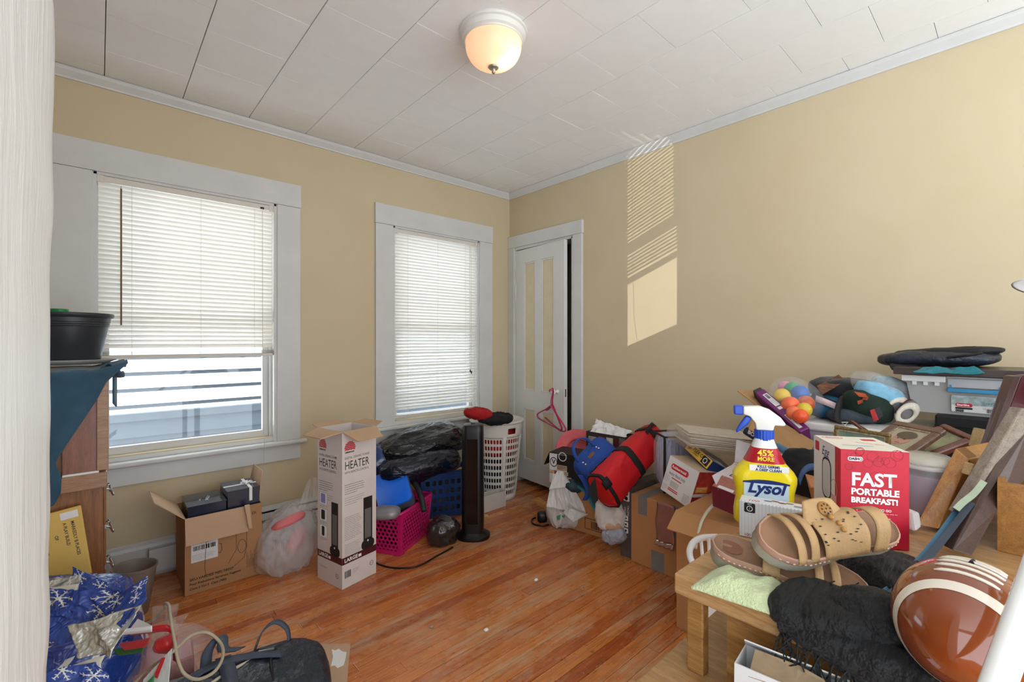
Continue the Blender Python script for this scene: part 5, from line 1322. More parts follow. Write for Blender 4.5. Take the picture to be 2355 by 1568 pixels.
MB().grid(lambda u, v: duf(0.26 + 0.08 * u, -0.02 + 0.10 * v, 0.006), 5, 8).build('end_flap', M_STR, rd, smooth=True, solid=0.003)
pslab([(1352, 1128), (1369, 1098), (1376, 1150), (1366, 1158)], [2.47, 2.46, 2.43, 2.44], 0.01, 'end_panel', M_STR, rd)
MB().ribbon(smooth_path([duf(0.36, 0.80, 0.004), duf(0.36, 0.84, 0.03), duf(0.37, 0.92, 0.032), duf(0.37, 0.96, 0.004)]), sd * 0.02 + dp * 0.01, 0.004).build('handle', M_STR, rd, smooth=True)

# teal racket thing, bottle in paper, tablecloth under the duffel
o = MB().tube(smooth_path([P(1330, 1118, 2.86), P(1350, 1135, 2.80), P(1366, 1165, 2.72), P(1385, 1195, 2.66), P(1398, 1225, 2.62)]), 0.014, 8, flat=0.5).build('teal_strap', mat('teal_plastic', '1F7A90', 0.4), None, smooth=True)
tagit(o, 'curved teal plastic handle sticking out under the red duffel', 'handle strap')
jug = thing('paper_parcel', P(1405, 1185, 2.62), 'white paper wrapped parcel with tan base under the red duffel', 'parcel')
blob(P(1403, 1178, 2.64), [RT * 0.070, Z * 0.070 + FW * 0.02, FW * 0.06], 0.022, 12, 3.3, 60, 44, 0.5).build('paper', mat('off_white_paper', 'D9D4CC', 0.6, var=0.08, vscale=20), jug, smooth=True)
blob(P(1408, 1205, 2.60), [RT * 0.055, Z * 0.022, FW * 0.045], 0.003, 9, 1.3, 30, 20, 0.7).build('base_disc', M_CARDIN, jug, smooth=True)
o = blob(P(1412, 1228, 2.60), [RT * 0.05, Z * 0.04, FW * 0.05], 0.028, 18, 5, 60, 40, zmin=0.003).build('crumpled_wrapper', film('blue_clear_wrap', 'C4CCE0', 0.6, 0.15, 0.6), None, smooth=True); tagit(o, 'crumpled bluish clear wrapper on the floor by the dark box', 'wrapper')
tagit(MB().tube(smooth_path([PZ(1392, 1246, 0.012), PZ(1404, 1243, 0.012), PZ(1414, 1238, 0.03)]), 0.010, 8, flat=0.6).build('teal_bottle_end', mat('teal_plastic2', '2C86A0', 0.4), None, smooth=True), 'small teal plastic piece on the floor below the parcel', 'plastic piece')

# bluish things between white bag and box
o = blob(P(1330, 1115, 3.0), [RT * 0.10, Z * 0.035, FW * 0.06], 0.015, 10, 8.1, 40, 24).build('dark_bundle', mat('dark_teal_bundle', '26424C', 0.5, var=0.4, vscale=20), None, smooth=True); tagit(o, 'dark teal bundle squeezed under the blue bag', 'bundle')
o = Bx(P(1306, 1108, 3.0), RT + Z * 0.05, Z, 0.10, 0.03, 0.018).solid('white_tube', M_WPLAST, None, bevel=0.004, seg=2); tagit(o, 'small white carton lying under the kitchenware box', 'small box')

# white carrier bag
cw = thing('carrier_bag', PZ(1300, 1215), 'white plastic carrier bag with green print standing by the closet door', 'bag')
M_CARR = film('white_carrier_film', 'E9E7E4', 0.86, 0.22, 0.5, 24, (1, 1, 0.35))
wc = PZ(1300, 1212)
blob(wc + Vector((0.03, 0.02, 0.075)), [RT * 0.105, FW * 0.075, Z * 0.080], 0.034, 13, 6.2, 70, 46, 0.85, stretch=(1, 1, 0.5), zmin=0.002).build('bag_body', M_CARR, cw, smooth=True)
sheet([P(1256, 1165, 2.95), P(1352, 1180, 2.93), P(1300, 1090, 2.98), P(1272, 1088, 2.98)], 0.022, 12, 2.5, 44, normal=-FW, stretch=(1, 0.3)).build('bag_side', M_CARR, cw, smooth=True, solid=0.001)
sheet([P(1262, 1125, 2.95), P(1300, 1120, 2.94), P(1296, 1084, 2.97), P(1281, 1082, 2.97)], 0.010, 14, 5.5, 24, normal=-FW, stretch=(1, 0.3)).build('bag_handle', M_CARR, cw, smooth=True, solid=0.001)
sheet([P(1305, 1165, 2.90), P(1352, 1182, 2.88), P(1318, 1200, 2.86), P(1296, 1180, 2.87)], 0.012, 14, 1.5, 24, normal=-FW).build('bag_fold', M_CARR, cw, smooth=True, solid=0.001)
for q in (((1280, 1187), (1290, 1183), (1288, 1195), (1281, 1196)), ((1291, 1186), (1300, 1184), (1297, 1193))): pslab(q, [2.845] * len(q), 0.001, 'green_print', mat('green_bag_ink', '3E8A68', 0.5), cw)
tagit(MB().slab([PZ(x, y, 0.10 if i in (1, 2) else 0.06) for i, (x, y) in enumerate(((1219, 1150), (1240, 1143), (1272, 1166), (1256, 1172)))], Z * 0.002).build('orange_card', mat('orange_cardboard', 'C08A48', 0.7, var=0.2, vscale=60), None), 'torn orange cardboard scrap leaning by the carrier bag', 'cardboard')
ad_ = thing('power_adapter', PZ(1245, 1200), 'black power adapter with coiled cord beside the carrier bag', 'adapter')
blob(PZ(1247, 1200) + Z * 0.035, [RT * 0.034, FW * 0.03, Z * 0.034], 0.002, 8, 1, 30, 20, 0.6).build('body', M_BLACK, ad_, smooth=True)
MB().tube(smooth_path([PZ(1232, 1190, 0.01), PZ(1223, 1195, 0.006), PZ(1226, 1204, 0.006), PZ(1245, 1209, 0.006), PZ(1262, 1206, 0.006)]), 0.006, 6).build('cord', M_BLACK, ad_, smooth=True)

# comforter in a clear zip bag
cf = thing('comforter_bag', P(1560, 1060, 2.45), 'blue striped bedding in a clear zip bag with black piping', 'bedding')
cfb = Bx(P(1528, 1108, 2.46) - Z * 0.06, (RT * 1 + FW * 0.10), Z - RT * -0.14, 0.22, 0.16, 0.30)
blob(cfb.at(0.11, 0.08, 0.15), [cfb.u * 0.10, cfb.v * 0.075, cfb.w * 0.145], 0.010, 7, 2, 50, 36, 0.45, stretch=(2.5, 2.5, 0.3)).build('bedding', mat('blue_stripe_fabric', 'A4B0D0', 0.8, var=0.45, vscale=26, stretch=(5, 5, 0.4)), cf, smooth=True)
blob(cfb.at(0.11, 0.08, 0.15), [cfb.u * 0.112, cfb.v * 0.085, cfb.w * 0.152], 0.008, 9, 5, 50, 36, 0.4).build('clear_cover', M_CELLO, cf, smooth=True)
MB().tube([cfb.at(0.0, 0.0, 0.0), cfb.at(0.0, 0.0, 0.30), cfb.at(0.22, 0.0, 0.30), cfb.at(0.22, 0.0, 0.0)], 0.008, 8).build('piping', M_STR, cf)
MB().tube([cfb.at(0.0, 0.0, 0.30), cfb.at(0.0, 0.16, 0.30), cfb.at(0.22, 0.16, 0.30), cfb.at(0.22, 0.0, 0.30)], 0.006, 8).build('piping', M_STR, cf)

# food container box
tl, tr, bl = P(1541.6, 1046, 2.256), P(1609, 1085.5, 2.10), P(1526, 1129, 2.26)
fb = facebox(tl, tr, bl, 0.13)
t_ = thing('product_box', fb.O, 'white food container box with red print tilted on the taped carton', 'box')
fb.solid('body', mat('tan_box_top', 'C4AE94', 0.5), t_)
F = fb.f('front'); W_, H_ = fb.W, fb.H
patch(F, 0.001, 0.001, W_ - 0.002, H_ - 0.002, M_PAPERW, t_, 'print')
patch(F, 0.025, H_ - 0.058, 0.105, 0.03, M_REDI, t_, 'logo_print', 0.0006, rad=0.012); text('Rubbermaid', 0.0185, M_WINK, t_, F @ Matrix.Translation((0.031, H_ - 0.043, 0.0008)), bold=0.0004, sx=0.95)
text('easy find lids', 0.021, M_GREYINK, t_, F @ Matrix.Translation((0.022, H_ - 0.078, 0.0006)), bold=0.0002, sx=0.95)
for x, y, w in ((0.045, 0.082, 0.06), (0.04, 0.030, 0.06), (0.04, 0.022, 0.06)): patch(F, x, y, w, 0.0045, M_REDI, t_, 'print', 0.0006)
lines(F, 0.004, 0.085, 0.036, 5, 0.007, M_GREYINK, t_, 0.0016, th=0.0006, seed=1); lines(F, 0.004, 0.035, 0.03, 4, 0.007, M_GREYINK, t_, 0.0016, th=0.0006, seed=2); lines(F, W_ - 0.048, 0.045, 0.04, 6, 0.007, M_GREYINK, t_, 0.0016, th=0.0006, seed=3)
patch(F, 0.045, 0.042, 0.05, 0.03, mat('pale_grey_ink', 'C2C0C0', 0.5), t_, 'picture_print', 0.0006)
F = fb.f('right'); patch(F, 0.001, 0.001, 0.128, H_ - 0.002, mat('red_food_photo', 'A83430', 0.4, var=0.5, vscale=34), t_, 'picture_print'); patch(F, 0.01, H_ * 0.42, 0.08, 0.03, mat('orange_ink', 'D88A2C', 0.5), t_, 'print', 0.0008)
patch(F, 0.001, H_ * 0.30, 0.12, 0.016, M_PAPERW, t_, 'print', 0.0006, rad=0.007); lines(F, 0.016, H_ * 0.42 + 0.02, 0.065, 2, 0.01, M_WINK, t_, 0.003, th=0.0012)
# yellow and blue carton
tl, tr, bl = P(1588, 1013, 2.33), P(1640, 1060, 2.14), P(1582, 1028, 2.30)
yb2 = facebox(tl, tr, P(1580, 1036, 2.315), 0.22)
t_ = thing('product_box', yb2.O, 'dark blue carton with a yellow printed end on the food container box', 'box')
yb2.solid('body', mat('dark_blue_box', '16386E', 0.35, var=0.06), t_)
F = yb2.f('front'); patch(F, 0.001, 0.001, yb2.W - 0.002, yb2.H - 0.002, mat('yellow_ink', 'E8B83E', 0.45), t_, 'print')
disc(F, 0.025, yb2.H * 0.55, 0.014, mat('rust_ink', '9A3A1C', 0.5), t_, 'print', 0.0008); text('FLEX CORD', 0.024, M_INK, t_, F @ Matrix.Translation((0.055, yb2.H * 0.62, 0.0005)), bold=0.0006); text('Jumper', 0.014, M_INK, t_, F @ Matrix.Translation((0.065, yb2.H * 0.33, 0.0005)))
patch(F, yb2.W * 0.68, 0.006, yb2.W * 0.26, yb2.H - 0.012, M_INK, t_, 'picture_print', 0.0008); disc(F, yb2.W * 0.8, yb2.H * 0.5, 0.014, M_WINK, t_, 'picture_print', 0.0012, ring=0.004)
F = yb2.f('top'); patch(F, yb2.W * 0.62, 0.02, yb2.W * 0.3, 0.09, M_PAPERW, t_, 'label_print'); barcode(F, yb2.W * 0.65, 0.03, 0.035, 0.03, M_INK, t_)
# clear bag of newspapers on top
nb = thing('newspaper_bag', P(1640, 1010, 2.3), 'clear bag of flat newspapers lying on the blue carton', 'bag')
nc = P(1632, 1008, 2.32)
for k in range(8):
    a = math.radians(-46 + random.uniform(-5, 5)); uu = Vector((math.cos(a), math.sin(a), -0.10)); b_ = Bx(nc + Z * (-0.03 + 0.009 * k) - uu * 0.165 - Vector((0.08, 0.11, 0)) + RT * random.uniform(-.01, .01), uu, Z + RT * 0.1, 0.33, 0.24, 0.006)
    b_.solid('newspaper', mat('newsprint_%d' % (k % 3), ('C9BBA8', 'D2C8BA', 'C4A894')[k % 3], 0.8, var=0.15, vscale=30), nb)
blob(nc + Z * 0.0, [RT * 0.19 - Z * 0.02, FW * 0.15, Z * 0.045], 0.014, 9, 4, 60, 30, 0.6, stretch=(0.6, 0.6, 1)).build('clear_bag', film('clear_poly', 'E8DCD0', 0.25, 0.08, 0.7, 24), nb, smooth=True)

# carton with hanging flap beneath, cable, white basket
cb3 = Bx((1.83, 0.985, 0.001), (0, -1, 0), Z, 0.50, 0.36, 0.50)
t_ = thing('cardboard_box', cb3.O, 'open tan carton with a hanging flap behind the oak table', 'box'); cb3.solid('body', M_CARD2, t_)
flap(cb3.at(0.0, -0.002, 0.5), cb3.at(0.36, -0.002, 0.5), Vector((-0.8, 0.0, -0.32)), 0.12, M_CARD2, t_, taper=0.02)
MB().tube(smooth_path([P(1664, 1152, 1.9), P(1640, 1162, 1.88), P(1618, 1190, 1.84), P(1606, 1225, 1.80), P(1600, 1262, 1.76)]), 0.006, 8).build('beige_cable', mat('ivory_cable', 'C9BFA8', 0.5), None, smooth=True)
tagit(bpy.data.objects['beige_cable'], 'ivory cable arching over the tan carton by the basket', 'cable')
wk = thing('white_basket', P(1640, 1300, 1.5), 'white plastic basket with a loop handle standing behind the oak table', 'basket')
wkb = yawbox((1.37, 0.46, 0.001), 0, 0.24, 0.18, 0.47)
wkb.open('body', M_WPLAST, wk, 0.004)
MB().tube(smooth_path([P(1650, 1234, 1.42), P(1618, 1236, 1.41), P(1596, 1246, 1.40), P(1586, 1266, 1.39), P(1590, 1288, 1.38), P(1604, 1302, 1.38), P(1640, 1310, 1.40)]), 0.0095, 8).build('handle', M_WPLAST, wk, smooth=True)
for q in ((1612, 1240, 1616, 1284), (1630, 1238, 1632, 1290)): MB().tube([P(q[0], q[1], 1.405), P(q[2], q[3], 1.40)], 0.0055, 6).build('handle_bar', M_WPLAST, wk)

# maroon carton with pink top
tl, tr, bl = P(1689, 1062, 1.93), P(1742, 1080, 1.86), P(1653, 1123, 1.80)
mb1 = facebox(tl, tr, bl, 0.10)
t_ = thing('product_box', mb1.O, 'maroon drink carton with pale printed top lying on its back', 'box')
mb1.solid('body', mat('maroon_box', '6E1E34', 0.4, var=0.08), t_)
F = mb1.f('front'); patch(F, 0.001, mb1.H * 0.42, mb1.W - 0.002, mb1.H * 0.57, mat('pale_pink_print', 'D6C6C8', 0.5), t_, 'print'); patch(F, 0.001, 0.002, mb1.W - 0.002, mb1.H * 0.42, mat('copper_stripe_print', 'A86A5C', 0.4, var=0.4, vscale=60, stretch=(8, 1, 1)), t_, 'picture_print')
text('Boost', 0.042, M_INK, t_, F @ Matrix.Translation((0.02, mb1.H * 0.56, 0.0005)), shear=0.3); text('40 DRINK SERVINGS', 0.0105, M_INK, t_, F @ Matrix.Translation((0.008, mb1.H * 0.92, 0.0005)))
pslab([(1694, 1011), (1734, 1023), (1732, 1072), (1690, 1062)], [1.96, 1.92, 1.90, 1.94], 0.003, 'flap', mat('pale_flap', 'D2CDD0', 0.55), t_)
Ff = frame(P(1694, 1011, 1.955), (P(1734, 1023, 1.915) - P(1694, 1011, 1.955)).normalized(), Z, -FW); barcode(Ff, 0.02, -0.072, 0.026, 0.03, M_INK, t_, 0.004)
pslab([(1638, 1094), (1682, 1070), (1652, 1126)], [1.86, 1.92, 1.80], 0.003, 'flap', MATS['pale_flap'], t_)
MB(mb1.M).box((0.02, -0.0006, 0.004), (0.08, 0, 0.02)).build('label_print', M_PAPERW, t_)
# navy "BODY" tube and blue roll
o = MB().tube([P(1716, 990, 1.98), P(1748, 1010, 1.92)], 0.018, 14).build('navy_tube', mat('navy_tube', '22304A', 0.35), None, smooth=True, autosmooth=40); tagit(o, 'navy toiletry tube with white letters behind the spray bottle', 'tube')
text('BODY', 0.022, M_WINK, o, frame(P(1720, 992, 1.945), (P(1748, 1010, 1.90) - P(1720, 992, 1.945)).normalized(), (Z + RT * 0.3).normalized(), -FW), align='LEFT', bold=0.0008)
o = MB().tube([P(1775, 1018, 1.74), P(1850, 1062, 1.60)], 0.013, 14).build('blue_roll', mat('steel_blue_roll', '4A7494', 0.5), None, smooth=True, autosmooth=40); tagit(o, 'steel blue roll lying along the tipped open carton', 'roll')
# white papers behind the bottle
o = pslab([(1792, 1042), (1846, 1062), (1842, 1270), (1800, 1278)], [1.60, 1.56, 1.52, 1.54], 0.006, 'paper_pad', M_PAPERW); tagit(o, 'white printed pad standing behind the spray bottle', 'paper pad')

# tipped open carton with purple box and balls
oc = thing('cardboard_box', P(1800, 980, 1.75), 'tipped open brown carton holding a purple box and plastic balls', 'box')
M_CARD3 = mat('dull_cardboard', 'A98258', 0.8, var=0.05, vscale=5)
back = (FW * 0.75 + RT * 0.45 + Z * 0.35).normalized()
pslab([(1744, 937), (1874, 1016), (1856, 1062), (1722, 986)], [1.86, 1.64, 1.60, 1.82], 0.004, 'front_panel', M_CARD3, oc)
pslab([(1696, 900), (1735, 899), (1769, 933), (1744, 937)], [1.97, 2.02, 1.99, 1.87], 0.004, 'flap', M_CARD3, oc, back=Z)
ps = [P(1744, 937, 1.862), P(1769, 933, 1.99), P(1750, 985, 1.98), P(1722, 986, 1.822)]
MB().slab(ps, RT * 0.004).build('side_panel', M_CARD3, oc)
pslab([(1769, 933), (1895, 1005), (1880, 1060), (1750, 985)], [2.0, 1.80, 1.78, 1.98], 0.004, 'back_panel', M_CARD3, oc)
pslab([(1722, 986), (1856, 1062), (1880, 1062), (1750, 987)], [1.822, 1.602, 1.78, 1.98], 0.004, 'bottom_panel', M_CARD3, oc, back=-Z)
for q in (((1832, 1030), (1868, 1050), (1867, 1054), (1830, 1034)), ((1826, 1037), (1860, 1056), (1859, 1060), (1824, 1040))): pslab(q, [1.645, 1.590, 1.588, 1.643], 0.001, 'tape_mark', M_WINK, oc)
tl, tr = P(1756, 893, 1.92), P(1862, 983, 1.68)
pu = facebox(tl, tr, P(1743, 908, 1.905), 0.14)
t_ = thing('yoga_box', pu.O, 'long purple cardboard box with white labels sticking out of carton', 'box')
pu.solid('body', mat('purple_print', '6E2A68', 0.4, var=0.06), t_, bevel=0.003)
MB(pu.M).box((-0.022, 0.004, 0.001), (0.001, 0.12, pu.H - 0.001)).build('end_cap', mat('charcoal_cap', '3C3A40', 0.5), t_, bevel=0.006, seg=2)
F = pu.f('front'); patch(F, 0.03, pu.H * 0.35, 0.085, pu.H * 0.5, M_PAPERW, t_, 'label_print'); barcode(F, 0.036, pu.H * 0.45, 0.028, pu.H * 0.3, M_INK, t_, 0.0008); lines(F, 0.07, pu.H * 0.7, 0.04, 3, 0.005, M_GREYINK, t_, 0.0012, th=0.0008)
patch(F, 0.122, pu.H * 0.35, 0.016, pu.H * 0.4, M_PAPERW, t_, 'label_print'); patch(F, pu.W - 0.10, pu.H * 0.25, 0.085, pu.H * 0.32, M_PAPERW, t_, 'label_print'); lines(F, pu.W - 0.095, pu.H * 0.45, 0.075, 2, 0.006, M_GREYINK, t_, 0.0022, th=0.0008)
for i, (px_, py_, d_, r_, c_, nm) in enumerate(((1799, 911, 1.86, 0.031, 'E6C23C', 'yellow'), (1822, 896, 1.92, 0.032, '2FA070', 'green'), (1806, 891, 1.95, 0.028, 'E08AB0', 'pink'), (1840, 905, 1.84, 0.033, '2466B8', 'blue'), (1818, 931, 1.80, 0.032, 'F0704A', 'bright orange'), (1853, 928, 1.80, 0.031, 'C05A34', 'rust orange'), (1826, 950, 1.75, 0.027, 'F07A4E', 'pale orange'), (1850, 942, 1.74, 0.026, 'D8BC3C', 'mustard yellow'), (1841, 957, 1.71, 0.026, 'EC5A30', 'deep orange'))):
    o = blob(P(px_, py_, d_), [RT * r_, FW * r_, Z * r_], 0.0008, 20, i + 1, 30, 20, 1.0).build('plastic_ball', mat('ball_' + nm.replace(' ', '_'), c_, 0.35, var=0.04), None, smooth=True)
    tagit(o, nm + ' plastic ball in the clear bag above the purple box', 'ball', 'plastic balls in the clear bag')
bb_ = blob(P(1830, 922, 1.86), [RT * 0.085 - Z * 0.05, FW * 0.08, Z * 0.075 + RT * 0.03], 0.008, 11, 3, 50, 36, 0.8).build('clear_ball_bag', film('thin_clear_bag', 'E8E6EA', 0.12, 0.08, 0.7, 30), None, smooth=True); tagit(bb_, 'thin clear bag around the coloured plastic balls', 'bag')
# pile filler: closed cartons that carry everything
for (O_, W2, D2, H2, lb) in (((2.235, 0.970, 0.001), 0.40, 0.44, 0.60, 'tall brown carton against the long wall under the newspapers'), ((1.86, 0.47, 0.001), 0.86, 0.78, 0.52, 'wide brown carton carrying the lidded storage bin')):
    b_ = Bx(O_, (0, -1, 0), Z, W2, D2, H2); t_ = thing('cardboard_box', b_.O, lb, 'box'); b_.solid('body', M_CARD2, t_); patch(b_.f('top'), 0, D2 / 2 - 0.025, W2, 0.05, M_CARDIN, t_, 'tape_strip', 0.0006)
# ================================================================== right: bins and clothes against the wall
M_CLEAR = film('clear_bin_plastic', 'C9CDD2', 0.62, 0.22, 0.04, 10)
bn = Bx((2.04, 0.555, 0.525), (0.0, -1, 0), Z, 0.33, 0.42, 0.36)
t_ = thing('storage_bin', bn.O, 'clear storage bin with a white lid carrying the winter clothes', 'bin')
bn.open('body', M_CLEAR, t_, 0.003)
MB(bn.M).box((-0.014, -0.014, 0.352), (bn.W + 0.014, bn.D + 0.014, 0.384)).build('lid', M_WPLAST, t_, bevel=0.010, seg=3)
for k in range(7): MB(bn.M).box((0.02 + k * 0.045, -0.004, 0.02), (0.026 + k * 0.045, 0.0, 0.34)).build('rib', M_CLEAR, t_)
MB(bn.M).box((0.01, 0.01, 0.005), (bn.W - 0.01, bn.D - 0.01, 0.30)).build('contents', mat('dim_contents', '3A4048', 0.8, var=0.5, vscale=14), t_)
# sterile style latch box
st = Bx((2.2, 0.285, 0.965), (0, -1, 0), Z, 0.40, 0.28, 0.128)
t_ = thing('latch_box', st.O, 'clear storage box with white lid rim and blue latch', 'storage box')
def sb_fn(i):
    return tapered(st, 0.90)(i)
mbx = MB()
for i in range(4): mbx.grid(sb_fn(i), 2, 2)
mbx.face([sb_fn(i)(0, 0.0) for i in range(4)]); mbx.uv = {}
mbx.build('body', film('frost_clear_box', 'B9BAB8', 0.80, 0.25, 0.03, 10), t_, solid=0.002)
MB(st.M).box((-0.010, -0.012, 0.110), (0.108, 0.29, 0.132)).box((0.252, -0.012, 0.110), (0.41, 0.29, 0.132)).box((0.108, 0.0, 0.118), (0.252, 0.29, 0.132)).build('lid', M_WPLAST, t_, bevel=0.003, merge=False)
MB(st.M).box((0.112, -0.016, 0.078), (0.248, -0.006, 0.092)).build('latch', mat('sky_blue_plastic', '3C8CB8', 0.35), t_, bevel=0.003)
MB(st.M).box((0.118, -0.014, 0.092), (0.124, -0.006, 0.104)).box((0.236, -0.014, 0.092), (0.242, -0.006, 0.104)).build('latch_arm', MATS['sky_blue_plastic'], t_)
MB(st.M).box((0.114, -0.012, 0.096), (0.246, -0.006, 0.124)).build('latch_window', M_CLEAR, t_)
for x in (0.02, 0.05, 0.08, 0.28, 0.31, 0.34): MB(st.M).box((x, -0.010, 0.098), (x + 0.012, -0.004, 0.110)).build('rim_notch', M_WPLAST, t_)
MF = st.f('front') @ Matrix.Translation((0, 0, -0.006)) @ Matrix.Rotation(math.radians(6), 4, 'X')
patch(MF, 0.122, 0.012, 0.135, 0.056, M_PAPERW, t_, 'label_print', 0.003, rad=0.004)
patch(MF, 0.123, 0.036, 0.133, 0.031, mat('label_photo', '9DB0B0', 0.5, var=0.4, vscale=50), t_, 'picture_print', 0.0035)
patch(MF, 0.132, 0.030, 0.042, 0.013, M_REDI, t_, 'logo_print', 0.0042, rad=0.006); text('Sterilite', 0.0098, M_WINK, t_, MF @ Matrix.Translation((0.136, 0.0365, 0.0046)), bold=0.0003)
patch(MF, 0.132, 0.022, 0.042, 0.006, M_INK, t_, 'print', 0.004); text('0025', 0.010, M_INK, t_, MF @ Matrix.Translation((0.133, 0.0165, 0.0038)), bold=0.0006); barcode(MF, 0.208, 0.0145, 0.032, 0.013, M_INK, t_, 0.0042); lines(MF, 0.198, 0.031, 0.05, 2, 0.004, M_GREYINK, t_, 0.001, th=0.004)
text('15 QT', 0.010, mat('blue_ink', '2C6E90', 0.5), t_, MF @ Matrix.Translation((0.205, 0.046, 0.0046)))
# black case below it
bk = Bx((2.17, 0.203, 0.525), (0, -1, 0), Z, 0.42, 0.34, 0.438)
t_ = thing('black_case', bk.O, 'black case standing under the clear latch box', 'case'); bk.solid('body', mat('matte_black', '0B0B0E', 0.55), t_, bevel=0.006, seg=2)
MB(bk.M).box((0.0, -0.004, 0.40), (0.42, 0.0, 0.404)).build('seam', M_BLACK, t_)
# dark board, teal cloth, black folded umbrella
dbd = Bx((2.165, 0.315, 1.099), (0, -1, 0), Z, 0.45, 0.32, 0.026)
tagit(dbd.solid('dark_board', wood('espresso_wood', '2E211E', '463430', (14, 1.2, 14), 0.4, 0.2), None, bevel=0.002), 'dark espresso wooden board lying across the latch box', 'board')
o = sheet([P(2098, 862, 1.60), P(2262, 862, 1.50), P(2240, 846, 1.54), P(2120, 852, 1.62)], 0.012, 9, 3.1, 36, normal=Z).build('teal_cloth', mat('teal_nylon', '0F7280', 0.5, var=0.12), None, smooth=True, solid=0.004); tagit(o, 'teal nylon cloth hanging over the latch box lid', 'cloth')
um = thing('black_bag', P(2150, 835, 1.75), 'flattened black bag with straps lying on the dark board', 'bag')
ub = P(2152, 838, 1.78); ub.z = 1.152
blob(ub, [Vector((-0.02, -0.165, 0.006)), Vector((0.12, -0.02, 0)), Vector((0, 0, 0.026))], 0.012, 9, 3.4, 60, 30, 0.8, stretch=(1, 0.5, 1)).build('body', M_NYL, um, smooth=True)
blob(ub + Vector((0, -0.03, 0.024)), [Vector((-0.02, -0.15, 0.012)), Vector((0.08, -0.02, 0)), Vector((0, 0, 0.014))], 0.008, 12, 1.4, 50, 24, 0.8, stretch=(1, 0.5, 1)).build('flap', M_STR, um, smooth=True)
MB().ribbon(smooth_path([P(2110, 842, 1.74), P(2090, 843, 1.75), P(2068, 842, 1.76), P(2050, 840, 1.77), P(2052, 848, 1.76), P(2072, 850, 1.74)]), Z * 0.012 + FW * 0.01, 0.004).build('strap', M_STR, um, smooth=True)
MB().tube(smooth_path([P(2180, 822, 1.62), P(2215, 818, 1.58), P(2240, 815, 1.56), P(2258, 811, 1.55)]), 0.008, 8, flat=0.6).build('strap_end', M_STR, um, smooth=True)

# winter clothes on the bin lid
lz = 0.915
M_KNIT = mat('charcoal_knit', '24262A', 0.95, var=0.2, vscale=20, bump=0.4, bscale=160, sheen=0.2)
def sit(px, py, d, z=None):
    p = P(px, py, d); 
    if z is not None: p.z = z
    return p
jk = thing('folded_jacket', P(1950, 900, 1.95), 'dark jacket folded with its brown plaid lining showing on the bin', 'jacket')
blob(P(1952, 898, 1.93), [RT * 0.135 - Z * 0.01, FW * 0.10, Z * 0.045], 0.012, 7, 2.2, 60, 34, 0.7).build('body', M_KNIT, jk, smooth=True)
sheet([P(1876, 888, 1.88), P(1928, 862, 1.92), P(1944, 876, 1.86), P(1888, 908, 1.82)], 0.006, 12, 3, 30, normal=-FW).build('plaid_lining', mat('brown_plaid', '6A4636', 0.9, var=0.55, vscale=40, stretch=(1, 1, 6)), jk, smooth=True, solid=0.004)
o = blob(P(1905, 935, 1.86), [RT * 0.09, FW * 0.08, Z * 0.035], 0.012, 9, 4.1, 46, 26).build('blue_shirt', mat('petrol_blue_cloth', '14587A', 0.8, var=0.15), None, smooth=True); tagit(o, 'petrol blue cloth under the belt on the bin', 'clothes')
bl_ = thing('wide_belt', P(1920, 930, 1.78), 'black belt with a pale pink label looped on the bin lid', 'belt')
MB().ribbon(smooth_path([P(1862, 922, 1.83), P(1872, 912, 1.82), P(1900, 922, 1.79), P(1930, 934, 1.76), P(1950, 940, 1.76)]), Z * 0.026 + RT * 0.004, 0.004).build('belt_strap', M_STR, bl_, smooth=True)
MB().ribbon([P(1876, 916, 1.812), P(1900, 925, 1.783), P(1922, 934, 1.762)], Z * 0.024 + RT * 0.004, 0.004).build('pink_label', mat('pale_pink_label', 'E4CBD0', 0.6), bl_, smooth=True)
MB().ribbon(smooth_path([P(1952, 912, 1.78), P(1938, 912, 1.76), P(1930, 928, 1.73), P(1926, 948, 1.71), P(1926, 965, 1.69), P(1940, 974, 1.67), P(1954, 966, 1.68)]), RT * 0.026 + FW * 0.006, 0.004).build('loop', M_STR, bl_, smooth=True)
MB().tube([P(1935, 971, 1.665), P(1950, 971, 1.665), P(1942, 978, 1.66)], 0.002, 6, closed=True).build('buckle', mat('pale_metal', 'C8C8C8', 0.3, 0.8), bl_)
o = blob(P(1960, 955, 1.75), [RT * 0.085, FW * 0.06, Z * 0.024], 0.008, 12, 2.9, 46, 24).build('grey_scarf', mat('slate_knit', '3A434C', 0.95, var=0.25, vscale=40), None, smooth=True); tagit(o, 'slate grey scarf folded flat on the white bin lid', 'scarf')
ht_ = thing('knit_hat', P(1995, 935, 1.75), 'dark green knit hat with orange pattern and red store tag', 'hat')
blob(P(1995, 936, 1.74), [RT * 0.075 - Z * 0.02, FW * 0.06, Z * 0.052], 0.010, 9, 6.1, 50, 30, 0.8).build('body', mat('bottle_green_knit', '1E2F26', 0.95, var=0.3, vscale=14, bump=0.4, bscale=160), ht_, smooth=True)
for q in (((1964, 900), (1990, 905), (1998, 915), (1976, 912)), ((1972, 922), (1986, 918), (1984, 926), (1974, 930)), ((1986, 912), (1998, 914), (1994, 920), (1984, 918))): pslab(q, [1.688, 1.682, 1.674, 1.680], 0.003, 'pattern_patch', mat('rust_orange_knit', '9A4426', 0.9, var=0.3, vscale=60), ht_)
pslab([(2001, 944), (2011, 940), (2021, 965), (2009, 969)], [1.655, 1.65, 1.645, 1.65], 0.002, 'red_tag', mat('tag_red', 'B01E26', 0.5, var=0.35, vscale=50), ht_); pslab([(2011, 940), (2022, 935), (2032, 955), (2021, 965)], [1.650, 1.646, 1.642, 1.645], 0.002, 'black_tag', mat('tag_black', '1A1A1C', 0.5, var=0.6, vscale=60), ht_)
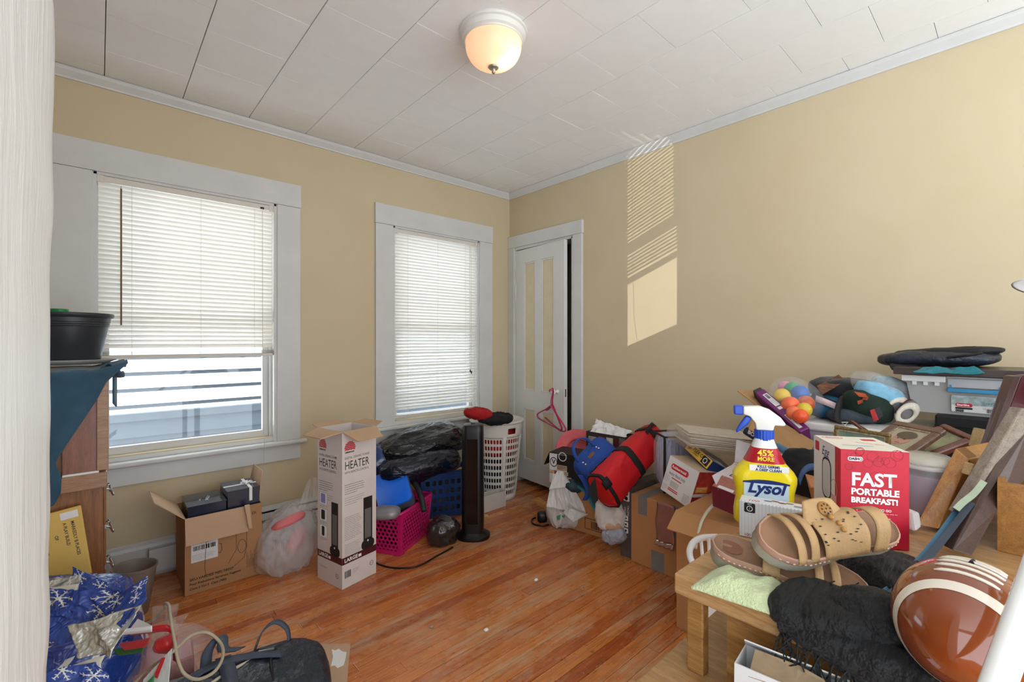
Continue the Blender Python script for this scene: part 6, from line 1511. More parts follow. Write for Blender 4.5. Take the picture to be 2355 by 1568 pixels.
bs = thing('slipper_pack', P(2035, 900, 1.8), 'pale blue fuzzy slippers in a clear pack on the bin', 'slippers')
blob(P(2022, 905, 1.74), [RT * 0.072 - Z * 0.028, FW * 0.05, Z * 0.032 + RT * 0.008], 0.006, 14, 2, 50, 30, 0.65).build('slipper', mat('pale_blue_fleece', '86BCD8', 0.95, var=0.18, vscale=30, bump=0.5, bscale=120), bs, smooth=True)
blob(P(2052, 890, 1.80), [RT * 0.06 - Z * 0.02, FW * 0.05, Z * 0.034], 0.006, 14, 4, 46, 28, 0.7).build('slipper', mat('grey_teal_fleece', '7FA6AE', 0.95, var=0.3, vscale=30, bump=0.5, bscale=120), bs, smooth=True)
blob(P(2036, 896, 1.765), [RT * 0.105 - Z * 0.035, FW * 0.07, Z * 0.048], 0.009, 12, 5, 56, 34, 0.65).build('clear_pack', M_CELLO, bs, smooth=True)
for k, (a_, b_, d_) in enumerate((((2062, 938), (2090, 905), 1.70), ((2086, 952), (2106, 915), 1.66))):
    s = thing('fleece_slipper', P(*a_, d_), ('grey slipper boot with red stripe and cream fleece beside the blue pack', 'grey slipper boot with cream fleece opening next to the latch box')[k], 'slipper', 'fleece lined slippers')
    pa, pb2 = P(*a_, d_), P(*b_, d_ + 0.11); ax_ = (pb2 - pa).normalized(); M_ = frame(pa, RT, ax_.cross(RT).normalized(), ax_)
    MB().lathe([(0.036, 0.0), (0.040, 0.05), (0.038, 0.11), (0.025, 0.15), (0, 0.16)], 28, M_).build('boot', mat('grey_knit', '7C7876', 0.95, var=0.15, vscale=40), s, smooth=True)
    MB().lathe([(0.024, 0.018), (0.022, -0.004), (0.030, -0.012), (0.040, -0.006), (0.043, 0.010), (0.040, 0.022)], 28, M_).build('fleece_cuff', mat('cream_fleece', 'E6DECF', 0.98, var=0.1, vscale=50, bump=0.8, bscale=140), s, smooth=True)
    MB().lathe([(0.0, 0.016), (0.026, 0.016)], 24, M_, cap=False).build('opening', mat('tan_lining', 'A8956E', 0.9), s)
    MB().lathe([(0.0415, 0.045), (0.0415, 0.062)], 28, M_, cap=False).build('stripe', mat('stripe_crimson', '8E2034', 0.9), s, smooth=True)

# ================================================================== oak table and things on it
ZT_ = 0.78
M_TBL = wood('golden_oak', '8A5C2C', 'BC8C50', (14, 1.3, 14), 0.4, 0.25)
M_TBLT = wood('golden_oak_top', 'A87C4A', 'CBA270', (16, 1.4, 16), 0.38, 0.2)
tb_ = thing('oak_table', (1.2, 0.0, 0), 'golden oak table crowded with sandals, boxes and a football', 'table')
MB().box((0.812, -0.55, 0.742), (1.80, 0.442, 0.78)).build('table_top', M_TBLT, tb_, bevel=0.004)
MB().box((0.826, 0.392, 0.60), (0.850, 0.424, 0.742)).build('leg', M_TBL, tb_, bevel=0.003)
MB().box((1.74, 0.392, 0.60), (1.77, 0.424, 0.742)).build('leg', M_TBL, tb_, bevel=0.003)
MB().box((0.84, -0.52, 0.60), (0.858, 0.355, 0.742)).build('front_panel', M_TBL, tb_)
MB().box((0.858, 0.33, 0.60), (1.76, 0.35, 0.742)).build('side_panel', M_TBL, tb_)
MB().box((0.69, -0.55, 0.555), (1.80, 0.472, 0.60)).build('lower_shelf', M_TBLT, tb_, bevel=0.004)
for x in (0.74, 1.74):
    for y in (-0.5, 0.42): MB().box((x, y, 0), (x + 0.045, y + 0.045, 0.555)).build('leg', M_TBL, tb_, bevel=0.003)
# white carton standing in front of it
wcb = Bx((0.735, 0.300, 0.602), Vector((0.12, -0.99, 0.0)), Vector((0.03, 0, 1)), 0.155, 0.064, 0.115)
t_ = thing('white_box', wcb.O, 'open white carton with torn brown patch before the oak table', 'box')
wcb.open('body', mat('white_carton', 'CFCFCE', 0.6, var=0.04), t_, 0.002)
flap(wcb.at(0, wcb.D, wcb.H), wcb.at(wcb.W, wcb.D, wcb.H), wcb.w * 0.6 - wcb.v * 0.75, 0.03, MATS['white_carton'], t_, 'flap', taper=0.004, th=0.002)
MB(wcb.M).slab([(0.02, 0.0, wcb.H - 0.012), (0.08, -0.001, wcb.H - 0.005), (0.14, 0, wcb.H - 0.012), (0.146, 0.03, wcb.H + 0.006), (0.08, 0.04, wcb.H + 0.012), (0.02, 0.04, wcb.H + 0.010)], (0, 0, 0.001)).build('torn_patch', mat('torn_brown', '9A8468', 0.9, var=0.2, vscale=30), t_)
disc(wcb.f('front'), 0.062, 0.075, 0.022, mat('faint_grey', 'C2C2C2', 0.6), t_)

# spray bottle
lc = PZ(1757, 1203, ZT_); lyaw = math.radians(-62)
LM = Matrix.Translation(lc) @ Matrix.Rotation(lyaw, 4, 'Z')
sp_ = thing('spray_bottle', lc, 'yellow trigger spray cleaner bottle with red and blue label', 'bottle')
prof = [(0.0, 0.060), (0.006, 0.066), (0.03, 0.0665), (0.06, 0.062), (0.08, 0.063), (0.105, 0.0685), (0.118, 0.0685), (0.130, 0.062), (0.148, 0.046), (0.162, 0.038), (0.180, 0.030), (0.196, 0.023), (0.205, 0.020)]
def prad(z):
    for (a, ra), (b, rb_) in zip(prof, prof[1:]):
        if a <= z <= b: return ra + (rb_ - ra) * (z - a) / (b - a)
    return prof[-1][1]
def sec(z, off=0.0):
    hw = prad(z) + off; hd = min(0.034, hw * 0.95) + off; return rrect(hw, hd, hd * 0.85, 6)
def lband(z0, z1, off, n=8): return loft([(sec(z0 + (z1 - z0) * i / n, off), z0 + (z1 - z0) * i / n) for i in range(n + 1)], LM, caps=False)
loft([(sec(z), z) for z in [0, 0.003, 0.006, 0.015, 0.03, 0.045, 0.06, 0.07, 0.08, 0.0925, 0.105, 0.112, 0.118, 0.124, 0.13, 0.14, 0.148, 0.155, 0.162, 0.172, 0.18, 0.19, 0.196, 0.2, 0.205]], LM).build('bottle_body', mat('lemon_yellow', 'F2DA20', 0.28, var=0.04, coat=0.4), sp_, smooth=True, autosmooth=50)
lband(0.152, 0.186, 0.0008).build('red_label', mat('label_red', 'B5172A', 0.3, var=0.04), sp_, smooth=True)
lband(0.186, 0.206, 0.0004).build('neck', M_WPLAST, sp_, smooth=True)
def lpatch(x0, x1, z0, z1, m, off=0.0008, top=None):
    def fn(u, v):
        x = x0 + (x1 - x0) * u; zt = z1 if top is None else z1 + top * math.sin(u * math.pi); z = z0 + (zt - z0) * v
        hd = min(0.034, prad(min(max(z, 0), 0.2)) * 0.95); return LM @ Vector((x, -hd - off, z))
    return MB().grid(fn, 14, 10).build('front_label', m, sp_, smooth=True)
M_LBL = mat('label_white_blue', 'C8DCE6', 0.35, var=0.12, vscale=18)
lpatch(-0.048, 0.046, 0.030, 0.104, M_LBL, 0.0009, 0.006); lpatch(-0.05, 0.048, 0.1045, 0.108, mat('deep_blue_ink', '1C2A6A', 0.4), 0.0010, 0.006)
lpatch(-0.036, 0.046, 0.134, 0.148, M_WINK, 0.0012)
fz = lambda x, z, o=0.0: LM @ frame(Vector((x, -min(0.034, prad(z) * 0.95) - 0.0016 - o, z)), X, Z, -Y)
text('Lysol', 0.037, MATS['deep_blue_ink'], sp_, fz(-0.002, 0.094), align='CENTER', shear=0.28, bold=0.0012)
text('KILLS GERMS', 0.0082, MATS['deep_blue_ink'], sp_, fz(0.004, 0.1450), align='CENTER', bold=0.0003); text('A DEEP CLEAN', 0.0082, MATS['deep_blue_ink'], sp_, fz(0.004, 0.1372), align='CENTER', bold=0.0003)
M_YI = mat('yellow_letter', 'F4D43A', 0.4)
text('45%', 0.020, M_YI, sp_, fz(-0.002, 0.176, 0.002), align='CENTER', bold=0.0006); text('MORE', 0.013, M_YI, sp_, fz(-0.002, 0.163, 0.002), align='CENTER', bold=0.0004)
n = 40
cap = MB(LM); rr = [[cap.pt(((0.0205 + (0.001 if j % 2 else 0)) * math.cos(2*math.pi*j/n), (0.0205 + (0.001 if j % 2 else 0)) * math.sin(2*math.pi*j/n), z)) for j in range(n)] for z in (0.203, 0.226)]
for j in range(n): cap.f.append([rr[0][j], rr[0][(j+1) % n], rr[1][(j+1) % n], rr[1][j]])
cap.f.append(rr[1]); cap.f.append(rr[0][::-1]); M_CAPB = mat('cap_blue', '1A48B4', 0.35, var=0.05); cap.build('collar', M_CAPB, sp_)
head = [(-0.046, 0.262), (-0.046, 0.281), (-0.01, 0.283), (0.012, 0.275), (0.034, 0.258), (0.045, 0.242), (0.040, 0.238), (0.021, 0.239), (0.018, 0.226), (-0.018, 0.226), (-0.020, 0.242), (-0.032, 0.258)]
MB(LM).slab([(x, -0.013, z) for x, z in head], (0, 0.026, 0)).build('trigger_head', mat('head_white', 'E0DED6', 0.4, var=0.06), sp_, bevel=0.005, seg=3, smooth=True, autosmooth=50)
MB(LM).box((-0.066, -0.010, 0.260), (-0.045, 0.010, 0.282)).build('nozzle', M_CAPB, sp_, bevel=0.003, seg=2)
MB(LM).slab([(x, -0.007, z) for x, z in ((-0.040, 0.258), (-0.026, 0.255), (-0.036, 0.236), (-0.052, 0.222), (-0.060, 0.215), (-0.062, 0.220), (-0.054, 0.236))], (0, 0.014, 0)).build('trigger', M_CAPB, sp_, bevel=0.003, seg=2, smooth=True, autosmooth=50)

# glove box
gx = yawbox((1.0744, 0.4265, ZT_ + 0.001), -74.8, 0.235, 0.045, 0.080)
t_ = thing('glove_box', gx.O, 'white disposable glove box with teal glove picture behind the sandals', 'box')
gx.solid('body', mat('white_glove_box', 'D5D8DC', 0.5, var=0.03), t_)
F = gx.f('front')
for i in range(34): patch(F, 0.004 + i * 0.0068, 0.001, 0.0016, 0.080, mat('pale_stripe', 'C6CACE', 0.5), t_, 'stripe_print', 0.0002)
patch(F, 0.010, 0.056, 0.022, 0.021, M_INK, t_, 'icon_print', 0.0006, rad=0.003); disc(F, 0.021, 0.065, 0.0062, M_WINK, t_, 'icon_print', 0.001, ring=0.0014); text('BEST', 0.004, M_WINK, t_, F @ Matrix.Translation((0.021, 0.0745, 0.001)), align='CENTER'); text('/', 0.008, M_WINK, t_, F @ Matrix.Translation((0.021, 0.065, 0.001)), align='CENTER')
MB(F).face([(x, y, 0.0008) for x, y in ((0.030, 0.001), (0.046, 0.022), (0.062, 0.042), (0.068, 0.044), (0.072, 0.036), (0.082, 0.038), (0.090, 0.026), (0.070, 0.001))]).build('glove_picture_print', mat('teal_glove_ink', '2C6472', 0.4, var=0.3, vscale=60), t_)
MB(F).face([(x, y, 0.0012) for x, y in ((0.036, 0.012), (0.052, 0.032), (0.058, 0.030), (0.046, 0.010))]).build('glove_picture_print', mat('dark_glove_ink', '1E4450', 0.4), t_)
lines(F, 0.11, 0.068, 0.08, 4, 0.006, M_GREYINK, t_, 0.0018, seed=4)
text('100 GLOVES NITRILE', 0.009, mat('magenta_ink', 'A8325C', 0.5), t_, F @ Matrix.Translation((0.010, 0.006, 0.0008)) )
F = gx.f('top'); text('100', 0.016, M_REDI, t_, F @ Matrix.Translation((0.015, 0.012, 0)) , shear=0.2)
for i, c_ in enumerate(('4A7488', '8A6A4C', '9A3A50', 'A08A60')): disc(F, 0.055 + i * 0.014, 0.026 + 0.006 * (i % 2), 0.008, mat('top_ink_%d' % i, c_, 0.5), t_, 'picture_print', 0.0004 + i * 0.0002, sy=0.5)
patch(F, 0.105, 0.012, 0.12, 0.008, mat('steel_ink', '8EA8B8', 0.5), t_, 'print'); patch(F, 0.105, 0.021, 0.12, 0.003, M_REDI, t_, 'print')

# egg cooker box
eb = Bx((1.190, 0.262, ZT_ + 0.001), Vector((math.cos(math.radians(-57)), math.sin(math.radians(-57)), 0)), Z, 0.126, 0.150, 0.206)
t_ = thing('cooker_box', eb.O, 'red and white egg cooker carton reading FAST PORTABLE BREAKFAST', 'box')
M_EGGR = mat('crimson_print', 'BE1630', 0.45, var=0.10, vscale=30)
eb.solid('body', M_EGGR, t_)
F = eb.f('front'); ew = eb.W
for s, y, sz in (('FAST', 0.142, 0.0385), ('PORTABLE', 0.1165, 0.0188), ('BREAKFAST!', 0.0985, 0.0160)): text(s, sz, M_WINK, t_, F @ Matrix.Translation((0.020, y, 0.0003)), bold=0.0012 if s == 'FAST' else 0.0008, sx=0.98)
patch(F, 0.014, 0.182, 0.028, 0.009, M_WINK, t_, 'logo_print', 0.0006, rad=0.004); text('DASH', 0.0072, M_INK, t_, F @ Matrix.Translation((0.016, 0.1865, 0.0006)), bold=0.0004); disc(F, 0.038, 0.1865, 0.003, M_INK, t_, 'logo_print', 0.001, ring=0.001)
for i, s in enumerate(('COOKS TO GO', 'BEYOND EGGS', 'EASY TO STEAM', 'INCLUDED')):
    text(s, 0.0068, M_WINK, t_, F @ Matrix.Translation((0.046, 0.080 - i * 0.0185, 0.0003)), bold=0.0002); lines(F, 0.046, 0.0725 - i * 0.0185, 0.060, 2, 0.0042, mat('pink_ink', 'E0A0A8', 0.5), t_, 0.0012, th=0.0005, seed=i)
    disc(F, 0.036, 0.077 - i * 0.0185, 0.006, MATS['pink_ink'], t_, 'icon_print', 0.0005, sy=0.5, ring=0.0012)
R_ = random.Random(3)
M_FNT = mat('dark_crimson_ink', '9C0E26', 0.45)
for i in range(20): disc(F, R_.uniform(0.015, 0.11), R_.uniform(0.165, 0.203) if i % 2 else R_.uniform(0.01, 0.2), R_.uniform(0.006, 0.012), M_FNT, t_, 'pattern_print', 0.0002, ring=0.0012, n=16)
F = eb.f('top'); patch(F, 0.0005, 0.0005, eb.W - 0.001, eb.D - 0.001, mat('cream_carton_top', 'E4DDD0', 0.55), t_, 'print')
patch(F, 0.085, 0.105, 0.028, 0.018, M_REDI, t_, 'logo_print', 0.0006, rad=0.003); disc(F, 0.03, 0.125, 0.022, M_REDI, t_, 'stamp_print', 0.0006, sy=0.6, ring=0.002); text('EGG', 0.014, M_REDI, t_, F @ Matrix.Translation((0.03, 0.125, 0.0004)), align='CENTER')
text('unbox fun', 0.013, mat('coral_ink', 'D86A64', 0.5), t_, F @ Matrix.Translation((0.06, 0.085, 0.0004)) @ Matrix.Rotation(-0.5, 4, 'Z'), shear=0.3); patch(F, 0.02, 0.04, 0.06, 0.006, mat('pale_teal_ink', '8EB8BC', 0.5), t_, 'print', 0.0006)
F = eb.f('left'); patch(F, 0.0005, 0.0005, eb.D - 0.028, eb.H - 0.001, M_PAPERW, t_, 'print')
patch(F, 0.052, 0.075, 0.052, 0.095, M_INK, t_, 'picture_print', 0.0006, rad=0.020); patch(F, 0.057, 0.080, 0.042, 0.085, mat('pale_window_ink', 'C8CCD8', 0.4), t_, 'picture_print', 0.0010, rad=0.016)
patch(F, 0.050, 0.004, 0.058, 0.062, M_INK, t_, 'picture_print', 0.0006, rad=0.010)
for q in ((0.066, 0.05), (0.09, 0.05), (0.068, 0.028), (0.092, 0.028)): disc(F, q[0], q[1], 0.010, mat('egg_yolk_ink', 'D8BC8A', 0.5), t_, 'picture_print', 0.0012, sy=1.2, ring=0.003)
disc(F, 0.118, 0.110, 0.017, MATS['pink_ink'], t_, 'stamp_print', 0.0006, ring=0.002, sy=1.3); patch(F, 0.106, 0.078, 0.024, 0.018, MATS['pink_ink'], t_, 'stamp_print', 0.0008)
patch(F, 0.010, 0.175, 0.024, 0.022, M_REDI, t_, 'logo_print', 0.0006, rad=0.003); text('Egg', 0.030, MATS['deep_blue_ink'], t_, F @ Matrix.Translation((0.05, 0.182, 0.0004)), shear=0.3)

# candle jar
cj = PZ(2132, 1178, ZT_)
t_ = thing('candle_jar', cj, 'lavender candle in a clear lidded glass jar behind the cooker carton', 'candle')
JM = Matrix.Translation(cj)
MB().lathe([(0, 0.004), (0.050, 0.004), (0.053, 0.010), (0.054, 0.100), (0, 0.100)], 40, JM).build('wax', mat('lavender_wax', 'A596AE', 0.5, var=0.04), t_, smooth=True, autosmooth=40)
MG = film('clear_jar_glass', 'E6EAEA', 0.22, 0.04, 0.0, 5)
MB().lathe([(0.0, 0.0), (0.052, 0.0), (0.056, 0.004), (0.057, 0.112), (0.052, 0.122), (0.052, 0.128)], 44, JM, cap=False).build('jar', MG, t_, smooth=True)
MB().lathe([(0.050, 0.128), (0.058, 0.129), (0.0585, 0.134), (0.056, 0.142), (0.040, 0.150), (0.0, 0.153)], 44, JM, cap=False).build('glass_lid', film('lid_glass', 'DAD6C8', 0.5, 0.06, 0.0, 5), t_, smooth=True)
MB().lathe([(0.0525, 0.116), (0.054, 0.118), (0.054, 0.124), (0.0525, 0.127)], 40, JM).build('seal', M_WPLAST, t_, smooth=True)

# picture frames
def picframe(tl, tr, bl, fw, th_, m, name, label, pm, inner=None):
    b = facebox(tl, tr, bl, th_); t = thing(name, b.O, label, 'picture frame')
    for x0, y0, x1, y1 in ((0, b.H - fw, b.W, b.H), (0, 0, b.W, fw), (0, fw, fw, b.H - fw), (b.W - fw, fw, b.W, b.H - fw)):
        MB(b.M).box((x0, 0, y0), (x1, th_, y1)).build('moulding', m, t, bevel=min(fw, th_) * 0.25, seg=2)
    MB(b.M).box((fw * 0.9, th_ * 0.45, fw * 0.9), (b.W - fw * 0.9, th_ * 0.6, b.H - fw * 0.9)).build('picture', pm, t)
    if inner:
        for x0, y0, x1, y1 in ((fw, b.H - fw - 0.004, b.W - fw, b.H - fw), (fw, fw, b.W - fw, fw + 0.004), (fw, fw, fw + 0.004, b.H - fw), (b.W - fw - 0.004, fw, b.W - fw, b.H - fw)):
            MB(b.M).box((x0, th_ * 0.2, y0), (x1, th_ * 0.5, y1)).build('inner_bead', inner, t)
    return b, t
M_FR1 = wood('walnut_carved', '5A3C30', '7E5A48', (10, 10, 10), 0.35, 0.3)
M_BEAD = mat('silver_bead', 'B8A890', 0.35, 0.5, var=0.4, vscale=120)
b, t_ = picframe(P(2062, 966, 1.50), P(2176, 987, 1.36), P(2030, 1046, 1.38), 0.024, 0.016, M_FR1, 'picture_frame', 'carved walnut frame holding a portrait photo of a person in brown cap', mat('portrait_background', 'A9A08A', 0.4, var=0.25, vscale=9), M_BEAD)
F = b.f('front') @ Matrix.Translation((0, 0, -0.007))
disc(F, b.W * 0.48, b.H * 0.56, 0.026, mat('photo_skin', 'B98A76', 0.5, var=0.1, vscale=30), t_, 'portrait_print', 0.0006, sy=1.15); disc(F, b.W * 0.50, b.H * 0.68, 0.028, mat('photo_cap', '5E5242', 0.6), t_, 'portrait_print', 0.0010, sy=0.75)
for dx in (-0.012, 0.012): disc(F, b.W * 0.48 + dx * 0.8, b.H * 0.56, 0.003, M_INK, t_, 'portrait_print', 0.0014, sy=0.6)
patch(F, b.W * 0.44, b.H * 0.44, 0.014, 0.003, mat('photo_lip', '9A5A54', 0.5), t_, 'portrait_print', 0.0012)
b, t_ = picframe(P(2172, 972, 1.46), P(2250, 1006, 1.36), P(2138, 1052, 1.36), 0.020, 0.022, wood('red_brown_frame', '5A2E24', '7A4434', (10, 10, 10), 0.3, 0.4), 'picture_frame', 'plain red brown frame with a pale photo beside the portrait', mat('pale_photo', '8C8A6A', 0.4, var=0.6, vscale=14))
M_GOLD = mat('antique_gold', '8A7448', 0.4, 0.5, var=0.5, vscale=150)
b, t_ = picframe(P(1918, 977, 1.42), P(2046, 997, 1.28), P(1918, 1080, 1.40), 0.010, 0.012, M_GOLD, 'picture_frame', 'thin beaded gold frame with a green picture behind the cooker carton', mat('green_picture', '7C9080', 0.4, var=0.3, vscale=20), M_BEAD)
o = pslab([(1957, 967), (1964, 968), (2002, 992), (1996, 996)], [1.52, 1.52, 1.46, 1.46], 0.02, 'frame_strip', MATS['brown_plaid']); tagit(o, 'dark striped frame edge poking up behind the gold frame', 'frame')
o = pslab([(2262, 986), (2280, 992), (2284, 1018), (2268, 1030), (2250, 1030)], [1.28, 1.27, 1.26, 1.25, 1.26], 0.03, 'wood_block', wood('pale_pine', 'A88C5C', 'C4A878', (12, 12, 2), 0.6, 0.0), bevel=0.003); tagit(o, 'pale wood block with a dark screw beside the frames', 'block')
# pine box frame, mahogany and brown frames leaning
M_PINE = wood('orange_pine', '9A6024', 'C08A44', (22, 22, 1.4), 0.4, 0.3, 2.0)
t_ = thing('pine_frame', P(2140, 1210, 1.08), 'deep orange pine frame leaning beside the candle jar', 'picture frame')
fr_v = (P(2272, 1016, 1.19) - P(2197, 1031, 1.12))
MB().slab([P(2197, 1031, 1.12), P(2228, 1056, 1.09), P(2158, 1216, 1.05), P(2108, 1206, 1.07)], fr_v * 0.28).build('side_rail', M_PINE, t_, bevel=0.002)
MB().slab([P(2197, 1031, 1.12), P(2228, 1056, 1.09), P(2222, 1072, 1.085), P(2191, 1046, 1.115)], fr_v).build('top_rail', M_PINE, t_, bevel=0.002)
MB().slab([P(2226, 1062, 1.10), P(2262, 1050, 1.14), P(2190, 1200, 1.09), P(2168, 1206, 1.06)], FW * 0.004).build('backing', mat('brown_backing', '6E5A40', 0.7), t_)
o = pslab([(2229, 1093), (2238, 1066), (2252, 1070), (2242, 1098)], [1.04, 1.05, 1.05, 1.04], 0.02, 'frame_stop', MATS['pale_pine'], bevel=0.002); tagit(o, 'small pale wooden stop on the dark frame back', 'wood piece')
t_ = thing('mahogany_frame', P(2240, 1150, 1.15), 'large polished mahogany frame leaning against the black case', 'picture frame')
M_MAH = wood('mahogany', '2A0E10', '4E1A1E', (10, 10, 1.5), 0.18, 0.6)
MB().slab([P(2333, 864, 1.32), P(2352, 864, 1.31), P(2262, 1106, 1.13), P(2244, 1104, 1.14), P(2277, 1048, 1.19)], FW * 0.03).build('outer_moulding', M_MAH, t_, bevel=0.004, seg=2)
MB().slab([P(2352, 862, 1.315), P(2420, 862, 1.28), P(2330, 1000, 1.18), P(2262, 1106, 1.13)], FW * 0.02).build('inner_moulding', mat('mahogany_red', '4A0E1C', 0.2, coat=0.6), t_, bevel=0.003)
MB().slab([P(2244, 1104, 1.14), P(2277, 1048, 1.19), P(2290, 1060, 1.18), P(2200, 1240, 1.02), P(2180, 1236, 1.03)], FW * 0.02).build('lower_rail', M_MAH, t_, bevel=0.003)
t_ = thing('brown_frame', P(2220, 1260, 0.98), 'flat dark brown frame with a pale worn edge leaning over the football', 'picture frame')
MB().slab([P(2362, 990, 1.06), P(2370, 1090, 1.03), P(2294, 1176, 0.96), P(2236, 1278, 0.90), P(2190, 1264, 0.91), P(2292, 1066, 1.02)], FW * 0.02).build('face', wood('dull_brown_wood', '3A2822', '52382E', (3, 12, 12), 0.45, 0.1), t_, bevel=0.002)
MB().slab([P(2348, 938, 1.09), P(2364, 940, 1.085), P(2366, 992, 1.06), P(2292, 1068, 1.02), P(2222, 1190, 0.96), P(2205, 1182, 0.965)], FW * 0.025).build('worn_edge', wood('worn_grey_wood', '7A6C60', '9C8E80', (3, 12, 12), 0.7, 0.0), t_, bevel=0.002)
# stack of placemats
for k, (c_, off, lb) in enumerate((('2E5A74', 0, 'curved blue board with floral trim slanting down beside the football'), ('26303E', 1, 'curved dark slate board lying behind the blue one'), ('8E9A84', 2, 'pale green grey board topmost of the slanting boards'))):
    if k < 2: path = [(2218 + 14 * off, 1150 + 8 * off), (2180 + 10 * off, 1205 + 8 * off), (2130 + 8 * off, 1270 + 8 * off), (2075 + 6 * off, 1330 + 8 * off), (2022 + 6 * off, 1370 + 8 * off)]
    else: path = [(2262, 1108), (2240, 1135), (2215, 1155), (2198, 1172)]
    dd = [0.99, 0.95, 0.90, 0.85, 0.80] if k < 2 else [1.0, 0.98, 0.965, 0.95]
    m_ = mat('board_%d' % k, c_, 0.5, var=0.12, vscale=20)
    pp = smooth_path([P(x, y, d_ - 0.012 * off) for (x, y), d_ in zip(path, dd)])
    o = MB().ribbon(pp, ray(2130, 1270).normalized() * (0.09 if k < 2 else 0.03), 0.011).build('placemat', m_, None, smooth=True, autosmooth=40); tagit(o, lb, 'placemat', 'slanting placemats')
    if k == 9:
        for j in range(9):
            q = pp[int(len(pp) * (0.30 + 0.055 * j)) % len(pp)]; blob(q - FW * 0.040 + Z * 0.004 - RT * 0.006, [RT * 0.005, FW * 0.004, Z * 0.005], 0.001, 30, j, 10, 8).build('floral_print', mat('floral_%d' % (j % 3), ('C8A868', 'A83A38', 'D8C8A0')[j % 3], 0.5), o, smooth=True)
# shelf unit at the far end
t_ = thing('wooden_shelf', (1.75, -0.3, 0), 'orange wood shelf unit standing against the long wall past the frames', 'shelf unit')
M_SHF = wood('amber_wood', '8A5A20', 'B07A38', (1.4, 12, 12), 0.4, 0.2)
MB().box((1.85, -0.76, 0.522), (2.65, -0.74, 1.05)).build('end_panel', M_SHF, t_); MB().box((2.2, -0.74, 0.522), (2.65, -0.26, 0.90)).build('back_panel', M_SHF, t_)
MB().box((1.85, -0.74, 0.905), (2.65, -0.26, 0.93)).build('shelf_board', M_TBLT, t_); MB().box((1.85, -0.28, 0.522), (2.2, -0.26, 0.90)).build('side_panel', M_SHF, t_)

wd = thing('filler_tray', (1.5, -0.2, ZT_), 'open amber wooden tray added to fill the dark area behind the frames', 'tray')  # tray put in to cover the bright table top where the view goes dark
MB().box((1.40, -0.42, ZT_ + 0.001), (1.412, 0.034, 0.925)).build('tray_front', M_SHF, wd); MB().box((1.412, 0.022, ZT_ + 0.001), (1.70, 0.034, 0.925)).build('tray_side', M_SHF, wd); MB().box((1.412, -0.42, ZT_ + 0.001), (1.70, 0.022, ZT_ + 0.012)).build('tray_floor', M_SHF, wd); MB().box((1.688, -0.42, ZT_ + 0.012), (1.70, 0.022, 0.925)).build('tray_back', M_SHF, wd)

